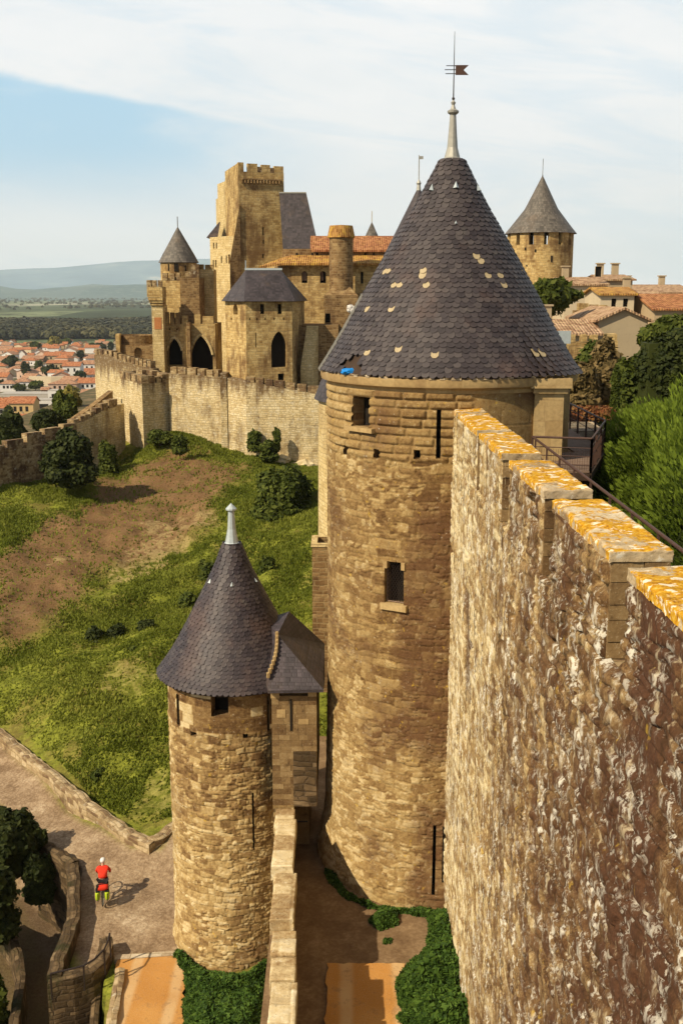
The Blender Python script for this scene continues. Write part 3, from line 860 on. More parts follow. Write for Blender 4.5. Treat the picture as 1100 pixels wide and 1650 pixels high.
# lay the road just above the hillside sheet
rd.location.z = .10
M['pathstone'] = mat_masonry('paving_edge', [(0, (.36, .27, .17)), (.5, (.5, .4, .27)), (1, (.66, .56, .4))], .5, .3, .03, .05, stain_amt=.2)
mb = MB(); P0 = onz(186, 1547, 0); P1 = onz(300, 1539, 0)
mb.prism([(P0.x, P0.y - .14), (P1.x, P1.y - .14), (P1.x, P1.y + .14), (P0.x, P0.y + .14)], -.4, .125)
tag(mb.build('road_threshold', M['pathstone']), kind='structure')
lp = [onz(522, 1700, LZ), onz(700, 1700, LZ), onz(650, 1556, LZ), onz(527, 1556, LZ)]
flat_poly('orange_lists_path', lp, LZ + .085, M['orange'])

# ------------------------------------------------------------------ displaced masonry surfaces
def opening(mb, theta, C, r, zc, wd, ht, depth=.55, mi_side=0, mi_back=1):
    """a real recess in a round wall: jambs, head, sill and a dark back"""
    n = Vector((cos(theta), sin(theta), 0)); t = Vector((-sin(theta), cos(theta), 0))
    o = Vector((C[0], C[1], zc)) + n * (r + .015)
    i = o - n * depth
    c = [(-wd / 2, -ht / 2), (wd / 2, -ht / 2), (wd / 2, ht / 2), (-wd / 2, ht / 2)]
    F = [o + t * a + Vector((0, 0, b)) for a, b in c]; B = [i + t * a + Vector((0, 0, b)) for a, b in c]
    for k in range(4):
        j = (k + 1) % 4
        mb.face([F[k], B[k], B[j], F[j]], mi=mi_side)
    mb.face(B, mi=mi_back)

def round_wall(C, r, z0, z1, a0, a1, res, fn, holes, name, mat, parent):
    nu = int((a1 - a0) * r / res); nv = int((z1 - z0) / res)
    T, Z = np.meshgrid(np.linspace(a0, a1, nu), np.linspace(z0, z1, nv), indexing='ij')
    U = T * r
    disp, attrs = fn(U, Z, T)
    R = r + disp
    P = np.stack([C[0] + R * np.cos(T), C[1] + R * np.sin(T), Z], -1)
    Tc = (T[:-1, :-1] + T[1:, 1:]) / 2; Zc = (Z[:-1, :-1] + Z[1:, 1:]) / 2
    keep = np.ones(Tc.shape, bool)
    for (th, zc, wd, ht) in holes:
        d = (Tc - th + pi) % (2 * pi) - pi
        keep &= ~((np.abs(d * r) < wd / 2) & (np.abs(Zc - zc) < ht / 2))
    return grid_object(name, P, np.stack([U, Z], -1), attrs, mat, parent, keep)
def holes_px(lst, C, r):
    out = []
    for (x0, y0, x1, y1) in lst:
        t0, za = cylhit((x0 + x1) / 2, y0, C, r); t1, zb = cylhit((x0 + x1) / 2, y1, C, r)
        ta, _ = cylhit(x0, (y0 + y1) / 2, C, r); tb, _ = cylhit(x1, (y0 + y1) / 2, C, r)
        out.append(((ta + tb) / 2, (za + zb) / 2, max(abs(tb - ta) * r, .05), abs(za - zb)))
    return out

# ---- great round tower
C1 = (3.62, 36.2); R1 = 4.07; EAVE1 = 21.87
t1 = empty('round_tower', (C1[0], C1[1], LZ), 'tall round stone tower in the foreground with a big dark slate cone roof', 'tower')
WIN1 = (570, 640, 597, 688); GRI1 = (620, 905, 651, 973)
h1 = holes_px([WIN1, GRI1, (703, 660, 709, 738), (555, 717, 562, 732), (603, 723, 612, 738), (667, 724, 678, 738), (697, 1328, 702, 1432), (712, 1330, 716, 1416)], C1, R1)
def tower_fn(U, Z, T):
    d, ra, rb, cu, cv = masonry(U, Z, .44, .25, 11, .07, .55, .36)
    ds, ras, rbs, _, cvs = masonry(U, Z, .24, .145, 14, .07, .6, .4)
    mk = (fbm(U * .9, Z * .9, 21, 3) + (ra - .5) * .25) > .5
    d = np.where(mk, ds, d); ra = .5 + (np.where(mk, ras, ra) - .5) * .55; rb = np.where(mk, rbs, rb); cv = np.where(mk, cvs, cv)
    d2, ra2, rb2, cu2, cv2 = masonry(U, Z, .80, .285, 12, .008, .3, .04)
    d3, ra3, rb3, _, _ = masonry(U, Z, .95, .46, 13, .0, .15, .02)
    top = sst(Z + (fbm(U * .8, Z * .8, 4, 2) - .5) * .3, 19.25, 19.4)
    right = sst(T, -1.5, -1.46) * (Z > 19.0)
    n = fbm(U * 2.2, Z * 2.2, 15, 4) - .5; nf = fbm(U * 9, Z * 9, 16, 3) - .5
    j1 = sst(d, .0, .020); j2 = sst(d2, .0, .075); j3 = sst(d3, 0, .02)
    low = (j1 * (.02 + .035 * rb) + (cv * (rb - .5)) * .02) + n * .05 + nf * .025
    boss = j2 * (.05 + .06 * rb2) + nf * .035 * j2
    ash = j3 * .012 + .02
    disp = low * (1 - top) + boss * top
    disp = disp * (1 - right) + ash * right
    flare = .30 * sst(Z, 6.6, 4.2) ** 1.5 + .12 * sst(Z, 12, 4)
    st = ra * (1 - top) + (.42 + .20 * ra2) * top
    st = st * (1 - right) + (.5 + .12 * ra3) * right
    lowz = sst(Z + (fbm(U * .3, Z * .3, 17, 3) - .5) * 2.5, 10.2, 8.8)
    st = st + .17 * lowz + (sst(T, -2.1, -2.6) * .16)
    jt = j1 * (1 - top) + j2 * top; jt = jt * (1 - right) + (.4 + .6 * j3) * right
    sd = sst(T + (fbm(U * .5, Z * .5, 18, 4) - .5) * .5, -2.0, -1.84) * sst(Z, 18.9, 17.3) * (1 - .7 * sst(Z, 9.6, 9.2) * sst(Z, 7.6, 8.2)) * .9
    sd = sd + .25 * top * sst(fbm(U * .6, Z * .6, 19, 4), .5, .62) * (1 - right)
    return disp + flare, {'stone': st, 'joint': jt, 'lich': np.zeros_like(U), 'stain': np.clip(sd * (fbm(U * 3, Z * 3, 20, 3) + .3), 0, .8)}
A0, A1 = -pi - .25, .2
round_wall(C1, R1, LZ - .3, EAVE1 - .32, A0, A1, .034, tower_fn, h1, 'wall', M['tower_stone'], t1)
mb = MB(); mb.lathe(C1, [(R1, LZ - .3), (R1, EAVE1 - .3)], 40, A1, A0 + 2 * pi); mb.build('back_wall', M['castle_dark'], t1, smooth=True)
for i, h in enumerate(h1):
    mb = MB(); opening(mb, h[0], C1, R1, h[1], h[2] + .03, h[3] + .03, .5 if i < 2 else .3)
    w = mb.build('window' if i < 2 else ('beam_hole' if i in (3, 4, 5) else 'arrow_slit'), [M['castle_dark'], M['dark']], t1)
    th = h[0]; nrm = Vector((cos(th), sin(th), 0)); tg = Vector((-sin(th), cos(th), 0)); ctr = Vector((C1[0], C1[1], h[1]))
    if i == 0:
        s = MB(); c_ = ctr + nrm * (R1 + .02); s.box((c_.x, c_.y, h[1] - h[3] / 2 - .07), (.34, h[2] + .5, .14), th, rn=.8); s.build('sill', M['ashlar'], w)
    if i == 1:
        s = MB(); c_ = ctr + nrm * (R1 - .02); s.box((c_.x, c_.y, h[1] - h[3] / 2 - .10), (.3, h[2] + .25, .2), th, rn=.8); s.build('sill', M['ashlar'], w)
        for k in (-1, 1):   # corbelled shoulders that narrow the head
            s = MB(); c_ = ctr + nrm * (R1 - .08) + tg * k * (h[2] / 2 - .03); s.box((c_.x, c_.y, h[1] + h[3] / 2 - .12), (.28, .13, .24), th, rn=.4); s.build('shoulder', M['ashlar'], w)
        s = MB()
        base = ctr + nrm * (R1 - .14); hw, hh = h[2] / 2, h[3] / 2
        def seg(a0_, b0_, a1_, b1_, r_=.011):
            s.tube([base + tg * a0_ + Vector((0, 0, b0_)), base + tg * a1_ + Vector((0, 0, b1_))], r_, 4)
        for k in range(-14, 15):
            for sg in (-1, 1):
                c0 = k * .14
                pts = []
                for uu_ in (-hw, hw):
                    vv_ = c0 + sg * uu_ * 1.5
                    pts.append((uu_, vv_))
                (a_, b_), (c2, d2_) = pts
                # clip vertically
                def clipv(a, b, c, d):
                    out = []
                    for lo, hi in (((a, b), (c, d)),):
                        p, q = lo, hi
                        for lim, sgn in ((-hh, 1), (hh, -1)):
                            pin = (p[1] - lim) * sgn >= 0; qin = (q[1] - lim) * sgn >= 0
                            if not pin and not qin: return None
                            if pin != qin:
                                tt = (lim - p[1]) / (q[1] - p[1]); ip = (p[0] + (q[0] - p[0]) * tt, lim)
                                if pin: q = ip
                                else: p = ip
                        return p, q
                r_ = clipv(a_, b_, c2, d2_)
                if r_ and abs(r_[0][1] - r_[1][1]) > .02: seg(r_[0][0], r_[0][1], r_[1][0], r_[1][1])
        s.build('lattice_grille', M['iron'], w)
        s = MB()
        for (a0_, b0_, a1_, b1_) in ((-hw + .03, -hh, -hw + .03, hh), (hw - .03, -hh, hw - .03, hh), (-hw, -hh + .03, hw, -hh + .03)): 
            s.tube([base + tg * a0_ + Vector((0, 0, b0_)), base + tg * a1_ + Vector((0, 0, b1_))], .025, 4)
        s.build('grille_frame', M['wood'], w)
# cornice under the eaves
def cornice_r(t):
    return 1 + .008 * sin(t * 9)
mb = MB(); mb.lathe(C1, [(4.06, 21.40), (4.12, 21.46), (4.12, 21.56), (4.16, 21.60), (4.30, 21.64), (4.33, 21.74), (4.33, 21.90), (3.7, 21.92)], 96)
mb.build('cornice', M['ashlar'], t1, smooth=True)
mb = MB()
rs = random.Random(4)
for k in range(90):   # crumbling mortar bed between cornice and slates
    th = -pi - .2 + k * .038
    rr_ = 4.24 + rs.uniform(-.03, .05)
    if rs.random() < .72: mb.box((C1[0] + rr_ * cos(th), C1[1] + rr_ * sin(th), 21.93 + rs.uniform(-.01, .01)), (.14, .155, .05 + rs.random() * .03), th + rs.uniform(-.05, .05), tilt=rs.uniform(-.05, .05))
mb.build('eaves_mortar', M['pathstone'], t1)
# square stair pier on the right of the tower with its own capital
PY = 32.75
pa, pb = at(861, 640, PY), at(908, 640, PY)
pt = MB(); pt.prism([(pa.x, PY), (pb.x, PY), (pb.x + .15, 37.2), (pa.x, 37.2)], 13, 21.42); pt.build('stair_pier', M['ashlar'], t1)
pt = MB()
pt.prism([(pa.x - .06, PY - .1), (pb.x + .09, PY - .1), (pb.x + .2, 37.3), (pa.x - .06, 37.3)], 21.42, 21.58, bottom=True)
pt.prism([(pa.x - .16, PY - .2), (pb.x + .2, PY - .2), (pb.x + .3, 37.4), (pa.x - .16, 37.4)], 21.582, 21.88, bottom=True)
pt.build('pier_capital', M['ashlar'], t1)

# ---- slate cones made of single slates
def slate_cone(C, prof, row, w, seed, pick=None, skip=None, rfun=None, thick=.018, over=1.75):
    """prof: (r, z) from eave to top. returns MB"""
    mb = MB(); rs = random.Random(seed)
    L = [0.0]
    for i in range(1, len(prof)): L.append(L[-1] + hypot(prof[i][0] - prof[i - 1][0], prof[i][1] - prof[i - 1][1]))
    def ev(s):
        s = max(0, min(L[-1], s))
        for i in range(1, len(L)):
            if s <= L[i] + 1e-9:
                f = (s - L[i - 1]) / (L[i] - L[i - 1]); break
        a, b = prof[i - 1], prof[i]
        return a[0] + (b[0] - a[0]) * f, a[1] + (b[1] - a[1]) * f
    nrow = int(L[-1] / row)
    for i in range(nrow + 1):
        s0 = i * row
        r0, z0 = ev(s0)
        n = max(6, int(2 * pi * r0 / w))
        off = rs.random()
        for k in range(n):
            th = 2 * pi * (k + off) / n
            f = 1 + (rfun(th, z0) if rfun else 0)
            P = Vector((C[0] + r0 * f * cos(th), C[1] + r0 * f * sin(th), z0))
            if skip and skip(P): continue
            r1_, z1_ = ev(s0 + row * over)
            f1 = 1 + (rfun(th, z1_) if rfun else 0)
            Q = Vector((C[0] + r1_ * f1 * cos(th), C[1] + r1_ * f1 * sin(th), z1_))
            up = (Q - P)
            if up.length < 1e-4: continue
            ul = up.length; up.normalize()
            tg = Vector((-sin(th), cos(th), 0)); nr = tg.cross(up)
            if nr.dot(Vector((cos(th), sin(th), 0.3))) < 0: nr = -nr
            ww = 2 * pi * r0 * f / n * (.485 + rs.uniform(-.012, .012))
            wt_ = 2 * pi * max(r1_, .05) * f1 / n * .49
            d = rs.uniform(-.015, .02); lift = .035 + rs.uniform(0, .016)
            yaw = rs.uniform(-.03, .03)
            def pt_(a, b, h): return P + tg * (a + b * yaw) + up * b + nr * h
            B = [pt_(-ww * .45, d - .0, lift), pt_(ww * .45, d, lift), pt_(ww, row * .42, lift * .9), pt_(wt_, ul, .004), pt_(-wt_, ul, .004), pt_(-ww, row * .42, lift * .9)]
            rn = rs.random()
            if pick: rn = pick(P, rn)
            mb.face(B, rn=rn)
            lo = [p - nr * thick for p in (B[5], B[0], B[1], B[2])]
            mb.face([B[5], lo[0], lo[1], B[0]], rn=rn); mb.face([B[0], lo[1], lo[2], B[1]], rn=rn); mb.face([B[1], lo[2], lo[3], B[2]], rn=rn)
    return mb
prof1 = [(4.36, 21.93), (4.04, 22.42), (3.57, 23.2), (2.90, 24.4), (2.11, 25.75), (1.22, 27.2), (.38, 28.75)]
TANS = [(677, 436), (681, 443), (641, 460), (635, 461), (687, 459), (692, 460), (627, 497), (771, 416), (786, 443), (773, 453), (807, 444), (813, 460), (696, 573), (638, 561), (593, 565), (867, 569), (878, 571), (622, 437), (592, 497)]
def pick1(P, rn):
    x, y = proj(P.x, P.y, P.z)
    if P.y < C1[1] + 1:
        for a, b in TANS:
            if abs(x - a) < 4.0 and abs(y - 6 - b) < 4.2: return 2.0
    return rn
def hole1(P):
    x, y = proj(P.x, P.y, P.z)
    return P.y < C1[1] and 547 < x < 577 and y > 588 - (x - 547) * .35 and y < 611 and x < 577
def bulge(th, z):
    d = (th + .70 + pi) % (2 * pi) - pi
    return .085 * math.exp(-(d / .27) ** 4) * max(0, min(1, (23.6 - z) / 1.7))
mb = slate_cone(C1, prof1, .172, .235, 3, pick1, hole1, bulge)
roof1 = mb.build('roof', M['slate'], t1)
mb = MB(); mb.lathe(C1, [(r - .05, z - .03) for r, z in prof1], 64); mb.face([(C1[0] + 4.3 * cos(a), C1[1] + 4.3 * sin(a), 21.91) for a in [2 * pi * k / 64 for k in range(64)]])
mb.build('roof_boarding', M['wood_dark'], roof1)
mb = MB(); mb.lathe(C1, [(.44, 28.5), (.40, 28.62), (.26, 28.8), (.175, 29.1), (.135, 29.6), (.10, 30.12), (.18, 30.18), (.19, 30.24), (.09, 30.30), (.05, 30.42), (.08, 30.5), (.02, 30.58)], 12)
fin = mb.build('lead_finial', M['lead'], t1)
top = 32.65
mb = MB(); mb.tube([(C1[0], C1[1], 30.5), (C1[0], C1[1], top)], .024, 6, r1=.008)
for k, (l_, z_) in enumerate(((.27, 31.38), (.30, 31.50), (.25, 31.62))): mb.tube([(C1[0] - l_, C1[1], z_), (C1[0] + .05, C1[1], z_)], .013, 4)
mb.ball((C1[0], C1[1], 30.62), .05, 8, 6)
vane = mb.build('weathervane', M['iron'], t1)
mb = MB()
fx0 = C1[0] + .05
pf = [(fx0, 31.64), (fx0 + .42, 31.64), (fx0 + .26, 31.49), (fx0 + .42, 31.34), (fx0, 31.34)]
for sgn in (-.012, .012): mb.face([(x, C1[1] + sgn, z) for x, z in (pf if sgn < 0 else pf[::-1])])
for i in range(5):
    a, b = pf[i], pf[(i + 1) % 5]; mb.face([(a[0], C1[1] - .012, a[1]), (a[0], C1[1] + .012, a[1]), (b[0], C1[1] + .012, b[1]), (b[0], C1[1] - .012, b[1])])
mb.build('flag', M['rust'], vane)
# small lead hooks near the top of the cone
def hook(mb, C, th, r, z, s=1.0):
    n = Vector((cos(th), sin(th), 0)); t = Vector((-sin(th), cos(th), 0)); p = Vector((C[0], C[1], z)) + n * r
    mb.face([p + t * .10 * s, p - t * .10 * s, p + n * .10 * s + Vector((0, 0, .02))]); mb.face([p + t * .10 * s, p + n * .10 * s + Vector((0, 0, .02)), p + Vector((0, 0, .22 * s)) - n * .05])
    mb.face([p - t * .10 * s, p + Vector((0, 0, .22 * s)) - n * .05, p + n * .10 * s + Vector((0, 0, .02))])
for (th, z) in ((-1.52, 27.75), (-2.4, 27.7), (-.6, 27.7), (-1.57, 26.6)):
    rr_ = np.interp(z, [p[1] for p in prof1], [p[0] for p in prof1]) + .04
    mb = MB(); hook(mb, C1, th, rr_, z, 1.0 if z > 27 else .5); mb.build('vent_flap', M['lead_pale'], t1)
# blue tarpaulin stuffed into the hole, torn cloth at the left edge
th0, z0 = cylhit(562, 596, C1, 4.25)
def crumple(name, c, size, mat, seed, label, cat, stretch=(1, 1, 1)):
    bm = bmesh.new(); bmesh.ops.create_icosphere(bm, subdivisions=3, radius=1)
    rs = np.random.RandomState(seed); off = rs.rand(3) * 20
    for v in bm.verts:
        k = 1 + .9 * (fbm(np.array(v.co.x * 2.6 + off[0]), np.array(v.co.y * 2.6 + v.co.z * 3.1 + off[1]), seed, 3) - .5)
        v.co = Vector((v.co.x * size[0], v.co.y * size[1], v.co.z * size[2])) * float(k)
    me = bpy.data.meshes.new(name); bm.to_mesh(me); bm.free(); me.materials.append(mat)
    o = bpy.data.objects.new(name, me); o.location = c; link(o); return tag(o, label, cat)
ph = (C1[0] + 4.22 * cos(th0), C1[1] + 4.22 * sin(th0), 22.02)
crumple('tarpaulin', ph, (.27, .16, .12), M['blue'], 3, 'bright blue tarpaulin stuffed into the gap at the left eaves of the big roof', 'tarpaulin')
tp = at(566, 492, 35.8)
thr, zr = cylhit(568, 497, C1, 3.3)
crumple('torn_cloth', (tp.x - .02, tp.y, tp.z - .12), (.16, .1, .13), M['rag'], 8, 'torn white cloth snagged on the left slope of the big slate roof', 'cloth')
# lead strip along the left edge of the roof
mb = MB()
e0 = Vector((C1[0], C1[1], 0))
pts = [e0 + Vector((cos(pi + .10), sin(pi + .10), 0)) * (r + .07) + Vector((0, 0, z + .05)) for r, z in prof1[:4]]
for a, b in zip(pts[:-1], pts[1:]):
    n_ = Vector((0, -1, 0)) * .16
    mb.face([a, b, b + n_, a + n_]); mb.face([a + n_, b + n_, b + n_ - Vector((-.06, 0, .1)), a + n_ - Vector((-.06, 0, .1))])
mb.build('lead_flashing', M['lead'], t1)

# ------------------------------------------------------------------ near curtain wall on the right
WX = 3.62; SILL = 19.40; TOPM = 21.0; WT = .86
cw = empty('curtain_wall', (WX, 20, LZ), 'massive rough rubble curtain wall filling the right foreground with orange lichened merlons', 'wall')
res = .036
u = np.arange(3.0, 33.4, res); v = np.arange(LZ - .3, TOPM - .12, res)
U, V = np.meshgrid(u, v, indexing='ij')
d, ra, rb, cu, cv = masonry(U, V, .42, .22, 31, .10, .6, .4)
ds, ras, rbs, _, _ = masonry(U, V, .19, .11, 32, .07, .6, .4)
mk = (fbm(U * 1.1, V * 1.1, 30, 3) + (ra - .5) * .25) > .66
d = np.where(mk, ds, d); ra = .5 + (np.where(mk, ras, ra) - .5) * .7; rb = np.where(mk, rbs, rb)
n_lo = fbm(U * .55, V * .4, 33, 3) - .5; n_mid = fbm(U * 2.4, V * 1.7, 34, 4) - .5; n_hi = fbm(U * 9, V * 7, 35, 3) - .5
j = sst(d, 0, .05)
hole = sst(rb, .955, .975) * (ra > .3)
calm = 1 - .62 * sst(U, 15, 25)
disp = (j * (.02 + .075 * rb) + n_mid * .055 + n_hi * .03) * calm + n_lo * .13 - hole * j * .24
def strip_at(px0, py0, px1, py1, width):
    a = planehit(px0, py0, (WX, 0), (WX, 1)); b = planehit(px1, py1, (WX, 0), (WX, 1))
    return a, b, width
stain = np.zeros_like(U)
for (xa, ya, xb, yb, wd_, amt) in ((760, 950, 761, 1128, 1.1, .8), (856, 1150, 862, 1640, .75, .75)):
    a = planehit(xa, ya, (WX, 0), (WX, 1)); b = planehit(xb, yb, (WX, 0), (WX, 1))
    zt, zb = a[1], b[1]
    fc = a[0] + (V - zt) / (zb - zt + 1e-6) * (b[0] - a[0])
    inside = sst(wd_ / 2 - np.abs(U - fc) + (fbm(U * 2, V * .7, 36, 3) - .5) * .25, -.04, .10) * sst(V, zb - .4, zb + .6) * sst(V, zt + .25, zt - .25)
    stain = np.maximum(stain, inside * amt); disp = disp - inside * .07
# weathering: paler towards the tower, dark and red-brown below the near merlons
dark = sst(18.5 - U + (fbm(U * .35, V * .25, 37, 4) - .5) * 9 + (16.5 - V) * .45, 0, 6)
st = ra * .9 + .02 + .40 * sst(U, 16, 29) - .09 - .16 * dark + .10 * sst(U, 28, 31)
stain = np.maximum(stain, dark * (.40 + .55 * sst(fbm(U * 1.3, V * .45, 38, 5), .38, .56)))
stain = np.maximum(stain, .6 * sst(26 - U, 0, 4) * sst(fbm(U * 1.6, V * .5, 29, 5), .50, .62))
inm = np.zeros_like(U, bool)
MER = [(8.2, 13.25), (14.2, 17.9), (18.7, 22.3), (23.3, 26.7), (27.2, 31.0), (31.6, 33.1)]
inm |= (V > SILL - .2)
lich = np.where(inm, .35 * sst(V + (fbm(U * 2.5, V, 39, 3) - .5) * .7, 20.25, 20.85), 0)
P = np.stack([WX - disp, U, V], -1)
UV = np.stack([U, V], -1)
vb = int(np.searchsorted(v, SILL))
Pm = P[:, :vb + 1].copy(); Pm[:, -1, 0] = WX + .1
sl = lambda A: A[:, :vb + 1]
grid_object('wall_face', Pm, sl(UV), {'stone': sl(st), 'joint': sl(j), 'lich': sl(lich), 'stain': sl(stain)}, M['rubble'], cw)
mb = MB()
mb.prism([(WX + .08, 3.0), (WX + WT, 3.0), (WX + WT, 33.4), (WX + .08, 33.4)], LZ - .3, SILL - .01, skip=(3,))
mb.build('wall_core', M['low_wall'], cw)

def slab(name, x0, x1, y0, y1, ztop, thick, mat, parent, seed, res=.03, lich=.72, bl=.9, amp=.03, over=.03):
    """weathered coping block: a top that folds down over its four edges"""
    e = thick; x0 -= over; x1 += over; y0 -= over; y1 += over
    a = np.arange(x0 - e, x1 + e + res, res); b = np.arange(y0 - e, y1 + e + res, res)
    A, B = np.meshgrid(a, b, indexing='ij')
    X = np.clip(A, x0, x1); Y = np.clip(B, y0, y1)
    ex = np.maximum(np.abs(A - X), 0); ey = np.maximum(np.abs(B - Y), 0)
    down = np.minimum(np.maximum(ex, ey), e)
    d, ra, rb, _, _ = masonry(Y, X, bl, 9.0, seed, .01, .3, .1)
    jj = sst(d, 0, .03)
    Z = ztop - down + (fbm(X * 3, Y * 3, seed, 4) - .5) * amp * 2 * (down < .01) + (ra - .5) * .03 - (1 - jj) * .02
    rnd_ = (fbm(X * 4 + down * 5, Y * 4 + down * 3, seed + 5, 4) - .5) * amp
    corner = np.minimum(ex, ey)
    X = X + np.sign(A - X) * rnd_ - np.where(down > 0, 0, 0); Y = Y + np.sign(B - Y) * rnd_
    soft = np.exp(-((down / .03) ** 2)) * .012
    Z = Z - np.where((np.abs(A - x0) < .03) | (np.abs(A - x1) < .03) | (np.abs(B - y0) < .03) | (np.abs(B - y1) < .03), .012, 0)
    L = np.full_like(X, lich) + (.12 if lich > .1 else 0) - .16 * (down / e) - .35 * (B < y0) - .30 * sst(fbm(X * 1.3, Y * 1.3, seed + 9, 4), .50, .66)
    return grid_object(name, np.stack([X, Y, Z], -1), np.stack([A, B], -1), {'stone': .3 + .5 * ra, 'joint': .3 + .7 * jj, 'lich': L, 'stain': .0 * X}, mat, parent)
def merlon_block(x0, x1, y0, y1, z0, z1, seed, mat, parent):
    """side, end and back faces of a merlon as courses of separate stones"""
    mb = MB(); rs = random.Random(seed); z = z0
    while z < z1 - .05:
        h = min(rs.uniform(.22, .36), z1 - z)
        for yend in (0, 1):
            x = x0
            while x < x1 - .02:
                w = min(rs.uniform(.3, .5), x1 - x)
                if x1 - x - w < .15: w = x1 - x
                dpt = rs.uniform(.0, .035)
                yy_ = (y0 - dpt + .15) if yend == 0 else (y1 + dpt - .15)
                mb.box((x + w / 2, yy_, z + h / 2), (w - .012, .3, h - .014))
                x += w
        z += h
    mb.prism([(x0 + .02, y0 + .02), (x1 - .02, y0 + .02), (x1 - .02, y1 - .02), (x0 + .02, y1 - .02)], z0, z1, skip=(3,))
    return mb.build('merlon_core', mat, parent)
for k, (ya, yb) in enumerate(MER):
    ia, ib = int(np.searchsorted(u, ya)), int(np.searchsorted(u, yb))
    Q = P[ia:ib, vb:].copy(); Q[0, :, 0] = WX + .1; Q[-1, :, 0] = WX + .1; Q[:, -1, 0] = WX + .05
    s2 = (slice(ia, ib), slice(vb, None))
    mer = grid_object('merlon', Q, UV[s2], {'stone': st[s2], 'joint': j[s2], 'lich': lich[s2], 'stain': stain[s2]}, M['rubble'], cw)
    merlon_block(WX + .03, WX + WT, ya + .02, yb - .02, SILL, TOPM - .14, 50 + k, M['block'], mer)
    slab('coping', WX + .02, WX + WT, ya, yb, TOPM, .17, M['cope'], mer, 60 + k, .024 if k < 3 else .032, amp=.05)
cw.rotation_euler = (0, 0, .0155)
# wall-walk behind the parapet
mb = MB(); mb.prism([(WX + WT, 3), (5.75, 3), (5.75, 34.4), (WX + WT, 34.4)], 13.4, 19.25, skip=(3,))
mb.build('wall_walk', M['low_wall'], cw)
# handrail of the wall-walk
RX = 5.68; RZ = 20.27
hr = empty('walkway_railing', (RX, 20, 19.25), 'long dark iron handrail running up the wall-walk behind the lichened merlons', 'railing')
mb = MB(); mb.tube([(RX, 5, RZ), (RX, 31.2, RZ)], .035, 8); mb.build('handrail', M['rust'], hr)
mb = MB(); mb.tube([(RX, 5, RZ - .42), (RX, 31.2, RZ - .42)], .016, 6); mb.tube([(RX, 5, RZ - .75), (RX, 31.2, RZ - .75)], .016, 6); mb.build('lower_rail', M['rust'], hr)
for k in range(15):
    y = 6.2 + k * 1.75
    mb = MB(); mb.box((RX, y, (RZ + 19.25) / 2), (.045, .045, RZ - 19.25)); mb.build('post', M['rust'], hr)
# timber landing with its railing beyond the end of the wall-walk
dk = empty('timber_landing', (7.2, 33, 19.25), 'grey timber landing with dark iron railings beside the big tower', 'landing')
corner = [(5.72, 30.9), (7.35, 30.7), (8.85, 35.2), (8.85, 42), (7.65, 42), (7.65, 34.6), (5.72, 34.55)]
rs = random.Random(9)
mb = MB()
y = 30.75
while y < 41.8:
    w = .155
    xl = 5.76 if y < 34.4 else 7.7
    xr = 7.30 + max(0, min(1, (y - 30.7) / 4.5)) * 1.5 if y < 35.2 else 8.82
    mb.box(((xl + xr) / 2, y + w / 2, 19.28 + rs.uniform(-.004, .004)), (xr - xl, w - .018, .05)); y += w
mb.build('boards', M['wood'], dk)
mb = MB()
for a, b in (((5.8, 30.85), (7.3, 30.7)), ((7.3, 30.7), (8.82, 35.2)), ((8.82, 35.2), (8.82, 42))):
    A_, B_ = Vector((a[0], a[1], 19.14)), Vector((b[0], b[1], 19.14)); mid = (A_ + B_) / 2; dd = B_ - A_
    mb.box(mid, (dd.length, .12, .2), atan2(dd.y, dd.x))
mb.build('edge_beam', M['wood_dark'], dk)
for (x, y_) in ((7.2, 31.0), (8.7, 35.3), (8.7, 41)):
    mb = MB(); mb.box((x, y_, 16.4), (.2, .2, 5.3)); mb.build('strut', M['wood_dark'], dk)
runs = [[(RX, 31.2), (7.35, 30.78)], [(7.35, 30.78), (8.82, 35.2)], [(8.82, 35.2), (8.82, 42)]]
for (a, b) in runs:
    mb = MB()
    A_, B_ = Vector((a[0], a[1], 0)), Vector((b[0], b[1], 0)); dd = B_ - A_; L_ = dd.length; n_ = max(1, int(L_ / 1.25))
    z_ = Vector((0, 0, 1))
    mb.tube([A_ + z_ * RZ, B_ + z_ * RZ], .034, 8)
    for q in ((.45, .75) if b != (7.35, 30.78) else (.2, .45, .7)): mb.tube([A_ + z_ * (19.28 + q), B_ + z_ * (19.28 + q)], .014, 5)
    mb.build('rail', M['rust'], dk)
    for k in range(n_ + 1):
        p = A_ + dd * (k / n_)
        mb = MB(); mb.box((p.x, p.y, (RZ + 19.2) / 2), (.06, .06, RZ - 19.2)); mb.build('post', M['rust'], dk)
    # close mesh panel
    mb = MB(); k = 0.0
    while k < L_:
        p = A_ + dd * (k / L_); mb.box((p.x, p.y, 19.62), (.008, .008, .62)); k += .07
    mb.build('infill_bars', M['rust'], dk)

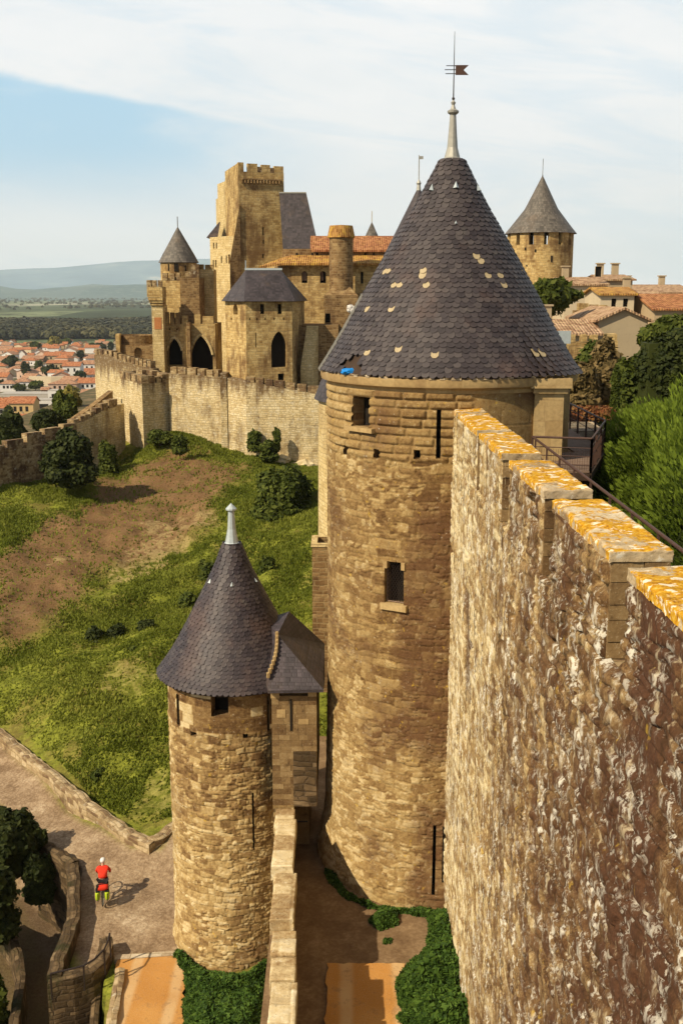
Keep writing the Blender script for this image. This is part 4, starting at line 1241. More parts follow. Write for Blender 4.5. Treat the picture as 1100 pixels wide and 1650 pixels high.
# ------------------------------------------------------------------ small round tower (left) with slate cone
C2 = (-3.97, 37.25); R2 = 2.44; EV2 = 10.82
t2 = empty('small_tower', (C2[0], C2[1], 0), 'small round tower with a dark slate cone and a square lean-to, in the lower left', 'tower')
h2 = holes_px([(340, 1117, 369, 1155), (287, 1119, 291, 1168), (429, 1121, 434, 1178), (392, 1181, 399, 1189), (308, 1179, 317, 1186), (406, 1277, 410, 1368)], C2, R2)
def small_fn(U, Z, T):
    d, ra, rb, cu, cv = masonry(U, Z, .34, .21, 71, .06, .55, .35)
    ds, ras, rbs, _, _ = masonry(U, Z, .2, .125, 72, .05, .6, .4)
    mk = (fbm(U * 1.2, Z * 1.2, 74, 3) + (ra - .5) * .25) > .53
    d = np.where(mk, ds, d); ra = .5 + (np.where(mk, ras, ra) - .5) * .65; rb = np.where(mk, rbs, rb)
    d3, ra3, rb3, _, _ = masonry(U, Z, .52, .36, 73, .0, .3, .1)
    top = sst(Z, 9.22, 9.26)
    n = fbm(U * 2.4, Z * 2.4, 75, 4) - .5; nf = fbm(U * 9, Z * 9, 76, 3) - .5
    j1 = sst(d, 0, .020); j3 = sst(d3, 0, .014)
    disp = (j1 * (.02 + .045 * rb) + n * .06 + nf * .025) * (1 - top) + (j3 * .012 + .03 + nf * .01) * top
    disp = disp + .12 * sst(Z, 1.2, -.2)
    lowz = sst(Z + (fbm(U * .4, Z * .4, 77, 3) - .5) * 2, 6.8, 5.2)
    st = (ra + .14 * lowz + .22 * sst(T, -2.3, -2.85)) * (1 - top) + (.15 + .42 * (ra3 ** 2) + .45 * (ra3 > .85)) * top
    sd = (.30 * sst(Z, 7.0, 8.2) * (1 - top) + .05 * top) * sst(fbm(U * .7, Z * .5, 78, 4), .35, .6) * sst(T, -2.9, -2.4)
    return disp, {'stone': st, 'joint': j1 * (1 - top) + (.5 + .5 * j3) * top, 'lich': np.zeros_like(U), 'stain': np.clip(sd, 0, .8)}
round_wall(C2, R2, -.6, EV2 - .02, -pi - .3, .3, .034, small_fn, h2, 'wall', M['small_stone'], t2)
mb = MB(); mb.lathe(C2, [(R2, -.6), (R2, EV2)], 36, .3, pi - .3); mb.build('back_wall', M['castle_dark'], t2, smooth=True)
for i, h in enumerate(h2):
    mb = MB(); opening(mb, h[0], C2, R2, h[1], h[2] + .03, h[3] + .03, .7 if i == 0 else .3)
    mb.build('window' if i == 0 else ('beam_hole' if i in (3, 4) else 'arrow_slit'), [M['castle_dark'], M['dark']], t2)
prof2 = [(2.84, 10.78), (2.52, 11.2), (2.08, 11.9), (1.58, 12.85), (1.07, 13.85), (.65, 14.7), (.30, 15.6)]
def pick2(P, rn): return rn
roof2 = slate_cone(C2, prof2, .15, .20, 5, None, None, None, .012).build('roof', M['slate_small'], t2)
mb = MB(); mb.lathe(C2, [(r - .04, z - .03) for r, z in prof2], 48); mb.face([(C2[0] + 2.75 * cos(a), C2[1] + 2.75 * sin(a), 10.76) for a in [2 * pi * k / 48 for k in range(48)]]); mb.build('roof_boarding', M['wood_dark'], roof2)
mb = MB(); mb.lathe(C2, [(.40, 15.42), (.34, 15.5), (.24, 15.62), (.15, 16.1), (.11, 16.75), (.20, 16.80), (.20, 16.85), (.0, 17.05)], 10)
mb.build('lead_finial', M['lead_pale'], t2)
for th in (-1.5, -2.6, -.35):
    z = 14.2; rr_ = np.interp(z, [p[1] for p in prof2], [p[0] for p in prof2]) + .03
    mb = MB(); hook(mb, C2, th, rr_, z, .7); mb.build('vent_flap', M['lead_pale'], t2)
# square lean-to (garderobe) on its right, in darker ashlar blocks
ax0 = onz(430, 1140, 9.4).x; 
AF = 34.45
pA = at(437, 1110, AF); pB = at(510, 1110, AF)
xa, xb = pA.x, pB.x
mb = MB(); rs = random.Random(12)
z = 6.7
while z < EV2 - .03:
    h_ = min(rs.uniform(.19, .27), EV2 - z) if z < 9.3 else min(rs.uniform(.3, .4), EV2 - z); x = xa
    while x < xb - .02:
        w_ = min(rs.uniform(.22, .45), xb - x)
        if xb - x - w_ < .14: w_ = xb - x
        if abs(x + w_ / 2 - (xa + (xb - xa) * .46)) > .0:
            mb.box((x + w_ / 2, AF + .15 - rs.uniform(0, .012), z + h_ / 2), (w_ - .008, .3, h_ - .008), rn=rs.random())
        x += w_
    z += h_
mb.prism([(xa, AF + .17), (xb - .01, AF + .17), (xb - .01, 39.2), (xa, 39.2)], 6.7, EV2, bottom=True); mb.prism([(xa, 36.2), (xb - .35, 36.2), (xb - .35, 39.1), (xa, 39.1)], 4.0, 6.7)
an = mb.build('lean_to', M['block'], t2)
mb = MB(); xm_ = xa + (xb - xa) * .47
mb.prism([(xa, AF + .004), (xm_, AF + .004), (xm_, 36.3), (xa, 36.3)], -.4, 9.2); mb.build('lean_to_base', M['small_masonry'], t2)
mb = MB(); mb.prism([(xm_, AF - .022), (xb - .02, AF - .022), (xb - .02, 36.4), (xm_, 36.4)], 6.66, 8.75); mb.build('shaded_corner', M['moss_shade'], an)  # dark block stands in for the shadow low on the lean-to wall
sx0 = xa + (xb - xa) * .43
mb = MB(); mb.box((sx0, AF - .01, 10.1), (.07, .05, 1.15)); mb.build('arrow_slit', M['dark'], an)
# pale replaced blocks
for (px_, py_, w_, h_) in ((505, 1119, .3, .16), (443, 1120, .3, .25), (489, 1163, .36, .2), (453, 1150, .3, .3)):
    q = at(px_, py_, AF - .02); mb = MB(); mb.box((min(q.x, xb - w_ / 2), AF - .005, q.z), (w_, .03, h_)); mb.build('pale_block', M['ashlar'], an)
# hipped slate roof of the lean-to
Q1 = at(431, 1113, 34.15); Q2 = at(521, 1111, 34.15); Q3 = at(447, 1022, 35.7); Q4 = at(523, 1037, 38.6); Q5 = at(466, 985, 37.6)
Q6 = Vector((Q1.x - .3, 36.3, Q1.z)); Q7 = Vector((Q3.x - .5, 37.0, Q3.z + .15))
mb = MB()
mb.face([Q1, Q2, Q3]); mb.face([Q6, Q1, Q3, Q7]); mb.face([Q3, Q5, Q7]); mb.face([Q3, Q2, Q4]); mb.face([Q3, Q4, Q5]); mb.face([Q2, (Q2.x, Q2.y, Q2.z - .12), (Q4.x, Q4.y, Q2.z - .12), Q4])
mb.face([Q1, (Q1.x, Q1.y, Q1.z - .1), (Q2.x, Q2.y, Q2.z - .1), Q2]); mb.face([Q5, Q4, (Q4.x, Q4.y, 9.8), (Q5.x, Q5.y + 1, 9.8)]); mb.face([(Q1.x, Q1.y, Q1.z - .1), (Q5.x, Q5.y + 1, 9.8), (Q4.x, Q4.y, 9.8), (Q2.x, Q2.y, Q2.z - .1)])
ar = mb.build('lean_to_roof', mat_slate_far('violet_slate', (.055, .044, .05), .2, .15), t2)
mb = MB()
V0, V1 = at(446, 1022, 35.65), at(432, 1088, 34.45)
for k in range(11):
    p = V0 + (V1 - V0) * (k / 10); p.x += .10 * sin(pi * k / 10)
    mb.box((p.x, p.y - .02, p.z + .01), (.085, .12, .17), .3, tilt=.2)
mb.build('verge', M['ashlar'], ar)

# ------------------------------------------------------------------ parapet of the outer wall coming towards us
op = empty('outer_parapet', (-1.6, 28, 0), 'pale crenellated parapet wall running from the small tower to the bottom edge', 'wall')
def opx(y): return -.0480 * y - .03     # right-hand face
segs = []   # (y0, y1, low?) measured along the coping
for (ya, yb, low) in ((1250, 1287, 0), (1287, 1316, 1), (1316, 1393, 0), (1393, 1404, 1), (1404, 1480, 0), (1480, 1512, 1), (1512, 1539, 0), (1539, 1577, 0), (1577, 1655, 0), (1655, 1690, 1), (1690, 1900, 0)):
    P0, P1 = onz(455, ya, 6.9), onz(455, yb, 6.9)
    segs.append((P1.y, P0.y, low))
YN = segs[-1][0]
mb = MB()
mb.prism([(opx(YN) - .62, YN), (opx(YN), YN), (opx(36.6), 36.6), (opx(36.6) - .62, 36.6)], -.6, 6.25)
mb.build('wall_body', M['low_wall'], op)
for i, (y0, y1, low) in enumerate(segs):
    zt = 6.55 if low else 6.92 - (.04 * (i % 3))
    xm = opx((y0 + y1) / 2)
    o = slab('coping' if low else 'merlon', xm - .66, xm + .02, y0 + .02, y1 - .02, zt, .5 if not low else .3, M['merlon_soft'] if False else M['parapet'], op, 90 + i, .035, 0.0, .75, .028, .0)
# iron bar on the inner face of the parapet
mb = MB(); p = onz(480, 1348, 5.0); mb.tube([(opx(p.y), p.y, 5.6), (opx(p.y) + .5, p.y, 5.6)], .03, 6); mb.build('iron_bracket', M['iron'], op)
# downpipes in the angle of the great tower and curtain wall
pp = empty('downpipe', (WX - .25, 32.4, LZ), 'black looped lightning cable and pipe at the foot of the big tower', 'pipe')
q0 = at(715, 1330, 32.55); q1 = at(715, 1418, 32.3)
mb = MB(); mb.tube([(WX - .22, 32.2, 8.1), (WX - .24, 32.1, 7.6), (WX - .25, 32.0, 5.2)], .035, 6)
loop = [Vector((WX - .22 + .0, 32.2, 8.1)) + Vector((.10 * (1 - cos(a)), -.35 * (1 - cos(a)) / 2, .25 * sin(a) - .35 * a / pi * .5)) for a in [pi * k / 8 for k in range(13)]]
mb.tube(loop, .018, 5); mb.build('pipe', M['iron'], pp)

# box turret corbelled out of the inner wall, seen between the two near towers
bt = empty('corbelled_turret', (-.3, 50, 7), 'open-topped square stone turret glimpsed left of the big tower shaft', 'turret')
a, b = at(503, 873, 50), at(545, 873, 50)
zt = at(503, 873, 50).z
mb = MB(); w_ = .22
fp = [(a.x, 49.5), (b.x, 49.5), (b.x, 51.6), (a.x, 51.6)]
mb.prism(fp, 5.0, zt - .12, top=False); mb.prism([(a.x + w_, 49.5 + w_), (b.x, 49.5 + w_), (b.x, 51.4), (a.x + w_, 51.4)][::-1], zt - 1.5, zt - .12, top=False); mb.build('wall', M['castle_dark'], bt)
mb = MB()
mb.box(((a.x + b.x) / 2, 49.6, zt - .06), (b.x - a.x + .1, .3, .14)); mb.box((a.x + .1, 50.6, zt - .062), (.3, 1.7, .13)); mb.build('rim', M['castle_pale'], bt)
# twin tower further back whose cone shows over the shoulder of the first
C3 = (4.35, 62)
t3 = empty('rear_tower', (C3[0], C3[1], 5), 'slate cone of a second tower just behind the left shoulder of the big roof', 'tower')
mb = MB(); mb.lathe(C3, [(5.95, 4), (5.75, 10), (5.7, 18.5)], 64); mb.build('wall', M['castle_pale'], t3, smooth=True)
zp = at(668, 304, 62).z
mb = MB(); mb.lathe(C3, [(5.95, 18.4), (5.6, 19.3), (0.08, zp)], 64); mb.build('roof', M['slate_far'], t3, smooth=True)
mb = MB(); mb.lathe(C3, [(.16, zp - .3), (.1, zp + .2), (.14, zp + .3), (.03, zp + .5)], 8); mb.tube([(C3[0], C3[1], zp + .3), (C3[0], C3[1], at(668, 250, 62).z)], .03, 5); mb.box((C3[0] + .12, C3[1], at(668, 254, 62).z), (.22, .02, .16)); mb.build('weathervane', M['lead'], t3)
# straight wall behind the great tower joining the two
mb = MB(); mb.prism([(3.7, 39.5), (4.6, 39.5), (4.6, 57), (3.7, 57)], 4, 19.4)
tag(mb.build('rear_curtain_wall', M['castle']), 'inner curtain wall hidden behind the big round tower', 'wall')

# ------------------------------------------------------------------ low walls along the lane
def low_wall(name, pxpts, zt, zb, thick, label, mat, seed=0, z_on=None, dy=0, parent=None, bump=.06):
    """px points mark the front top edge at height zt(list)"""
    pts = [onz(p[0], p[1], z) for p, z in zip(pxpts, zt)]
    rs = random.Random(seed)
    dense = []
    for a_, b_ in zip(pts[:-1], pts[1:]):
        n_ = max(1, int((b_ - a_).length / .35))
        for k in range(n_): dense.append(a_ + (b_ - a_) * (k / n_))
    dense.append(pts[-1])
    nor = []
    for i in range(len(dense)):
        a_ = dense[max(0, i - 1)]; b_ = dense[min(len(dense) - 1, i + 1)]
        t = Vector((b_.x - a_.x, b_.y - a_.y, 0)).normalized(); nor.append(Vector((-t.y, t.x, 0)))
    for i in range(len(dense)): dense[i] = dense[i] + Vector((rs.uniform(-1, 1) * bump * .5, rs.uniform(-1, 1) * bump * .5, rs.uniform(-1, 1) * bump))
    mb = MB()
    L_ = 0
    for i in range(len(dense) - 1):
        p, q = dense[i], dense[i + 1]; n0, n1_ = nor[i] * thick, nor[i + 1] * thick
        l2 = L_ + (q - p).length
        zb_ = zb if not callable(zb) else None
        zp_, zq_ = (zb, zb) if zb_ is not None else (zb(p), zb(q))
        mb.face([(p.x, p.y, zp_), (q.x, q.y, zq_), q, p], uv=[(L_, zp_), (l2, zq_), (l2, q.z), (L_, p.z)])
        P2 = p + n0; Q2_ = q + n1_
        cr = Vector((0, 0, .05))
        m0 = (p + P2) / 2 + cr; m1 = (q + Q2_) / 2 + cr
        mb.face([p, q, m1, m0], uv=[(L_, 0), (l2, 0), (l2, thick / 2), (L_, thick / 2)]); mb.face([m0, m1, Q2_, P2], uv=[(L_, thick / 2), (l2, thick / 2), (l2, thick), (L_, thick)])
        mb.face([P2, Q2_, (Q2_.x, Q2_.y, zq_), (P2.x, P2.y, zp_)], uv=[(L_, P2.z), (l2, Q2_.z), (l2, zq_), (L_, zp_)])
        L_ = l2
    for e in (0, -1):
        p = dense[e]; P2 = p + nor[e] * thick
        mb.face([p, P2, (P2.x, P2.y, zb if not callable(zb) else zb(p)), (p.x, p.y, zb if not callable(zb) else zb(p))])
    o = mb.build(name, mat, parent)
    if parent is None: tag(o, label, 'wall')
    return o
low_wall('lane_wall', [(-60, 1140), (0, 1188), (60, 1237), (120, 1285), (170, 1322), (205, 1347), (240, 1362)], [1.0] * 7, -.6, .55, 'long low stone wall between the cobbled lane and the grassy slope', M['low_wall'], 1)
low_wall('return_wall', [(238, 1362), (262, 1352), (300, 1322)], [1.0, 1.02, 1.1], -.6, .55, 'short stub of low wall meeting the small tower at the lane corner', M['low_wall'], 2)
low_wall('sunk_lane_wall', [(126, 1386), (130, 1420), (128, 1478), (118, 1512), (104, 1545), (98, 1572)], [.45, .5, .5, .5, .5, .5], -3.6, -.50, 'tall irregular retaining wall beside the cyclist, dropping to the sunken lane', M['moss_shade'], 3)
low_wall('sunk_lane_wall', [(70, 1350), (100, 1368), (127, 1386)], [.3, .4, .45], -3.6, -.45, 'dark retaining wall under the trees at the left edge of the lane', M['moss_shade'], 4)
cwl = low_wall('curved_ramp_wall', [(82, 1586), (120, 1578), (150, 1566), (172, 1548), (183, 1522), (182, 1508)], [.35, .4, .45, .5, .5, .45], -3.6, .50, 'curved rubble wall with a bent handrail at the lower left of the lane', M['moss_shade'], 5)
low_wall('left_bend_wall', [(-40, 1470), (0, 1490), (14, 1510), (24, 1545), (26, 1580), (20, 1620), (10, 1680)], [-1.9] * 7, -3.6, .35, 'smooth curved wall cut off by the left edge of the picture', M['moss_shade'], 6)
low_wall('ditch_wall', [(150, 1600), (146, 1640), (140, 1700)], [-.6, -.9, -1.2], -3.6, .3, 'narrow dark wall dropping into the ditch left of the orange road', M['moss_shade'], 7)
low_wall('road_kerb_wall', [(186, 1560), (180, 1600), (172, 1650), (166, 1700)], [.25] * 4, -3.6, .35, 'rough stone edging along the left side of the orange road', M['low_wall'], 8)
# sunk terraces
mb = MB(); q = [onz(128, 1600, -2.0), onz(150, 1604, -2.0), onz(140, 1700, -2.0), onz(110, 1700, -2.0)]
mb.prism([(p.x, p.y) for p in reversed(q)], -3.6, -2.0); tag(mb.build('orange_terrace', M['orange']), kind='structure')
mb = MB(); q = [onz(85, 1600, -1.6), onz(128, 1596, -1.6), onz(118, 1700, -1.6), onz(80, 1700, -1.6)]
mb.prism([(p.x, p.y) for p in reversed(q)], -3.6, -1.6); tag(mb.build('ramp_terrace', M['moss_shade']), kind='structure')
# ramp handrail
rr = empty('ramp_handrail', onz(140, 1560, .5), 'bent dark iron handrail on the curved ramp wall', 'railing')
hp = [onz(x, y, z) for x, y, z in ((82, 1569, 1.1), (112, 1562, 1.15), (135, 1556, 1.2), (152, 1546, 1.3), (168, 1530, 1.4), (175, 1515, 1.45), (177, 1504, 1.5))]
mb = MB(); mb.tube(hp, .035, 6); mb.build('handrail', M['iron'], rr)
for i in (0, 2, 4, 6):
    p = hp[i]; mb = MB(); mb.box((p.x, p.y, p.z - .5), (.05, .05, 1.0)); mb.build('post', M['iron'], rr)

# ------------------------------------------------------------------ the castle
def xy(px, fwd, y=500):
    p = at(px, y, fwd); return (p.x, p.y)
def zof(y, fwd): return at(550, y, fwd).z

def facade(mb, p0, p1, z0, z1, holes=(), depth=.7, mi=0, mi_dark=1):
    ex, ey = p1[0] - p0[0], p1[1] - p0[1]; L = hypot(ex, ey); ex /= L; ey /= L
    nx_, ny_ = ey, -ex
    us = sorted(set([0.0, L] + [min(max(h[k], 0), L) for h in holes for k in (0, 1)]))
    zs = sorted(set([z0, z1] + [min(max(h[k], z0), z1) for h in holes for k in (2, 3)]))
    def P(u, z, d=0): return (p0[0] + ex * u - nx_ * d, p0[1] + ey * u - ny_ * d, z)
    def quv(pts): return [(p[0], p[1]) for p in pts]
    for i in range(len(us) - 1):
        for k in range(len(zs) - 1):
            uc, zc = (us[i] + us[i + 1]) / 2, (zs[k] + zs[k + 1]) / 2
            if any(h[0] < uc < h[1] and h[2] < zc < h[3] for h in holes): continue
            c = [(us[i], zs[k]), (us[i + 1], zs[k]), (us[i + 1], zs[k + 1]), (us[i], zs[k + 1])]
            mb.face([P(*q) for q in c], uv=c, mi=mi)
    for h in holes:
        u0, u1, a, b = h[:4]; kind = h[4] if len(h) > 4 else 'r'
        um = (u0 + u1) / 2
        if kind == 'r':
            prof = [(u0, a), (u1, a), (u1, b), (u0, b)]
        else:
            vs = b - (u1 - u0) * (.85 if kind == 'a' else .5)
            left = [(u0 + (um - u0) * (1 - cos(t * pi / 2)) if kind == 'o' else u0 + (um - u0) * t ** 1.35, vs + (b - vs) * (sin(t * pi / 2) if kind == 'o' else 1 - (1 - t) ** 1.5)) for t in [q / 6 for q in range(7)]]
            right = [(2 * um - q[0], q[1]) for q in left]
            sp = left + [(u0, b)]; mb.face([P(*q) for q in sp][::-1], uv=sp[::-1], mi=mi)
            sp = right + [(u1, b)]; mb.face([P(*q) for q in sp], uv=sp, mi=mi)
            prof = [(u0, a), (u1, a)] + right + left[::-1][1:]
        n = len(prof)
        for i in range(n):
            q, r = prof[i], prof[(i + 1) % n]
            mb.face([P(q[0], q[1]), P(q[0], q[1], depth), P(r[0], r[1], depth), P(r[0], r[1])], uv=[(0, q[1]), (depth, q[1]), (depth, r[1]), (0, r[1])], mi=mi)
        mb.face([P(q[0], q[1], depth) for q in prof], uv=prof, mi=mi_dark)
def block(name, fp, z0, z1, mat, parent=None, holes=None, top=True, mb=None, depth=.7):
    own = mb is None
    if own: mb = MB()
    n = len(fp); Z1 = z1
    for i in range(n):
        hh = []
        for h in (holes or {}).get(i, []):
            p0, p1 = fp[i], fp[(i + 1) % n]
            ym = (h[1] + h[3]) / 2; xm = (h[0] + h[2]) / 2
            ua, _ = planehit(h[0], ym, p0, p1); ub, _ = planehit(h[2], ym, p0, p1)
            _, zt = planehit(xm, h[1], p0, p1); _, zb = planehit(xm, h[3], p0, p1)
            hh.append((min(ua, ub), max(ua, ub), zb, zt, h[4] if len(h) > 4 else 'r'))
        facade(mb, fp[i], fp[(i + 1) % n], z0, Z1, hh, depth)
    if top: mb.face([(p[0], p[1], Z1) for p in fp])
    if own: return mb.build(name, [mat, M['dark']], parent)
def merlons_on(parent, p0, p1, z, spans, h, thick, mat, name='merlon'):
    ex, ey = p1[0] - p0[0], p1[1] - p0[1]; L = hypot(ex, ey); ex /= L; ey /= L; nx_, ny_ = ey, -ex
    for s in spans:
        a, b = s[0] * L, s[1] * L; hh = s[2] if len(s) > 2 else h
        zz = z if not callable(z) else z((s[0] + s[1]) / 2)
        o = .012
        q = [(p0[0] + ex * a + nx_ * o, p0[1] + ey * a + ny_ * o), (p0[0] + ex * b + nx_ * o, p0[1] + ey * b + ny_ * o), (p0[0] + ex * b - nx_ * thick, p0[1] + ey * b - ny_ * thick), (p0[0] + ex * a - nx_ * thick, p0[1] + ey * a - ny_ * thick)]
        mb = MB(); mb.prism(q, zz, zz + hh + random.uniform(-.06, .05)); mb.build(name, mat, parent)
random.seed(5)
# --- square keep tower
FA, FB, FD = xy(388, 132), xy(459.5, 134), xy(367, 141.5)
FC = (FB[0] + FD[0] - FA[0], FB[1] + FD[1] - FA[1])
kp = empty('keep_tower', (FA[0] + 2, FA[1] + 3, 8), 'tallest square battlemented tower of the castle, sunlit golden stone', 'tower')
ztop = zof(276, 132)
block('wall', [FA, FB, FC, FD], 6, ztop, M['castle'], kp, {0: [(423, 366, 425.5, 379), (423.5, 386, 426, 393), (423, 409, 425.5, 416)]})
zh = zof(262.5, 132) - ztop
def fr(px0, px1, a=388, b=459.5): return ((px0 - a) / (b - a), (px1 - a) / (b - a))
merlons_on(kp, FA, FB, ztop - .01, [(0.004, .12, zh + .15), fr(403, 418) + (zh,), fr(424.5, 438) + (zh - .1,), fr(444.5, 459) + (zh - .2,)], 1, .5, M['castle'])
merlons_on(kp, FA, FB, ztop - .012, [fr(418, 424.5) + (zh * .62,), fr(438, 444.5) + (zh * .55,)], 1, .5, M['merlon'], 'parapet')
merlons_on(kp, FD, FA, ztop - .01, [(.02, .93)], zh + .05, .5, M['castle'])
merlons_on(kp, FB, FC, ztop - .01, [(.1, .4), (.6, .95)], zh - .1, .5, M['merlon'])
merlons_on(kp, FC, FD, ztop - .01, [(.05, .25), (.4, .6), (.75, .97)], zh - .1, .5, M['merlon'])
mb = MB()
zc = zof(291, 131.6)
for k in range(13):
    f = .08 + k * .068; x = FA[0] + (FB[0] - FA[0]) * f; y_ = FA[1] + (FB[1] - FA[1]) * f
    mb.box((x, y_ - .12, zc), (.2, .34, .42))
mb.box(((FA[0] * .48 + FB[0] * .52), (FA[1] * .48 + FB[1] * .52) - .14, zof(287.5, 131.6)), (4.9, .3, .14), atan2(FB[1] - FA[1], FB[0] - FA[0]))
mb.build('corbel_row', M['castle_dark'], kp)
# stepped wing behind its left side
kw = empty('keep_wing', (xy(352, 146)[0], 146, 8), 'tall pale stepped wing running back from the left side of the square keep', 'wing')
stepz = [(367, 355, 141.6, 145.5, 292), (357, 352, 145.5, 149, 318), (353, 341, 149, 154, 372)]
for a, b, f0, f1, y_ in stepz:
    p, q = xy(a, f0), xy(b, f1)
    block('wall', [(p[0] - .02, p[1]), (p[0] + 4.5, p[1] + 1), (q[0] + 4.5, q[1] + 1), q], 5, zof(y_, f0), M['castle_pale'], kw, {})
p = xy(341, 138); q = xy(388, 132.5)
block('outer_wing', [p, q, (q[0], q[1] + 3), (p[0] + .2, p[1] + 12)], 5, zof(382, 137), M['castle_pale'], kw, {0: [(343.5, 391, 345.5, 401), (348, 391, 350, 401), (343, 419, 345, 431), (347, 419, 349, 431), (364, 412, 366, 424), (368, 410, 371, 425), (356, 413, 358, 424)]})
lean = xy(388, 131.9)
mb = MB(); r0 = xy(336, 139); r1 = xy(354, 139); zz0 = zof(383, 139)
z1_ = zof(357, 141)
mb.face([(r0[0], r0[1] - .3, zz0), (r1[0], r1[1] - .3, zz0), (r1[0], r1[1] + 3, z1_), (r1[0] - .15, r1[1] + 3, z1_)]); mb.face([(r0[0], r0[1] - .3, zz0), (r1[0] - .15, r1[1] + 3, z1_), (r0[0], r0[1] + 6, zz0)])
mb.build('slate_roof', M['slate_far'], kw)
# dark sloping prism added for the dark diagonal left of the keep
dkb = xy(361, 130.5), xy(390, 130.0)
mb = MB(); zt_ = zof(505, 131)
mb.prism([xy(372, 131.2), xy(389.5, 131.8), xy(389.5, 134), xy(372, 137)], 5, [zof(420, 131), zof(330, 131.8), zof(330, 131.8), zof(420, 134)])
mb.build('buttress', M['castle_dark'], kw)  # the added dark sloping prism

# --- steep slate roof right of the keep
sh = empty('great_hall', (xy(485, 130)[0], 130, 8), 'building with a tall steep dark slate roof right of the square keep', 'building')
e0, e1 = xy(457, 129), xy(514, 129); ze = zof(404, 129); zr = zof(311, 132.5)
g0, g1 = xy(452, 132.5), xy(494.5, 132.5)
mb = MB()
mb.face([(e0[0], e0[1], ze), (e1[0], e1[1], ze), (g1[0], g1[1], zr), (g0[0], g0[1], zr)])
mb.face([(e1[0], e1[1], ze), (e1[0], e1[1] + 7, ze), (g1[0], g1[1], zr)])
mb.face([(e1[0], e1[1] + 7, ze), (e0[0], e0[1] + 7, ze), (g0[0], g0[1], zr), (g1[0], g1[1], zr)])
mb.build('roof', M['slate_far'], sh)
mb = MB(); mb.box(((g0[0] + g1[0]) / 2, g0[1], zr + .03), (g1[0] - g0[0], .25, .16)); mb.build('ridge', M['lead'], sh)
block('wall', [(e0[0], e0[1] + .3), (e1[0] - .3, e1[1] + .3), (e1[0] - .3, e1[1] + 6.7), (e0[0], e0[1] + 6.7)], 6, ze, M['castle'], sh)

# --- long hall with two clay-tile roofs
lh = empty('long_hall', (xy(540, 120)[0], 120, 8), 'long golden hall with orange lichened tile roofs behind the round chimney', 'building')
w0, w1 = xy(456, 117.5), xy(650, 117.5)
zt_ = zof(426, 117.5)
block('wall', [w0, w1, (w1[0], 126), (w0[0] - 2.3, 126)], 6, zt_, M['castle'], lh, {0: [(486, 437, 495, 456, 'o'), (515.5, 437, 525, 456, 'o'), (581, 438, 585, 457)]})
for (x0_, x1_) in ((487, 494), (516.5, 521)):
    mb = MB()
    a = at(x0_, 447, 117.9); b = at(x1_, 447, 117.9); zb_, zt2 = zof(452, 117.9), zof(438, 117.9)
    mb.box(((a.x + b.x) / 2, 117.95, (zb_ + zt2) / 2), (b.x - a.x, .1, zt2 - zb_)); mb.build('shutter', M['wood'], lh)
mb = MB(); a = at(576, 447, 117.45); mb.box((a.x, 117.47, a.z), (.5, .05, .8)); mb.build('pale_patch', M['castle_pale'], lh)
# lower pent roof with its pointed left end
ev = [at(417, 429, 116.5), at(455, 424, 116.7), at(655, 424.5, 116.7)]
tp_ = [at(452, 416, 121), at(470, 411, 121), at(655, 411, 121)]
mb = MB(); mb.face([ev[0], ev[1], tp_[1], tp_[0]]); mb.face([ev[1], ev[2], tp_[2], tp_[1]])
dn = Vector((0, 0, -.22))
mb.face([ev[0] + dn, ev[1] + dn, ev[1], ev[0]]); mb.face([ev[1] + dn, ev[2] + dn, ev[2], ev[1]]); mb.face([ev[0] + dn, ev[1] + dn, tp_[1] + dn * 2, tp_[0] + dn * 2][::-1]); mb.face([ev[1] + dn, ev[2] + dn, tp_[2] + dn * 2, tp_[1] + dn * 2][::-1])
mb.build('lower_roof', M['tile_old'], lh)
mb = MB()
z_a, z_b = zof(413, 121), zof(401, 121)
a, b = xy(456, 120.9), xy(660, 120.9)
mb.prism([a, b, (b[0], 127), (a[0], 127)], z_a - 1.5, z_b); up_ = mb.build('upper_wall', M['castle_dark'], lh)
for px_ in (478, 503, 511, 530, 588, 602, 620):
    mb = MB(); q = at(px_, 409, 120.85); mb.box((q.x, 120.88, q.z), (.22, .06, .22)); mb.build('putlog_hole', M['dark'], lh)
mb = MB()
a, b, c_, d_ = at(500, 402.5, 120.5), at(660, 402.5, 120.5), at(660, 380, 126.5), at(500, 380, 126.5)
mb.face([a, b, c_, d_]); mb.face([a + dn, b + dn, b, a]); mb.face([d_, c_, (c_.x, 132, c_.z - 3), (d_.x, 132, d_.z - 3)])
mb.build('upper_roof', M['tile'], lh)

# --- round chimney
CC = xy(549.5, 114.8)
ch = empty('round_chimney', (CC[0], CC[1], 8), 'thick round chimney with an orange lichened cap rising above the hall', 'chimney')
rC = 18.3 / 1700 * 117
mb = MB(); mb.lathe(CC, [(rC, zof(478, 114)), (rC, zof(383, 114))], 28); mb.build('shaft', M['castle_dark'], ch, smooth=True)
mb = MB(); k_ = 21 / 1700 * 117
mb.lathe(CC, [(rC, zof(383.5, 114)), (k_, zof(382.5, 114)), (k_ * .99, zof(379, 114)), (k_ * .84, zof(363, 114)), (0, zof(361.5, 114))], 28); mb.build('cap', M['tile_old'], ch, smooth=True)
bs = [(CC[0] - 1.75, CC[1] - 1.6), (CC[0] + 1.75, CC[1] - 1.6), (CC[0] + 1.75, CC[1] + 1.6), (CC[0] - 1.75, CC[1] + 1.6)]
mb = MB(); mb.prism(bs, 6, zof(476, 113)); zz = zof(476, 113); zz2 = zof(462, 113.5)
oct_ = [(CC[0] + rC * 1.02 * cos(a), CC[1] + rC * 1.02 * sin(a), zz2) for a in [-pi * 3 / 4 + k * pi / 2 for k in range(4)]]
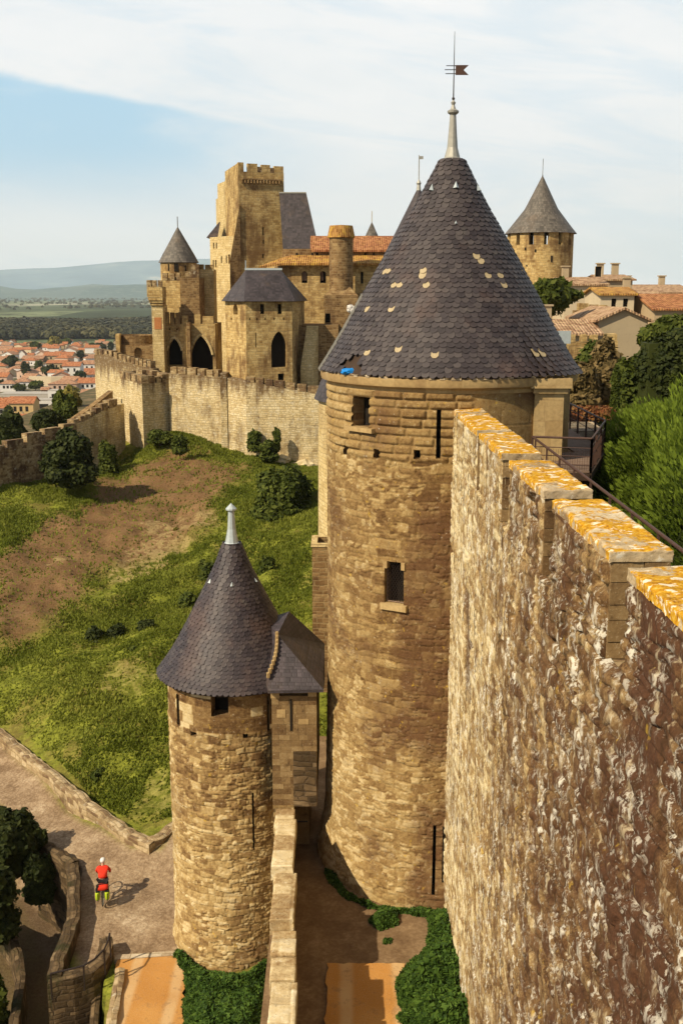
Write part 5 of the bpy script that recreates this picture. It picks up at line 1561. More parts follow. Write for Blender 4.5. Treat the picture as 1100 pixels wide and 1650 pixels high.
for i in range(4):
    jn = (i + 1) % 4
    mb.face([(bs[i][0], bs[i][1], zz), (bs[jn][0], bs[jn][1], zz), oct_[jn], oct_[i]])
mb.build('base', M['castle_dark'], ch)

# --- far small spire
SPc = xy(598, 170)
sp = empty('far_spire', (SPc[0], SPc[1], 20), 'tiny grey cone of a distant turret above the orange roof', 'spire')
mb = MB(); mb.lathe(SPc, [(1.05, zof(381, 170)), (.0, zof(357, 170))], 16); mb.build('roof', M['slate_olive'], sp, smooth=True)
mb = MB(); mb.lathe(SPc, [(.85, 10), (.85, zof(380.5, 170))], 16); mb.tube([(SPc[0], SPc[1], zof(358, 170)), (SPc[0], SPc[1], zof(340, 170))], .05, 4); mb.build('shaft', M['castle_pale'], sp)

# --- tower with the hipped slate roof standing on the enclosure wall
ht = empty('hipped_tower', (xy(415, 107)[0], 107, 7), 'square tower with a dark hipped slate roof standing on the castle outer wall', 'tower')
hA, hB, hC = xy(363, 108.2), xy(396, 104.4), xy(470.5, 105.6)
hD, hE = (hC[0] + 1.0, hC[1] + 6.5), (hA[0] + .5, hC[1] + 7.5)
ze = zof(485.5, 105)
block('wall', [hA, hB, hC, hD, hE], 5, ze, M['castle'], ht, {1: [(419.5, 490, 426, 506), (447.5, 490, 454, 506), (437, 534, 462, 592, 'a'), (448, 602, 458, 613), (401.5, 512, 403.5, 516), (413.5, 512, 415.5, 516), (426.5, 512, 428.5, 516), (441, 512, 443, 516), (456, 512, 458, 516), (411.5, 536, 413, 560)], 0: [(376, 490, 383, 507, 'o'), (372, 512, 374, 516)]})
mb = MB()
ov = .35
E = [(hA[0] - ov, hA[1] - ov), (hB[0] - .1, hB[1] - ov - .1), (hC[0] + ov, hC[1] - ov), (hD[0] + ov, hD[1] + ov), (hE[0] - ov, hE[1] + ov)]
G0 = at(396, 434.5, 108.5); G1 = at(453, 435.5, 108.5)
for tri in ((E[0], E[1], G0), (E[4], E[0], G0)): mb.face([(tri[0][0], tri[0][1], ze), (tri[1][0], tri[1][1], ze), tri[2]])
mb.face([(E[1][0], E[1][1], ze), (E[2][0], E[2][1], ze), G1, G0]); mb.face([(E[2][0], E[2][1], ze), (E[3][0], E[3][1], ze), G1]); mb.face([(E[3][0], E[3][1], ze), (E[4][0], E[4][1], ze), G0, G1])
mb.face([(p[0], p[1], ze - .02) for p in E][::-1])
rf = mb.build('roof', M['slate_far'], ht)
mb = MB(); mb.box(((G0.x + G1.x) / 2, G0.y, G0.z + .05), (G1.x - G0.x + .2, .22, .2)); mb.tube([(G0.x, G0.y, G0.z), (G0.x, G0.y, G0.z + .9)], .05, 5); mb.build('ridge', M['lead_pale'], rf)
# rough wall and leaning pale buttress right of it
rw = empty('rough_block', (xy(500, 110)[0], 110, 7), 'weathered brown wall block with a pale sloping buttress between hipped tower and big roof', 'wall')
a, b = xy(469, 109), xy(545, 109)
block('wall', [a, b, (b[0], 116), (a[0], 116)], 5, zof(524, 109), M['castle_dark'], rw, {0: [(524, 505, 532, 520)]})
mb = MB(); a, b = xy(494, 108.9), xy(513, 108.9)
zt_, zb_ = zof(525, 108.6), zof(592, 107.4)
mb.face([(a[0] - .6, 107.3, zb_), (b[0] - .6, 107.3, zb_), (b[0], 108.95, zt_), (a[0], 108.95, zt_)]); mb.face([(b[0] - .6, 107.3, zb_), (b[0], 109.2, zb_), (b[0], 108.95, zt_)]); mb.face([(a[0] - .6, 107.3, zb_), (a[0], 108.95, zt_), (a[0], 109.2, zb_)]); mb.prism([(a[0] - .6, 107.3), (b[0] - .6, 107.3), (b[0], 109.2), (a[0], 109.2)], 5, zb_)
mb.build('buttress', M['castle_pale'], rw)

# --- round tower with cone at the left, arcade, bartizan
CL = xy(290.5, 127); rL = 28 / 1700 * 129
rt = empty('west_round_tower', (CL[0], CL[1], 6), 'round castle tower with grey pointed cone at the far left of the castle', 'tower')
mb = MB(); mb.lathe(CL, [(rL, 5), (rL, zof(424, 127))], 40); mb.build('wall', M['castle'], rt, smooth=True)
k_ = 31 / 1700 * 129
mb = MB(); mb.lathe(CL, [(k_, zof(423.5, 127)), (k_ * .80, zof(411, 127)), (k_ * .40, zof(388, 127)), (.05, zof(366, 127))], 40); mb.tube([(CL[0], CL[1], zof(368, 127)), (CL[0], CL[1], zof(349, 127))], .05, 5); mb.build('roof', M['slate_olive'], rt, smooth=True)
for px_, y0_, y1_, w_ in ((284, 425, 437, .45), (272, 426, 436, .12), (299, 428, 440, .12)):
    th, zc = cylhit(px_, (y0_ + y1_) / 2, CL, rL)
    mb = MB(); mb.box((CL[0] + rL * cos(th), CL[1] + rL * sin(th), zc), (.14, w_, (y1_ - y0_) / 1700 * 127), th); mb.build('window', M['dark'], rt)
ub = empty('gate_block', (xy(300, 122)[0], 122, 6), 'battlemented gate block with two pointed arches below the left round tower', 'gatehouse')
a, b = xy(263, 121.5), xy(346, 121.5)
block('wall', [a, b, (b[0], 128), (a[0], 128)], 5, zof(522, 121.5), M['castle'], ub, {0: [(269.5, 545, 294, 589, 'a'), (306, 541, 343, 599, 'a'), (272.5, 529, 274.5, 532), (284.5, 529, 286.5, 532)]}, depth=1.6)
merlons_on(ub, a, b, zof(522, 121.5) - .01, [(.0, .10, 1.3), (.13, .21, 1.25), (.235, .32, 1.3), (.36, .47, 1.0), (.60, .72, 1.1), (.76, .97, .9)], 1.2, .6, M['castle'])
mb = MB()
for (cx0, cx1, yb, yt) in ((269.5, 294, 589, 545), (306, 343, 599, 541)):   # raised arch mouldings
    u0, _ = planehit(cx0, (yb + yt) / 2, a, b); u1, _ = planehit(cx1, (yb + yt) / 2, a, b); um = (u0 + u1) / 2
    _, bz = planehit((cx0 + cx1) / 2, yt, a, b)
    vs = bz - (u1 - u0) * .85
    L_ = [(u0 + (um - u0) * t ** 1.35, vs + (bz - vs) * (1 - (1 - t) ** 1.5)) for t in [q / 7 for q in range(8)]]
    pts = L_ + [(2 * um - q[0], q[1]) for q in L_[::-1][1:]]
    mb.tube([(a[0] + u, 121.46, z + .08) for u, z in pts], .16, 6)
mb.build('arch_moulding', M['castle_pale'], ub)
a, b = xy(299.5, 120.4), xy(305, 120.4)
mb = MB(); mb.prism([a, b, (b[0], 121.6), (a[0], 121.6)], 5, zof(520, 120.4)); mb.build('buttress', M['castle_dark'], ub)
a, b = xy(263, 124.2), xy(292, 124.0)
block('upper_wall', [a, b, (b[0], 130), (a[0], 130)], 6, zof(452, 124), M['castle'], ub)
merlons_on(ub, a, b, zof(452, 124) - .01, [(.02, .3), (.42, .68), (.8, .99)], .85, .5, M['merlon'])
a, b = xy(291.5, 123.4), xy(322, 123.4)
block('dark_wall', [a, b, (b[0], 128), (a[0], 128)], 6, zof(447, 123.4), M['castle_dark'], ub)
merlons_on(ub, a, b, zof(447, 123.4) - .01, [(.3, .6), (.6, 1.0, 1.5)], .7, .5, M['merlon'])
a, b = xy(318, 128.5), xy(346, 128.5)
block('curtain', [a, b, (b[0], 131), (a[0], 131)], 6, zof(434, 128.5), M['castle_pale'], ub)
merlons_on(ub, a, b, zof(434, 128.5) - .01, [(.0, .42), (.5, .98)], .55, .6, M['castle'])
bz_ = empty('bartizan', (xy(252, 121)[0], 121, 6), 'square corbelled turret on a slim buttress at the far left corner', 'turret')
a, b = xy(244.5, 119.8), xy(262.5, 119.8)
block('shaft', [a, b, (b[0], 123), (a[0], 123)], 4, zof(492, 119.8), M['castle_pale'], bz_)
a2, b2 = xy(238, 119.4), xy(262.8, 119.4)
block('turret', [a2, b2, (b2[0], 122), (a2[0], 122)], zof(479, 119.4), zof(462, 119.4), M['castle'], bz_)
mb = MB()
for i_, (f, y_) in enumerate(((.2, 482), (.45, 486), (.7, 490))):
    ax_ = a2[0] + (a[0] - a2[0]) * f; z_ = zof(y_ + 2, 119.5)
    mb.prism([(ax_, 119.42 + .1 * i_), (b2[0] - .01 - .01 * i_, 119.42 + .1 * i_), (b2[0] - .01 - .01 * i_, 121.9), (ax_, 121.9)], z_, z_ + .32, bottom=True)
mb.build('corbels', M['castle'], bz_)
merlons_on(bz_, a2, b2, zof(462, 119.4) - .01, [(.0, .28), (.38, .64), (.72, 1.0)], .72, .4, M['merlon'])
merlons_on(bz_, (a2[0], 122), a2, zof(462, 119.4) - .01, [(.05, .45), (.6, .93)], .72, .4, M['merlon'])
mb = MB(); q = xy(254, 119.75); mb.box((q[0], 119.8, zof(521, 119.8)), (.8, .06, 1.3)); mb.build('red_patch', mat_plain('red_brick_patch', (.42, .17, .06), .9, .4, 3.), bz_)

# --- walls with battlements
def crenel_wall(name, pts, merl, mat, mmat, thick, label, mh=None):
    """pts: (px, y_top_of_body, y_bottom, fwd); merl: (px0, px1, y_top)"""
    fp = [xy(p[0], p[3], p[1]) for p in pts]; zt = [at(p[0], p[1], p[3]).z for p in pts]; zb = [at(p[0], p[2], p[3]).z - 1.5 for p in pts]
    root = empty(name, (fp[0][0], fp[0][1], zb[0]), label, 'wall')
    mb = MB(); U_ = 0
    for i in range(len(pts) - 1):
        p, q = fp[i], fp[i + 1]; L = hypot(q[0] - p[0], q[1] - p[1]); n_ = ((q[1] - p[1]) / L, -(q[0] - p[0]) / L)
        b0 = (p[0] - n_[0] * thick, p[1] - n_[1] * thick); b1 = (q[0] - n_[0] * thick, q[1] - n_[1] * thick)
        mb.face([(p[0], p[1], zb[i]), (q[0], q[1], zb[i + 1]), (q[0], q[1], zt[i + 1]), (p[0], p[1], zt[i])], uv=[(U_, zb[i]), (U_ + L, zb[i + 1]), (U_ + L, zt[i + 1]), (U_, zt[i])])
        mb.face([(p[0], p[1], zt[i]), (q[0], q[1], zt[i + 1]), (b1[0], b1[1], zt[i + 1]), (b0[0], b0[1], zt[i])])
        mb.face([(b1[0], b1[1], zb[i + 1]), (b0[0], b0[1], zb[i]), (b0[0], b0[1], zt[i]), (b1[0], b1[1], zt[i + 1])])
        if i == 0: mb.face([(b0[0], b0[1], zb[0]), (p[0], p[1], zb[0]), (p[0], p[1], zt[0]), (b0[0], b0[1], zt[0])])
        if i == len(pts) - 2: mb.face([(q[0], q[1], zb[-1]), (b1[0], b1[1], zb[-1]), (b1[0], b1[1], zt[-1]), (q[0], q[1], zt[-1])])
        U_ += L
    mb.build('wall_body', mat, root)
    pxs = [p[0] for p in pts]
    for (a, b, yt) in merl:
        F = []
        for px_ in (a, b):
            i = max(0, min(len(pts) - 2, int(np.searchsorted(pxs, px_)) - 1))
            t = (px_ - pxs[i]) / (pxs[i + 1] - pxs[i])
            F.append((fp[i][0] + (fp[i + 1][0] - fp[i][0]) * t, fp[i][1] + (fp[i + 1][1] - fp[i][1]) * t, zt[i] + (zt[i + 1] - zt[i]) * t, i))
        p, q = F; L = max(.05, hypot(q[0] - p[0], q[1] - p[1])); n_ = ((q[1] - p[1]) / L, -(q[0] - p[0]) / L)
        zm = EYEZ + ray((a + b) / 2, yt).z / ray((a + b) / 2, yt).y * (p[1] + q[1]) / 2
        th_ = min(thick, .7)
        o = .015
        c4 = [(p[0] + n_[0] * o, p[1] + n_[1] * o), (q[0] + n_[0] * o, q[1] + n_[1] * o), (q[0] - n_[0] * th_, q[1] - n_[1] * th_), (p[0] - n_[0] * th_, p[1] - n_[1] * th_)]
        mb = MB(); mb.prism(c4, [p[2] - .05, q[2] - .05, q[2] - .05, p[2] - .05], [zm + random.uniform(-.04, .04) for _ in range(4)]); mb.build('merlon', mmat, root)
    return root
rs = random.Random(8)
ml = []
x = 275
while x < 352:
    w_ = rs.uniform(9, 14); ml.append((x, min(x + w_, 352), 591 + (x - 275) * .085 + rs.uniform(-.6, .6))); x += w_ + rs.uniform(2, 3.4)
x = 396
while x < 524:
    w_ = rs.uniform(11, 17); ml.append((x, x + w_, 607 + (x - 396) * .155 + rs.uniform(-.8, .8))); x += w_ + rs.uniform(2.5, 4)
crenel_wall('castle_outer_wall', [(272, 601, 704, 108.5), (362, 608, 720, 106), (396, 614, 727, 103.7), (540, 640, 770, 102.6)], ml, M['outer_wall'], M['merlon'], 1.6, 'long pale enclosure wall of the castle with dark stained battlements')
mb = MB(); a, b = xy(352, 105.6), xy(362.5, 105.6); mb.prism([a, b, (b[0], 108), (a[0], 108)], 5, zof(601, 106.2)); tag(mb.build('wall_buttress', M['outer_wall']), 'square buttress standing proud of the pale enclosure wall left of the hipped tower', 'buttress')
# corner bastion at its left end
bA, bB, bC = xy(189, 113), xy(224, 106.5), xy(275, 109.5)
bn = empty('corner_bastion', (bB[0], bB[1], 6), 'square pale corner tower with dark battlements at the left end of the castle wall', 'tower')
zt_ = zof(618, 107)
bD = (bC[0] + bA[0] - bB[0], bC[1] + bA[1] - bB[1])
block('wall', [bA, bB, bC, bD], 2, zt_, M['outer_wall'], bn, {0: [(200, 731, 212, 748, 'o')], 1: []})
hm = zof(605, 107) - zt_
merlons_on(bn, bA, bB, zt_ - .01, [(.0, .22), (.28, .48), (.54, .74), (.8, 1.0)], hm, .7, M['merlon'])
merlons_on(bn, bB, bC, zt_ - .01, [(.005, .04), (.10, .42), (.48, .62, hm * .8), (.66, .98, hm * .95)], hm, .7, M['merlon'])
merlons_on(bn, bC, bD, zt_ - .01, [(.1, .4), (.6, .9)], hm, .7, M['merlon']); merlons_on(bn, bD, bA, zt_ - .01, [(.1, .4), (.6, .9)], hm, .7, M['merlon'])
# stepped wall running down to the left
st_ = []
for i, (a, b, y_) in enumerate(((176, 189, 644), (165, 174, 650), (155, 163, 657), (147, 153.5, 663), (138, 145.5, 668), (130, 137, 671), (119, 128, 675.5))): st_.append((a, b, y_))
crenel_wall('stepped_wall', [(118, 684, 730, 100), (138, 677, 745, 102), (164, 662, 752, 104.5), (200, 650, 775, 109.5)], st_, M['outer_wall'], M['merlon'], 1.0, 'battlemented wall stepping down the slope left of the corner bastion')
crenel_wall('lower_left_wall', [(-60, 742, 800, 88), (0, 726, 790, 91), (60, 712, 775, 94.5), (125, 698, 760, 98.5)], [(-40, -14, 727), (-9, 8, 718.5), (12, 38, 709), (44, 68, 697), (73, 98.5, 690), (103, 124, 683)], M['merlon'], M['merlon'], .9, 'dark rough wall with broad merlons at the left edge above the grass')
crenel_wall('back_wall_ramp', [(120, 676, 720, 108), (150, 655, 700, 110), (182, 630, 690, 112)], [], M['castle_dark'], M['merlon'], .8, 'plain dark sloping wall just behind the stepped battlements')
crenel_wall('pale_rear_wall', [(152, 572, 700, 128), (172, 570, 700, 124), (192, 580, 690, 121), (246, 594, 660, 117)], [(153, 158, 562), (160, 166, 563), (168, 173, 565), (176, 181, 565), (184, 189, 568)] + [(192 + k * 6.6, 197 + k * 6.6, 571 + k * 1.5) for k in range(8)], M['outer_wall'], M['merlon'], .9, 'receding battlemented wall between the town and the bartizan')
BR = xy(217, 146)
br = empty('ruined_bastion', (BR[0], BR[1], 0), 'low dark round bastion with an arch seen behind the receding wall', 'bastion')
a, b = xy(187, 143), xy(248, 143)
block('wall', [a, b, (b[0], 149), (a[0], 149)], 0, zof(556, 143), M['castle_dark'], br, {0: [(217, 560, 229, 585, 'o')]})
mb = MB(); mb.lathe(BR, [(2.7, 4), (2.7, zof(541, 143)), (2.35, zof(541, 143)), (2.35, zof(556, 143))], 28); mb.build('parapet', M['castle_dark'], br)
a, b = xy(185, 142.5), xy(191, 142.5); mb = MB(); mb.prism([a, b, (b[0], 144), (a[0], 144)], 0, zof(538, 142.5)); mb.build('pier', M['castle'], br)

# --- round tower on the right
CR = xy(865.5, 128); rR = 51.5 / 1700 * 127
rtw = empty('east_round_tower', (CR[0], CR[1], 14), 'round tower with open gallery and pointed grey cone right of the big roof', 'tower')
zg = zof(394, 124.5); ze = zof(374.5, 124.5)
mb = MB(); mb.lathe(CR, [(rR, 13), (rR, zg), (rR - .6, zg)], 48); mb.build('wall', M['castle'], rtw, smooth=True)
for k in range(14):
    th = -pi / 2 + (k + .5) * 2 * pi / 14
    mb = MB()
    mb.lathe(CR, [(rR, zg), (rR, ze + .1)], 5, th - .155, th + .155); mb.lathe(CR, [(rR - .5, ze + .1), (rR - .5, zg)], 5, th - .155, th + .155)
    for s in (-.155, .155):
        c_, s_ = cos(th + s), sin(th + s); q = [(CR[0] + rR * c_, CR[1] + rR * s_, zg), (CR[0] + (rR - .5) * c_, CR[1] + (rR - .5) * s_, zg), (CR[0] + (rR - .5) * c_, CR[1] + (rR - .5) * s_, ze + .1), (CR[0] + rR * c_, CR[1] + rR * s_, ze + .1)]
        mb.face(q)
    mb.build('gallery_pier', M['castle'], rtw)
k_ = 56 / 1700 * 127
mb = MB(); mb.lathe(CR, [(k_, ze), (k_ * .80, zof(362, 127)), (k_ * .46, zof(336, 127)), (.12, zof(284, 127))], 48); mb.lathe(CR, [(.15, zof(288, 127)), (.02, zof(278, 127))], 8); mb.tube([(CR[0], CR[1], zof(284, 127)), (CR[0], CR[1], zof(254, 127))], .035, 5); mb.build('roof', M['slate_olive'], rtw, smooth=True)
mb = MB(); mb.lathe(CR, [(.0, ze + .02), (k_ - .02, ze + .02)], 48); mb.build('soffit', M['wood_dark'], rtw)
for px_, y_, w_, h_ in ((888, 417, .2, .7), (846, 401, .2, .3), (862, 404, .2, .3), (848, 428, .16, .16)):
    th, zc = cylhit(px_, y_, CR, rR)
    mb = MB(); mb.box((CR[0] + rR * cos(th), CR[1] + rR * sin(th), zc), (.1, w_, h_), th); mb.build('arrow_slit', M['dark'], rtw)

# ------------------------------------------------------------------ vegetation
def mat_leaf(name, cols, trans=.25, nsc=.7):
    m, g = new_mat(name)
    r = g.attr('rnd'); co = g.n('ShaderNodeTexCoord').outputs['Object']
    n = g.noise(co, nsc, 4, .6)
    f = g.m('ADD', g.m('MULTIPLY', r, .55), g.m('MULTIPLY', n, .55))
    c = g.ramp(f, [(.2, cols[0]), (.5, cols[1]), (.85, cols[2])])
    b = g.n('ShaderNodeBsdfPrincipled', {'Base Color': c, 'Roughness': .7}); b.inputs['Specular IOR Level'].default_value = .15
    t = g.n('ShaderNodeBsdfTranslucent', {'Color': c})
    mx = g.n('ShaderNodeMixShader', {0: trans, 1: b.outputs[0], 2: t.outputs[0]})
    g.n('ShaderNodeOutputMaterial', {'Surface': mx.outputs[0]})
    return m
M['leaf'] = mat_leaf('leaves', [(.022, .035, .006), (.055, .075, .011), (.11, .13, .02)])
M['leaf_dark'] = mat_leaf('dark_leaves', [(.010, .016, .004), (.024, .034, .007), (.05, .06, .012)], .15)
M['leaf_yellow'] = mat_leaf('yellowish_leaves', [(.08, .07, .012), (.19, .16, .03), (.30, .27, .06)])
M['leaf_brown'] = mat_leaf('autumn_leaves', [(.06, .045, .018), (.15, .11, .04), (.27, .19, .08)])
M['leaf_red'] = mat_leaf('red_hedge_leaves', [(.10, .03, .015), (.22, .08, .03), (.28, .16, .05)])
M['conifer'] = mat_leaf('bright_conifer_sprays', [(.012, .020, .003), (.06, .095, .009), (.20, .27, .03)], .3)
M['grassblade'] = mat_leaf('grass_blades', [(.05, .065, .008), (.14, .17, .018), (.27, .29, .045)], .3, .25)
M['ivy'] = mat_leaf('ivy_leaves', [(.015, .032, .006), (.04, .085, .012), (.10, .17, .025)], .2, 1.5)
M['bark'] = mat_plain('bark', (.09, .06, .04), .9, .4, 6.)

def leaves(blobs, n, size, seed, up=.3, aspect=1.7, shell=.55, lump=.35, rndz=.25):
    """blobs: [(cx,cy,cz, rx,ry,rz)]; returns quad soup and per-face random"""
    rs = np.random.RandomState(seed)
    B = np.array(blobs, float)
    wgt = (B[:, 3] * B[:, 4] + B[:, 3] * B[:, 5] + B[:, 4] * B[:, 5]); wgt /= wgt.sum()
    k = rs.choice(len(B), n, p=wgt)
    d = rs.normal(size=(n, 3)); d /= np.linalg.norm(d, axis=1)[:, None]
    rad = shell + (1 - shell) * rs.rand(n) ** .6
    az = np.arctan2(d[:, 1], d[:, 0]); el = d[:, 2]
    rad *= 1 + lump * (fbm(az * 1.6 + B[k, 0] * 1.3 + 50, el * 2.2 + B[k, 2] + 50, seed + 1, 3) - .5) * 2
    c = B[k, :3] + d * B[k, 3:] * rad[:, None]
    nrm = d / B[k, 3:]; nrm /= np.linalg.norm(nrm, axis=1)[:, None]
    nrm = nrm + rs.normal(size=(n, 3)) * .55; nrm[:, 2] += up; nrm /= np.linalg.norm(nrm, axis=1)[:, None]
    t = np.cross(nrm, rs.normal(size=(n, 3))); t /= np.linalg.norm(t, axis=1)[:, None]; b = np.cross(nrm, t)
    s = (size * (.6 + .8 * rs.rand(n)))[:, None]
    V = np.stack([c - t * s * .5 * aspect, c - b * s * .5, c + t * s * .5 * aspect, c + b * s * .5], 1).reshape(-1, 3)
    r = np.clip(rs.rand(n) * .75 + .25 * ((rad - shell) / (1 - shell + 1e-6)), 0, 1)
    return V, r
def core_mesh(name, blobs, k, mat, parent):
    mb = MB()
    for b in blobs: mb.ball(b[:3], 1, 10, 7, (b[3] * k, b[4] * k, b[5] * k))
    return mb.build(name, mat, parent)
def lumpy(cx, cy, cz, rx, ry, rz, n, seed, k=.5):
    rs = random.Random(seed); out = [(cx, cy, cz, rx * .78, ry * .78, rz * .8)]
    for _ in range(n):
        a = rs.uniform(0, 2 * pi); e = rs.uniform(-.5, 1.2)
        f = rs.uniform(.45, .75)
        out.append((cx + rx * f * cos(a) * cos(e), cy + ry * f * sin(a) * cos(e), cz + rz * f * sin(e), rx * rs.uniform(.28, k), ry * rs.uniform(.28, k), rz * rs.uniform(.28, k)))
    return out
def plant(name, base, w, h, mat, n, leaf, seed, label, cat, group=None, trunk=0.0, depth=None, lumps=9, coremat=None, aspect=1.7, lump=.35):
    """w, h: overall width and height in metres; trunk: bare trunk length"""
    root = empty(name, base, label, cat, group)
    x, y, z = base; d = depth or w
    cz = z + trunk + (h - trunk) / 2
    bl = lumpy(x, y, cz, w / 2, d / 2, (h - trunk) / 2, lumps, seed)
    if not trunk:
        bl += [(x + w * .12 * k_, y - d * .08, z + h * .16, w * .36, d * .40, h * .26) for k_ in (-1, 1)]
    V, r = leaves(bl, n, leaf, seed, lump=lump, aspect=aspect)
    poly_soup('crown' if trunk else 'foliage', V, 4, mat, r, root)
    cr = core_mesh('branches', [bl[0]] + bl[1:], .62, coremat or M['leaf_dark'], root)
    mb = MB(); mb.tube([(x, y, z - .4), (x + .05 * w * .2, y, z + trunk + (h - trunk) * .4)], max(.06, w * .035), 7, r1=max(.03, w * .018))
    for k in range(3):
        a = k * 2.1 + seed; mb.tube([(x, y, z + trunk * .8 + .1), (x + cos(a) * w * .25, y + sin(a) * d * .25, cz)], max(.03, w * .018), 5, r1=.02)
    mb.build('trunk' if trunk else 'stem', M['bark'], root)
    return root
def plant_px(name, px, ybot, wpx, hpx, fwd, mat, n, leaf, seed, label, cat, zbase=None, **k):
    P = at(px, ybot, fwd); dep = fwd * CP - (P.z - EYEZ) * SP
    s = dep / FL
    return plant(name, (P.x, P.y, P.z), wpx * s, hpx * s / CP, mat, n, leaf, seed, label, cat, **k)

# bushes on the hillside
def hillp(px, py):
    x, y = hit_hill(px, py); return y
f_ = hillp(452, 835)
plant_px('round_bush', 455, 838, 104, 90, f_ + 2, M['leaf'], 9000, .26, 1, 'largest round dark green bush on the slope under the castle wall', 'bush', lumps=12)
plant_px('dark_bush', 118, 774, 88, 78, 90, M['leaf_dark'], 6000, .27, 2, 'big dark bush in front of the left wall, below the town', 'bush', lumps=10)
plant_px('dark_bush', 176, 762, 34, 50, 99, M['leaf'], 2600, .25, 3, 'dark bush at the foot of the corner bastion', 'bush')
plant_px('dark_bush', 86, 758, 40, 30, 93, M['leaf_dark'], 1800, .25, 4, 'low bush at the left shoulder of the big dark bush by the wall', 'bush')
plant_px('small_bush', 290, 729, 28, 28, 101, M['leaf'], 1500, .22, 5, 'small round bush on the crest below the pale castle wall', 'bush')
plant_px('small_bush', 411, 724, 26, 30, 103, M['leaf'], 1500, .22, 6, 'rounded shrub against the wall below the hipped tower', 'bush')
plant_px('small_bush', 434, 740, 34, 34, 101, M['leaf'], 1700, .22, 7, 'spreading shrub just above the largest bush', 'bush')
plant_px('upright_bush', 446, 724, 13, 36, 102, M['leaf'], 900, .2, 8, 'narrow upright shrub beside the rocks at the wall foot', 'bush')
plant_px('crest_scrub', 258, 712, 44, 20, 105, M['leaf'], 2200, .22, 9, 'low scrub along the crest at the right foot of the bastion', 'bush')
for i, (px_, py_, w_, h_, lb) in enumerate(((150, 1036, 34, 28, 'leftmost of the three small dark shrubs in a row on the grassy slope'), (187, 1030, 30, 26, 'middle of the three small dark shrubs in a row on the grassy slope'), (236, 1022, 34, 26, 'rightmost of the three small dark shrubs in a row on the grassy slope'),
                                        (302, 980, 34, 28, 'small dark shrub just left of the small cone roof'), (334, 936, 36, 34, 'small dark shrub against the left side of the small cone roof tip'), (430, 925, 34, 28, 'small dark shrub right of the small cone roof'),
                                        (218, 1056, 20, 14, 'tiny dark shrub below the row of three on the slope'), (160, 1266, 36, 30, 'dark shrub low on the slope above the lane wall'), (284, 860, 8, 10, 'little dry yellow tuft alone on the bare soil'), (240, 765, 16, 9, 'pale yellow-green tuft near the top of the bare soil'))):
    f_ = hillp(px_, py_)
    plant_px('hill_shrub', px_, py_, w_, h_, f_ + .5, M['leaf_yellow'] if 'yellow' in lb else M['leaf_dark'] if i < 3 else M['leaf'], 700, .17, 20 + i, lb, 'shrub', group='small shrubs scattered on the slope', lumps=5)

# trees below the left wall and at the lower left corner
plant_px('town_tree', 14, 760, 66, 96, 112, M['leaf_dark'], 5000, .4, 41, 'big dark tree cut by the left edge behind the lower wall', 'tree', trunk=2.0)
plant_px('town_tree', 78, 720, 58, 62, 120, M['leaf_dark'], 4000, .35, 42, 'wide dark tree just above the broad merlons', 'tree', trunk=1.5)
plant_px('town_tree', 108, 712, 46, 82, 126, M['leaf'], 4000, .35, 43, 'mid green tree standing behind the stepped wall', 'tree', trunk=1.5)
plant_px('town_tree', 116, 690, 44, 66, 150, M['leaf_yellow'], 3000, .35, 44, 'airy yellow-green tree below the town houses', 'tree', trunk=2)
plant_px('lane_tree', 16, 1432, 116, 128, 42.5, M['leaf_dark'], 15000, .17, 45, 'dark leafy tree overhanging the sunken lane at the lower left', 'tree', trunk=.3, lumps=14)
plant_px('lane_tree', 66, 1444, 52, 78, 42, M['leaf_dark'], 7000, .15, 47, 'smaller dark bush between the lane tree and the retaining wall', 'bush')
plant_px('lane_tree', -6, 1500, 90, 120, 39.5, M['leaf_dark'], 8000, .15, 48, 'dark bush cut by the left edge below the lane tree', 'bush')
plant_px('lane_tree', -10, 1660, 60, 110, 35, M['leaf'], 4000, .14, 46, 'green shrub beside the curved wall in the lower left corner', 'shrub')

# rider's side: ivy and bushes at the foot of the small tower and parapet
def mound_leaves(name, pxs, z, n, size, hgt, mat, seed, label, cat):
    """leafy ground cover over a polygon"""
    poly = [(onz(a, b, z).x, onz(a, b, z).y) for a, b in pxs]
    X0, X1 = min(p[0] for p in poly), max(p[0] for p in poly); Y0, Y1 = min(p[1] for p in poly), max(p[1] for p in poly)
    rs = np.random.RandomState(seed)
    x = X0 + (X1 - X0) * rs.rand(n * 3); y = Y0 + (Y1 - Y0) * rs.rand(n * 3)
    e = pdist(x, y, poly) + (fbm(x * 1.5, y * 1.5, seed, 3) - .5) * .5; k = e > 0
    if k.sum() < 20: k = pdist(x, y, poly) > -.05
    x = x[k][:n]; y = y[k][:n]; e = e[k][:n]; m_ = len(x)
    prof = np.clip(e / .8, 0, 1) ** .6 * (.35 + 1.3 * fbm(x * 1.1, y * 1.1, seed + 2, 3))
    zz = z + hgt * prof * (.55 + .45 * rs.rand(m_))
    c = np.stack([x, y, zz], -1)
    nrm = rs.normal(size=(m_, 3)) * .6; nrm[:, 2] += 1; nrm[:, 0] -= .2; nrm /= np.linalg.norm(nrm, axis=1)[:, None]
    t = np.cross(nrm, rs.normal(size=(m_, 3))); t /= np.linalg.norm(t, axis=1)[:, None]; b = np.cross(nrm, t)
    s = (size * (.6 + .8 * rs.rand(m_)))[:, None]
    V = np.stack([c - t * s * .8, c - b * s * .5, c + t * s * .8, c + b * s * .5], 1).reshape(-1, 3)
    o = poly_soup(name, V, 4, mat, rs.rand(m_)); return tag(o, label, cat)
mound_leaves('ivy_bed', [(283, 1535), (300, 1545), (335, 1572), (378, 1578), (418, 1560), (436, 1545), (436, 1700), (285, 1700), (298, 1600)], 0.0, 24000, .13, .55, M['ivy'], 61, 'thick dark ivy bed between the orange road and the parapet wall', 'ivy')
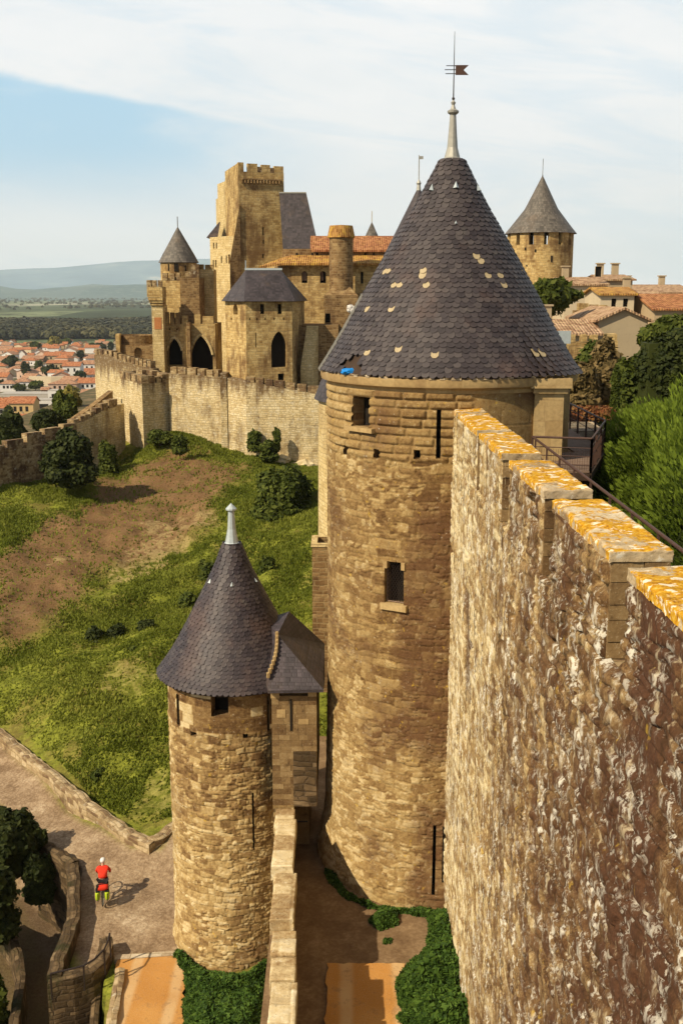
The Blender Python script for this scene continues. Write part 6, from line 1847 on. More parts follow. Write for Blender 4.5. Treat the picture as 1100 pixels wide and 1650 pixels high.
mound_leaves('lists_bush', [(690, 1480), (740, 1480), (790, 1700), (655, 1700), (642, 1640), (640, 1585), (690, 1530)], LZ, 24000, .15, .75, M['ivy'], 62, 'bright leafy bush against the foot of the big rubble wall', 'bush')
mound_leaves('tower_foot_weeds', [(528, 1390), (560, 1440), (610, 1462), (700, 1466), (705, 1480), (640, 1474), (585, 1462), (545, 1440), (524, 1400)], LZ, 7000, .10, .35, M['ivy'], 63, 'fringe of weeds along the curved foot of the big tower', 'weeds')
mound_leaves('weed_clump', [(595, 1488), (612, 1468), (638, 1472), (640, 1490), (612, 1502)], LZ, 2200, .10, .4, M['ivy'], 64, 'small weed clump alone on the earth in front of the big tower', 'weeds')
mound_leaves('weed_clump', [(618, 1515), (630, 1513), (631, 1520), (620, 1521)], LZ, 250, .09, .15, M['ivy'], 65, 'tiniest weed sprig on the bare earth of the lists', 'weeds')
mound_leaves('lane_verge', [(150, 1322), (215, 1372), (262, 1402), (285, 1392), (300, 1404), (262, 1412), (200, 1380), (80, 1270), (0, 1210), (0, 1202), (80, 1262)], 0.0, 5200, .12, .18, M['ivy'], 66, 'thin green verge along the foot of the lane wall', 'verge')

# grass over the slope
rs = np.random.RandomState(77)
N = 600000
x = -52 + 55 * rs.rand(N); y = 41 + 70 * rs.rand(N) ** 1.15
from_grid = lambda A: None
ix = np.clip(np.searchsorted(gx, x) - 1, 0, nx - 2); iy = np.clip(np.searchsorted(gy, y) - 1, 0, ny - 2)
fx_ = (x - gx[ix]) / (gx[ix + 1] - gx[ix]); fy_ = (y - gy[iy]) / (gy[iy + 1] - gy[iy])
def samp(A): return (A[ix, iy] * (1 - fx_) + A[ix + 1, iy] * fx_) * (1 - fy_) + (A[ix, iy + 1] * (1 - fx_) + A[ix + 1, iy + 1] * fx_) * fy_
z = samp(GZ); bb = samp(gA); pp = samp(pathm); rk = samp(bare2)
qx, qy = proj(x, y, z)
cl = fbm(x * .55, y * .55, 78, 4)
k = (qx > -260) & (qx < 560) & (pp < .15) & (rs.rand(N) > bb * .93) & (rs.rand(N) > rk * .9) & (cl + rs.rand(N) * .35 > .52) & (y < 108) & (samp(pd) < -1.1)
x, y, z, cl = x[k], y[k], z[k], cl[k]; m_ = len(x)
hh = (.08 + .34 * np.clip(cl - .35, 0, 1) + .08 * rs.rand(m_)) * (1 + .2 * (y > 70))
a = rs.rand(m_) * 2 * pi
t = np.stack([np.cos(a), np.sin(a), 0 * a], -1); lean_ = rs.normal(size=(m_, 3)) * .35; lean_[:, 2] = 1
c = np.stack([x, y, z - .03], -1)
wd_ = (.05 + .07 * rs.rand(m_))[:, None]
V = np.stack([c - t * wd_, c + t * wd_, c + lean_ * hh[:, None]], 1).reshape(-1, 3)
gr = poly_soup('slope_grass', V, 3, M['grassblade'], np.clip(.15 + .9 * fbm(x * .28, y * .28, 80, 4) * rs.uniform(.6, 1.3, m_), 0, 1))
tag(gr, 'tufty green grass covering the slope', 'grass', kind='stuff')

# rocks at the wall foot
for i, (px_, py_, w_, h_) in enumerate(((452, 742, 34, 18), (490, 752, 40, 22))):
    p = at(px_, py_, 102.5)
    o = crumple('rock_outcrop', (p.x, p.y, p.z), (w_ / 1700 * 104 / 2, 1.0, h_ / 1700 * 104 / 2), M['outer_wall'], 90 + i, ('pale rock outcrop right of the upright shrub' if i == 0 else 'pale rock outcrop nearest the big tower at the wall foot'), 'rock')

# ---- right side, inside the walls
rwl = low_wall('garden_retaining_wall', [(1200, 960), (1110, 895), (1054, 848), (1005, 800), (963, 756)], [17.6] * 5, 13, .75, 'thick low stone wall running under the conifer hedge beyond the railing', M['low_wall'], 11)
def sprays(name, blobs, n, ln, wd, seed, mat, label, cat, sz=1.0):
    rs = np.random.RandomState(seed); B = np.array(blobs, float)
    w_ = B[:, 3] * B[:, 4] + B[:, 4] * B[:, 5]; w_ /= w_.sum(); k = rs.choice(len(B), n, p=w_)
    d = rs.normal(size=(n, 3)); d /= np.linalg.norm(d, axis=1)[:, None]
    rad = .62 + .43 * rs.rand(n) ** .7
    rad *= 1 + .45 * (fbm(d[:, 0] * 2 + B[k, 0] + 40, d[:, 2] * 2.4 + B[k, 1] + 40, seed, 3) - .5) * 2
    c = B[k, :3] + d * B[k, 3:] * rad[:, None]
    dr = d * .9 + np.array([-.25, -.15, .55]) + rs.normal(size=(n, 3)) * .28; dr /= np.linalg.norm(dr, axis=1)[:, None]
    sd = np.cross(dr, rs.normal(size=(n, 3))); sd /= np.linalg.norm(sd, axis=1)[:, None]
    L_ = (ln * (.5 + rs.rand(n)))[:, None]; W_ = (wd * (.6 + .8 * rs.rand(n)))[:, None]
    V = np.stack([c - dr * L_ * .4, c + sd * W_, c + dr * L_ * .6, c - sd * W_], 1).reshape(-1, 3)
    root = empty(name, (B[0, 0], B[0, 1], B[:, 2].min() - 2), label, cat)
    poly_soup('foliage', V, 4, mat, np.clip((rad - .6) * 1.6 + rs.rand(n) * .35, 0, 1), root)
    core_mesh('branches', blobs, .60, M['leaf_dark'], root)
    return root
bl = []
rr_ = random.Random(3)
for (px_, py_, f_, w_, h_, d_) in ((1035, 705, 36, 2.3, 2.0, 2.2), (1000, 740, 35.5, 1.5, 1.9, 1.8), (1075, 690, 36, 2.3, 2.2, 2.2), (1110, 720, 33, 2.6, 2.6, 2.6), (1040, 760, 33, 1.8, 2.6, 2.0), (1075, 790, 30.5, 1.7, 2.8, 1.9), (1110, 800, 28.5, 2.0, 3.0, 2.2), (1130, 870, 26, 1.8, 3.0, 2.0), (1150, 700, 37, 2.6, 2.6, 2.6)):
    p = at(px_, py_ + 20, f_); bl.append((p.x + .25, p.y, p.z - .75, w_, d_, h_))
sprays('conifer_hedge', bl, 120000, .20, .034, 9, M['conifer'], 'bright feathery green conifer hedge at the right edge', 'hedge')
plant_px('round_tree', 884, 540, 86, 92, 92, M['leaf'], 6000, .34, 101, 'round dark green tree beneath the east round tower', 'tree', trunk=1.5, lumps=12)
plant_px('tall_shrub', 935, 655, 60, 72, 60, M['leaf_brown'], 5000, .22, 102, 'brownish shrub immediately right of the tower eaves', 'shrub', lump=.5)
plant_px('tall_shrub', 972, 650, 56, 100, 62, M['leaf_brown'], 5000, .22, 103, 'taller ragged brown-green shrub before the gabled house', 'shrub', lump=.5)
plant_px('tall_shrub', 1010, 665, 60, 92, 58, M['leaf'], 5000, .22, 104, 'dark ragged shrub between brown shrubs and the cypress hedge', 'shrub', lump=.5)
plant_px('tall_shrub', 948, 622, 60, 66, 68, M['leaf'], 4000, .22, 111, 'olive green shrub below the small battlemented wall', 'shrub', lump=.5)
p = at(1075, 640, 55)
V, r = leaves([(p.x + 1.4, p.y, p.z + 1.5, 3.2, 1.3, 2.2), (p.x + 4, p.y, p.z + 1.6, 3.2, 1.3, 2.3)], 9000, .18, 105, shell=.8, lump=.05)
hd = empty('clipped_hedge', (p.x, p.y, p.z - 2), 'dark clipped cypress hedge at the right edge under the tree', 'hedge'); poly_soup('foliage', V, 4, M['leaf_dark'], r, hd)
mb = MB(); mb.box((p.x + 2.5, p.y + .2, p.z), (7.6, 1.6, 5.6)); mb.build('branches', M['leaf_dark'], hd)
plant_px('spreading_tree', 1080, 640, 110, 136, 66, M['leaf'], 8000, .26, 106, 'large leafy tree at the right edge below the village roofs', 'tree', trunk=1.5, lumps=12)
plant_px('spreading_tree', 1128, 600, 80, 110, 74, M['leaf_yellow'], 3000, .26, 107, 'yellowish tree top cut by the right edge', 'tree', trunk=1.5, lumps=9)
plant_px('slim_cypress', 989, 662, 14, 74, 52, M['leaf'], 1800, .15, 108, 'slim clipped cypress left of the dark hedge', 'cypress', lumps=3, lump=.1)
plant_px('slim_cypress', 1084, 646, 15, 46, 50, M['leaf'], 1400, .15, 109, 'short pointed cypress standing in front of the dark clipped hedge', 'cypress', lumps=3, lump=.1)
p0 = at(912, 668, 46)
V, r = leaves([(p0.x + k_ * .55, 46 + k_ * .05, 19.2, .55, .5, .45) for k_ in range(4)], 2500, .1, 110, lump=.2); hd = empty('red_hedge', (p0.x + 1, 46, 18.6), 'low red-brown hedge behind the landing railing', 'hedge'); poly_soup('foliage', V, 4, M['leaf_red'], r, hd)
mb = MB(); mb.box((p0.x + .9, 46.1, 16.6), (2.8, .6, 5.2)); mb.build('branches', M['leaf_dark'], hd)
mb = MB(); a = at(905, 690, 42.6); b = at(972, 690, 42.6); mb.prism([(a.x, 42.3), (b.x, 42.3), (b.x + .2, 45.4), (a.x, 45.4)], 13, 19.0); tag(mb.build('pale_terrace', M['pathstone']), kind='structure')

# village on the right
HOUSE_MATS = {}
def plaster(name, col):
    if name not in HOUSE_MATS:
        m, g = new_mat('plaster_' + name); co = g.n('ShaderNodeTexCoord').outputs['Object']
        n = g.noise(co, .6, 6, .65); f = g.noise(co, 4., 5, .6)
        c = g.mix(n, tuple(x * .78 for x in col), tuple(min(.85, x * 1.12) for x in col)); c = g.mix(g.m('MULTIPLY', g.step(f, .55, .7), .25), c, tuple(x * .5 for x in col))
        finish(g, c, .93, f, .2, .03, .1); HOUSE_MATS[name] = m
    return HOUSE_MATS[name]
PC = {'white': (.72, .70, .66), 'cream': (.60, .50, .34), 'tan': (.46, .35, .21), 'yellow': (.60, .43, .20), 'brown': (.34, .20, .12), 'grey': (.45, .42, .37), 'stone': (.42, .34, .22), 'pink': (.58, .42, .32)}
def house(p, w, d, h, rh, wall, roof, label, name='town_house', yaw=0.0, kind='gable', wins=(), chim=0, z0=None, cat='house', group=None, over=.35):
    """p = centre of the front foot; ridge parallel to the front for 'side', pointing at us for 'gable'"""
    root = empty(name, p, label, cat, group)
    c, s = cos(yaw), sin(yaw)
    def T(x, y, z): return (p[0] + x * c - y * s, p[1] + x * s + y * c, p[2] + z)
    def T2(x, y): return T(x, y, 0)[:2]
    mb = MB()
    fp = [T2(-w / 2, 0), T2(w / 2, 0), T2(w / 2, d), T2(-w / 2, d)]
    z0_ = p[2] - 3
    holes = [((u + .5) * w - ww / 2, (u + .5) * w + ww / 2, p[2] + zb, p[2] + zb + wh) for (u, zb, ww, wh) in wins]
    facade(mb, fp[0], fp[1], z0_, p[2] + h, [], .25)if not holes else None
    if holes:
        facade(mb, fp[0], fp[1], z0_, p[2] + h, holes, .25)
    for i in (1, 2, 3): facade(mb, fp[i], fp[(i + 1) % 4], z0_, p[2] + h)
    if kind == 'gable':
        mb.face([T(-w / 2, 0, h), T(w / 2, 0, h), T(0, 0, h + rh)]); mb.face([T(w / 2, d, h), T(-w / 2, d, h), T(0, d, h + rh)])
    elif kind == 'side':
        mb.face([T(w / 2, 0, h), T(w / 2, d, h), T(w / 2, d / 2, h + rh)]); mb.face([T(-w / 2, d, h), T(-w / 2, 0, h), T(-w / 2, d / 2, h + rh)])
    wl = mb.build('wall', [plaster(wall, PC[wall]), M['dark']], root)
    o = over; r_ = MB(); t = .18
    if kind == 'gable':
        k = rh * (1 + 2 * o / w) ; e = h - rh * 2 * o / w
        for sg in (-1, 1):
            q = [T(0, -o, h + rh + .05), T(sg * (w / 2 + o), -o, e + .05), T(sg * (w / 2 + o), d + o, e + .05), T(0, d + o, h + rh + .05)]
            if sg < 0: q = q[::-1]
            r_.face(q); lo = [(a_[0], a_[1], a_[2] - t) for a_ in q]
            for i in range(4): r_.face([lo[i], lo[(i + 1) % 4], q[(i + 1) % 4], q[i]])
            r_.face(lo[::-1])
    elif kind == 'side':
        e = h - rh * 2 * o / d
        for sg in (0, 1):
            yy0, yy1 = (-o, d / 2) if sg == 0 else (d + o, d / 2)
            q = [T(-w / 2 - o, yy0, e + .05), T(w / 2 + o, yy0, e + .05), T(w / 2 + o, yy1, h + rh + .05), T(-w / 2 - o, yy1, h + rh + .05)]
            if sg: q = q[::-1]
            r_.face(q); lo = [(a_[0], a_[1], a_[2] - t) for a_ in q]
            for i in range(4): r_.face([lo[i], lo[(i + 1) % 4], q[(i + 1) % 4], q[i]])
            r_.face(lo[::-1])
    elif kind == 'hip':
        i_ = min(w, d) / 2; A_ = [T(-w / 2 - o, -o, h), T(w / 2 + o, -o, h), T(w / 2 + o, d + o, h), T(-w / 2 - o, d + o, h)]
        if w >= d: R0, R1_ = T(-w / 2 + i_ * .8, d / 2, h + rh), T(w / 2 - i_ * .8, d / 2, h + rh)
        else: R0 = R1_ = T(0, d / 2, h + rh)
        r_.face([A_[0], A_[1], R1_, R0]); r_.face([A_[1], A_[2], R1_]); r_.face([A_[2], A_[3], R0, R1_]); r_.face([A_[3], A_[0], R0]); r_.face([(a_[0], a_[1], a_[2] - .1) for a_ in A_][::-1])
        for i in range(4): a_, b_ = A_[i], A_[(i + 1) % 4]; r_.face([(a_[0], a_[1], a_[2] - .1), (b_[0], b_[1], b_[2] - .1), b_, a_])
    else:
        q = [T2(-w / 2 - .1, -.1), T2(w / 2 + .1, -.1), T2(w / 2 + .1, d + .1), T2(-w / 2 - .1, d + .1)]; r_.prism(q, p[2] + h, p[2] + h + .3, bottom=True)
    rf_ = r_.build('roof', roof, root)
    for k in range(chim):
        mb = MB(); xx = (-.3 + .55 * k) * w; mb.box(T(xx, d * .5, h + rh * .6 + .5), (.7, .7, 1.9), yaw); mb.box(T(xx, d * .5, h + rh * .6 + 1.52), (.95, .95, .14), yaw); mb.build('chimney', plaster('stone', PC['stone']), rf_)
    return root
def house_px(x0, x1, yr, yw, yb, fwd=None, zg=None, depth=None, **k):
    """picture box: roof top yr, wall top yw, foot yb"""
    xm = (x0 + x1) / 2
    P = at(xm, yb, fwd) if fwd else onz(xm, yb, zg)
    dep = P.y * CP - (P.z - EYEZ) * SP; s = dep / FL
    w = (x1 - x0) * s
    d = depth or min(w * .9, 14)
    kind = k.get('kind', 'side')
    h = (yb - yw) * s / CP
    zr_y = P.y + (d / 2 if kind != 'gable' else 0)
    hr = EYEZ + ray(xm, yr).z / ray(xm, yr).y * zr_y - P.z
    rh = max(.5, hr - h)
    return house((P.x, P.y, P.z), w, d, h, rh, label=k.pop('label'), **k)
T1_, T2_, T3_ = M['tile_pale'], M['tile'], M['tile_old']
vg = 'village houses inside the walls'
house_px(908, 974, 447, 459, 494, 118, wall='cream', roof=T1_, label='cream house with one small dark window right of the round tower', name='village_house', kind='side', depth=9, wins=((.30, 3.2, .7, 1.1),), chim=1, group=vg)
house_px(971, 1016, 443, 452, 496, 122, wall='stone', roof=T1_, label='taller stone house with two chimneys on the village skyline', name='village_house', kind='side', depth=10, chim=2, group=vg)
house_px(966, 1020, 463, 474, 500, 108, wall='cream', roof=M['tile_old'], label='low cream house with a dark eaves line below the skyline', name='village_house', kind='side', depth=7, wins=((-.1, .35, .5, .8), (.25, .35, .5, .8)), group=vg)
house_px(1010, 1115, 459, 472, 500, 135, wall='cream', roof=T1_, label='long pale roofed house reaching the right edge on the skyline', name='village_house', kind='side', depth=14, chim=2, group=vg)
house_px(1014, 1062, 466, 480, 520, 112, wall='stone', roof=T1_, label='weathered stone house behind the roof of the gabled house', name='village_house', kind='side', depth=9, chim=1, group=vg)
house_px(1052, 1130, 474, 498, 530, 104, wall='tan', roof=T2_, label='house with broad orange roof at the right edge above the trees', name='village_house', kind='side', depth=12, group=vg)
house_px(962, 1041, 496, 515, 552, 86, wall='stone', roof=T1_, label='grey-tan house with its plain gable turned to the viewer', name='gabled_house', kind='gable', depth=11, group=vg)
house_px(876, 962, 515, 537, 560, 84, wall='stone', roof=T1_, label='low house with pale tiles and one thin chimney beside the big roof', name='village_house', kind='side', depth=8, chim=1, group=vg)
crenel_wall('village_wall', [(884, 552, 600, 76), (940, 550, 600, 76), (995, 549, 600, 76)], [(906, 912, 540), (918, 926, 539), (936, 945, 539), (951, 962, 540), (975, 993, 538)], M['castle'], M['castle'], .7, 'small stone wall with stubby merlons below the gabled house')
crenel_wall('gallery_battlement', [(925, 500, 520, 98), (980, 501, 520, 98)], [(931, 947, 489), (950.5, 963, 491), (967, 978, 492)], M['castle_dark'], M['castle'], .9, 'short brown battlement with broad merlons between the village houses')
mb = MB(); a = at(888, 553, 60); mb.box((a.x + .3, 60, a.z - 1.0), (.9, .8, 2.6)); mb.box((a.x + .3, 59.5, a.z + .35), (1.3, .1, .7)); 
tag(mb.build('rooftop_unit', M['lead_pale']), 'small pale metal box showing at the right slope of the big roof', 'box')

# ---- the town on the plain
TZ = -36
TH = [  # zoom-box coordinates (x0, x1, roof top, wall top, foot), wall, tile, kind, label
 (0, 105, 203, 230, 258, 'cream', 1, 'side', 'far cream house at the left edge just below the woods'),
 (40, 165, 228, 262, 302, 'cream', 0, 'hip', 'cream house with broad hipped orange roof in the far row, left'),
 (112, 205, 218, 238, 262, 'white', 0, 'side', 'far white house right of the hipped cream one'),
 (160, 226, 240, 276, 312, 'white', 1, 'gable', 'narrow white gabled house in the upper left of the town'),
 (212, 318, 216, 240, 264, 'white', 0, 'side', 'white house with faded roof in the far row'),
 (285, 392, 240, 268, 296, 'white', 1, 'gable', 'wide white gable in the middle of the far row'),
 (362, 452, 184, 212, 240, 'pink', 0, 'hip', 'pinkish house topped by a small turret roof near the woods'),
 (425, 522, 206, 226, 262, 'white', 0, 'side', 'bright white house below the pinkish one'),
 (545, 674, 220, 246, 268, 'white', 1, 'gable', 'low white house with a wide shallow gable'),
 (618, 724, 172, 206, 236, 'cream', 0, 'hip', 'cream villa with pointed hipped roof near the woods'),
 (700, 772, 222, 238, 268, 'tan', 0, 'side', 'small tan house left of the white villa by the wall'),
 (755, 876, 196, 220, 270, 'white', 0, 'side', 'white villa left of the castle rear wall, far row'),
 (905, 985, 162, 186, 214, 'cream', 1, 'hip', 'distant cream house peeping over the receding wall'),
 (390, 645, 258, 292, 345, 'tan', 0, 'side', 'long tan block with bright orange roof across the town centre'),
 (198, 382, 290, 318, 350, 'brown', 1, 'side', 'long low brown house with faded roof left of the town centre'),
 (0, 62, 296, 330, 372, 'cream', 1, 'side', 'cream house cut by the left edge above the round tree'),
 (146, 242, 344, 366, 414, 'cream', 1, 'side', 'small cream house right of the round tree'),
 (384, 442, 352, 376, 408, 'white', 0, 'gable', 'little white gabled house above the long dark trees'),
 (418, 592, 330, 358, 432, 'tan', 0, 'side', 'tan house with big roof left of the large white house'),
 (560, 714, 345, 384, 468, 'white', 0, 'side', 'large plain white house with deep orange roof'),
 (628, 692, 300, 314, 350, 'white', 1, 'gable', 'tiny white house behind the large plain white one'),
 (735, 858, 332, 366, 448, 'white', 1, 'side', 'white house beside the pale castle wall'),
 (706, 832, 280, 302, 330, 'brown', 1, 'side', 'brown house behind the white house near the castle wall'),
 (5, 142, 508, 542, 612, 'white', 1, 'hip', 'white villa with wings at the left edge'),
 (128, 266, 488, 524, 584, 'white', 1, 'hip', 'white villa right of the winged one'),
 (432, 682, 506, 544, 612, 'pink', 1, 'hip', 'pinkish house with four tall windows and brown hipped roof'),
 (696, 862, 486, 532, 604, 'white', 0, 'side', 'white cottage with bright orange roof below the castle wall'),
 (724, 852, 588, 624, 706, 'tan', 1, 'side', 'tan lower house in front of the white cottage'),
 (0, 92, 660, 718, 800, 'brown', 0, 'side', 'red-brown house at the left edge in the near row'),
 (84, 302, 652, 712, 838, 'yellow', 0, 'side', 'yellow house with tall windows and red roof in the near row'),
 (302, 472, 676, 690, 804, 'white', 2, 'flat', 'flat-roofed white modern house with a dark wide window'),
 (432, 566, 592, 606, 712, 'white', 2, 'flat', 'taller white flat-roofed cube behind the modern house'),
 (368, 432, 570, 590, 616, 'brown', 1, 'side', 'small brown shed left of the pinkish house'),
 (0, 442, 616, 634, 668, 'grey', 2, 'flat', 'long grey flat-roofed building across the near row'),
 (138, 352, 806, 848, 892, 'white', 0, 'side', 'low white house with bright roof in front of the yellow one'),
 (120, 312, 850, 900, 1010, 'tan', 1, 'side', 'old tan-roofed barn just above the dark bushes'),
 (-60, 46, 720, 752, 838, 'white', 0, 'side', 'white house at the left edge below the red-brown one'),
 (60, 160, 182, 200, 226, 'tan', 0, 'side', 'faint far tan house touching the woods at the left'),
 (486, 560, 252, 268, 292, 'tan', 1, 'side', 'small tan house in the gap of the far row'),
 (240, 300, 268, 284, 300, 'cream', 0, 'side', 'tiny cream house between the far rows'),
]
rs = random.Random(31)
MT = [M['tile_far'], M['tile_far2'], plaster('grey', PC['grey'])]
for i, (x0, x1, yr, yw, yb, wc, tl, kd, lb) in enumerate(TH):
    X0, X1 = x0 * .1818, x1 * .1818; Yr, Yw, Yb = [520 + q * .1818 for q in (yr, yw, yb)]
    wins = ()
    wm = (X1 - X0) * 60.5 / (Yb - 470) if Yb > 470 else 10
    if yb - yw > 50:
        nw = 4 if 'four tall' in lb else (1 if 'wide window' in lb else rs.choice((2, 3, 3)))
        hgt = (Yb - Yw) / 1700 * (1700 * 60.5 / (Yb - 470)) / 1700 * 1700 / 1.0
        P = onz((X0 + X1) / 2, Yb, TZ); dep = P.y * CP - (P.z - EYEZ) * SP; hm_ = (Yb - Yw) * dep / FL
        if 'wide window' in lb: wins = ((-.05, hm_ * .25, 6.5, 3.2),)
        else: wins = tuple((-.36 + .72 * (q + .5) / nw, hm_ * .40, 1.5, hm_ * .36) for q in range(nw))
    house_px(X0, X1, Yr, Yw, Yb, zg=TZ, wall=wc, roof=MT[tl], label=lb, name='town_house', kind=kd, wins=wins, chim=(1 if rs.random() < .35 and kd != 'flat' else 0), group='houses of the town below the castle', depth=None, over=.6)
rs = random.Random(77)
for i in range(26):
    X0 = i * 7.4 - 2 + rs.uniform(-1.5, 1.5); wpx_ = rs.uniform(5.5, 10); Yb = rs.uniform(554, 562); hh_ = rs.uniform(4, 6)
    wc = rs.choice(('white', 'cream', 'white', 'tan')); kd = rs.choice(('side', 'hip', 'gable'))
    house_px(X0, X0 + wpx_, Yb - hh_ - rs.uniform(2, 4), Yb - hh_, Yb, zg=TZ, wall=wc, roof=MT[rs.choice((0, 1))], label='tiny pale house in the farthest row under the woods', name='town_house', kind=kd, group='houses of the farthest row', depth=None, over=.6)
used_ = [(o.location.x, o.location.y) for o in bpy.data.objects if o.name.startswith('town_house') and o.parent is None]
FILL = ('pale filler house with a faded roof among the middle rows of the town', 'houses of the middle rows')
made = 0
for i in range(900):
    yb_ = 563 + 62 * rs.random() ** 1.4; xp = rs.uniform(-4, 172); P = onz(xp, yb_, TZ)
    if made >= 46: break
    if min(hypot(P.x - a_, (P.y - b_) * .8) for a_, b_ in used_) < 21: continue
    used_.append((P.x, P.y)); made += 1
    s = (P.y * CP - (P.z - EYEZ) * SP) / FL
    wm_ = rs.uniform(9, 13); wc = rs.choice(('white', 'cream', 'white', 'tan', 'pink')); hm_ = rs.uniform(3.5, 6)
    house((P.x, P.y, TZ), wm_, rs.uniform(8, 11), hm_, rs.uniform(1.6, 2.6), wc, MT[rs.choice((0, 1))], FILL[0], yaw=rs.uniform(-.5, .5), kind=rs.choice(('side', 'hip', 'gable')), wins=((-.2, 1.2, 1.1, 1.4), (.2, 1.2, 1.1, 1.4)), chim=rs.choice((0, 1)), group=FILL[1], over=.5)
# long pale boundary walls in the town
for i, (a, b, lb) in enumerate((((0, 440, 205, 452, 470), None, 'long white retaining wall at the left edge of the town'), ((262, 476, 672, 500, 556), None, 'longest pale curved retaining wall below the town houses'))):
    x0, y0, x1, y1, yb = a
    P = onz(x0 * .1818 - (10 if i == 0 else 0), 520 + yb * .1818, TZ); Q = onz(x1 * .1818, 520 + yb * .1818 + 1, TZ)
    mb = MB(); mb.prism([(P.x, P.y), ((P.x + Q.x) / 2, (P.y + Q.y) / 2 - 3), (Q.x, Q.y), (Q.x, Q.y + 2), (P.x, P.y + 2)], TZ - 2, TZ + (5 if i == 0 else 6)); tag(mb.build('boundary_wall', plaster('white' if i == 0 else 'cream', PC['white'])), lb, 'wall')
# town trees
TT = [(110, 405, 90, 120, 'leaf_dark', 'round dark tree at the left of the town'), (65, 400, 80, 80, 'leaf_dark', 'dark tree in front of the cream house at the left edge'), (240, 500, 95, 150, 'leaf_dark', 'tall dark tree standing before the pale retaining wall'), (350, 450, 80, 110, 'leaf', 'green tree left of the tan house'), (440, 480, 130, 110, 'leaf_dark', 'broad dark tree below the tan house'), (500, 478, 80, 80, 'leaf', 'green tree left of the large plain white house'),
      (715, 520, 90, 90, 'leaf_dark', 'dark tree right below the large white house'), (900, 250, 90, 70, 'leaf_dark', 'round dark tree by the receding wall'), (985, 262, 50, 90, 'leaf_dark', 'pointed dark tree against the receding wall'), (490, 218, 130, 100, 'leaf_yellow', 'yellow-green tree at the edge of the woods'), (320, 240, 120, 70, 'leaf', 'green tree above the far white roofs'), (180, 610, 120, 60, 'leaf', 'low tree left of the long dark shrubs'),
      (320, 600, 140, 80, 'leaf', 'shrubby green row below the pale wall'), (770, 700, 70, 50, 'leaf_dark', 'dark shrub at the tan lower house'), (640, 640, 100, 80, 'leaf_yellow', 'pale green tree right of the pinkish house'), (720, 330, 60, 80, 'leaf_dark', 'dark narrow tree between tan block and castle wall'), (85, 850, 90, 110, 'leaf', 'spiky palm-like tree before the yellow house'), (560, 780, 200, 130, 'leaf_dark', 'broad dark tree right of the modern white house'),
      (60, 470, 90, 30, 'leaf_dark', 'low dark hedge in front of the white wall'), (150, 380, 60, 60, 'leaf', 'small tree beside the small cream house'), (820, 240, 60, 60, 'leaf', 'small tree before the white villa'), (600, 200, 90, 60, 'leaf', 'green tree between villas at the woods'), (20, 560, 50, 40, 'leaf_dark', 'dark shrub beside the winged villa'), (690, 560, 60, 60, 'leaf_dark', 'dark tree at the gable of the white cottage')]
for i, (zx, zyb, w_, h_, mt, lb) in enumerate(TT):
    px_, yb = zx * .1818, 520 + zyb * .1818
    P = onz(px_, yb, TZ); s = (P.y * CP - (P.z - EYEZ) * SP) / FL
    plant('town_tree', (P.x, P.y, TZ), w_ * .1818 * s, h_ * .1818 * s / CP, M[mt], 500, .9 + 1.3 * (s * 1700 / 1000), 200 + i, lb, 'tree', group='trees among the town houses', trunk=1.0, lumps=6)

# the woods and thickets beyond the town
rs = np.random.RandomState(55)
def woodland(name, n, d0, d1, az0, az1, hmin, hmax, mat, seed, label, pw=1.0):
    rs = np.random.RandomState(seed)
    d = d0 + (d1 - d0) * rs.rand(n) ** pw; az_ = az0 + (az1 - az0) * rs.rand(n)
    x = np.sin(az_) * d; y = np.cos(az_) * d; z0 = plain_z(x, y) + sst(y, 1600, 3000) * 10 * fbm(x / 500., y / 400., 47, 3)
    cl = fbm(x / 120., y / 160., seed + 1, 3); k = cl + rs.rand(n) * .3 > .45; x, y, z0, cl = x[k], y[k], z0[k], cl[k]; n = len(x)
    H = hmin + (hmax - hmin) * rs.rand(n) * cl * 1.4; W_ = H * (.45 + .4 * rs.rand(n))
    # each crown: a lumpy dome of 22 small faces
    out = []; at2 = []
    m_ = 40
    dd = rs.normal(size=(n, m_, 3)); dd[..., 2] = np.abs(dd[..., 2]); dd /= np.linalg.norm(dd, axis=2)[..., None]
    c = np.stack([x, y, z0 + H * .3], -1)[:, None, :] + dd * np.stack([W_, W_, H * .7], -1)[:, None, :] * (.75 + .3 * rs.rand(n, m_, 1))
    t = np.cross(dd, rs.normal(size=(n, m_, 3))); t /= np.linalg.norm(t, axis=2)[..., None]; b = np.cross(dd, t)
    s = (W_[:, None, None] * .32)
    V = np.stack([c - t * s, c - b * s * .7, c + t * s, c + b * s * .7], 2).reshape(-1, 3)
    r = np.repeat(np.clip(rs.rand(n) * .5 + 1.1 * (fbm(x / 45., y / 90., seed + 9, 3) - .35), 0, 1), m_) + rs.rand(n * m_) * .2
    return tag(poly_soup(name, V, 4, mat, r), label, 'woodland', kind='stuff')
M['wood_far'] = mat_leaf('woodland_leaves', [(.014, .017, .010), (.040, .044, .022), (.11, .10, .04)], .0, .004)
woodland('woodland', 9000, 1420, 2050, radians(-20), radians(-7), 9, 17, M['wood_far'], 56, 'dark belt of woodland between the town and the plain', .8)
woodland('far_thickets', 420, 3400, 9500, radians(-20), radians(-7), 10, 18, M['wood_far'], 57, 'scattered thickets on the far plain')

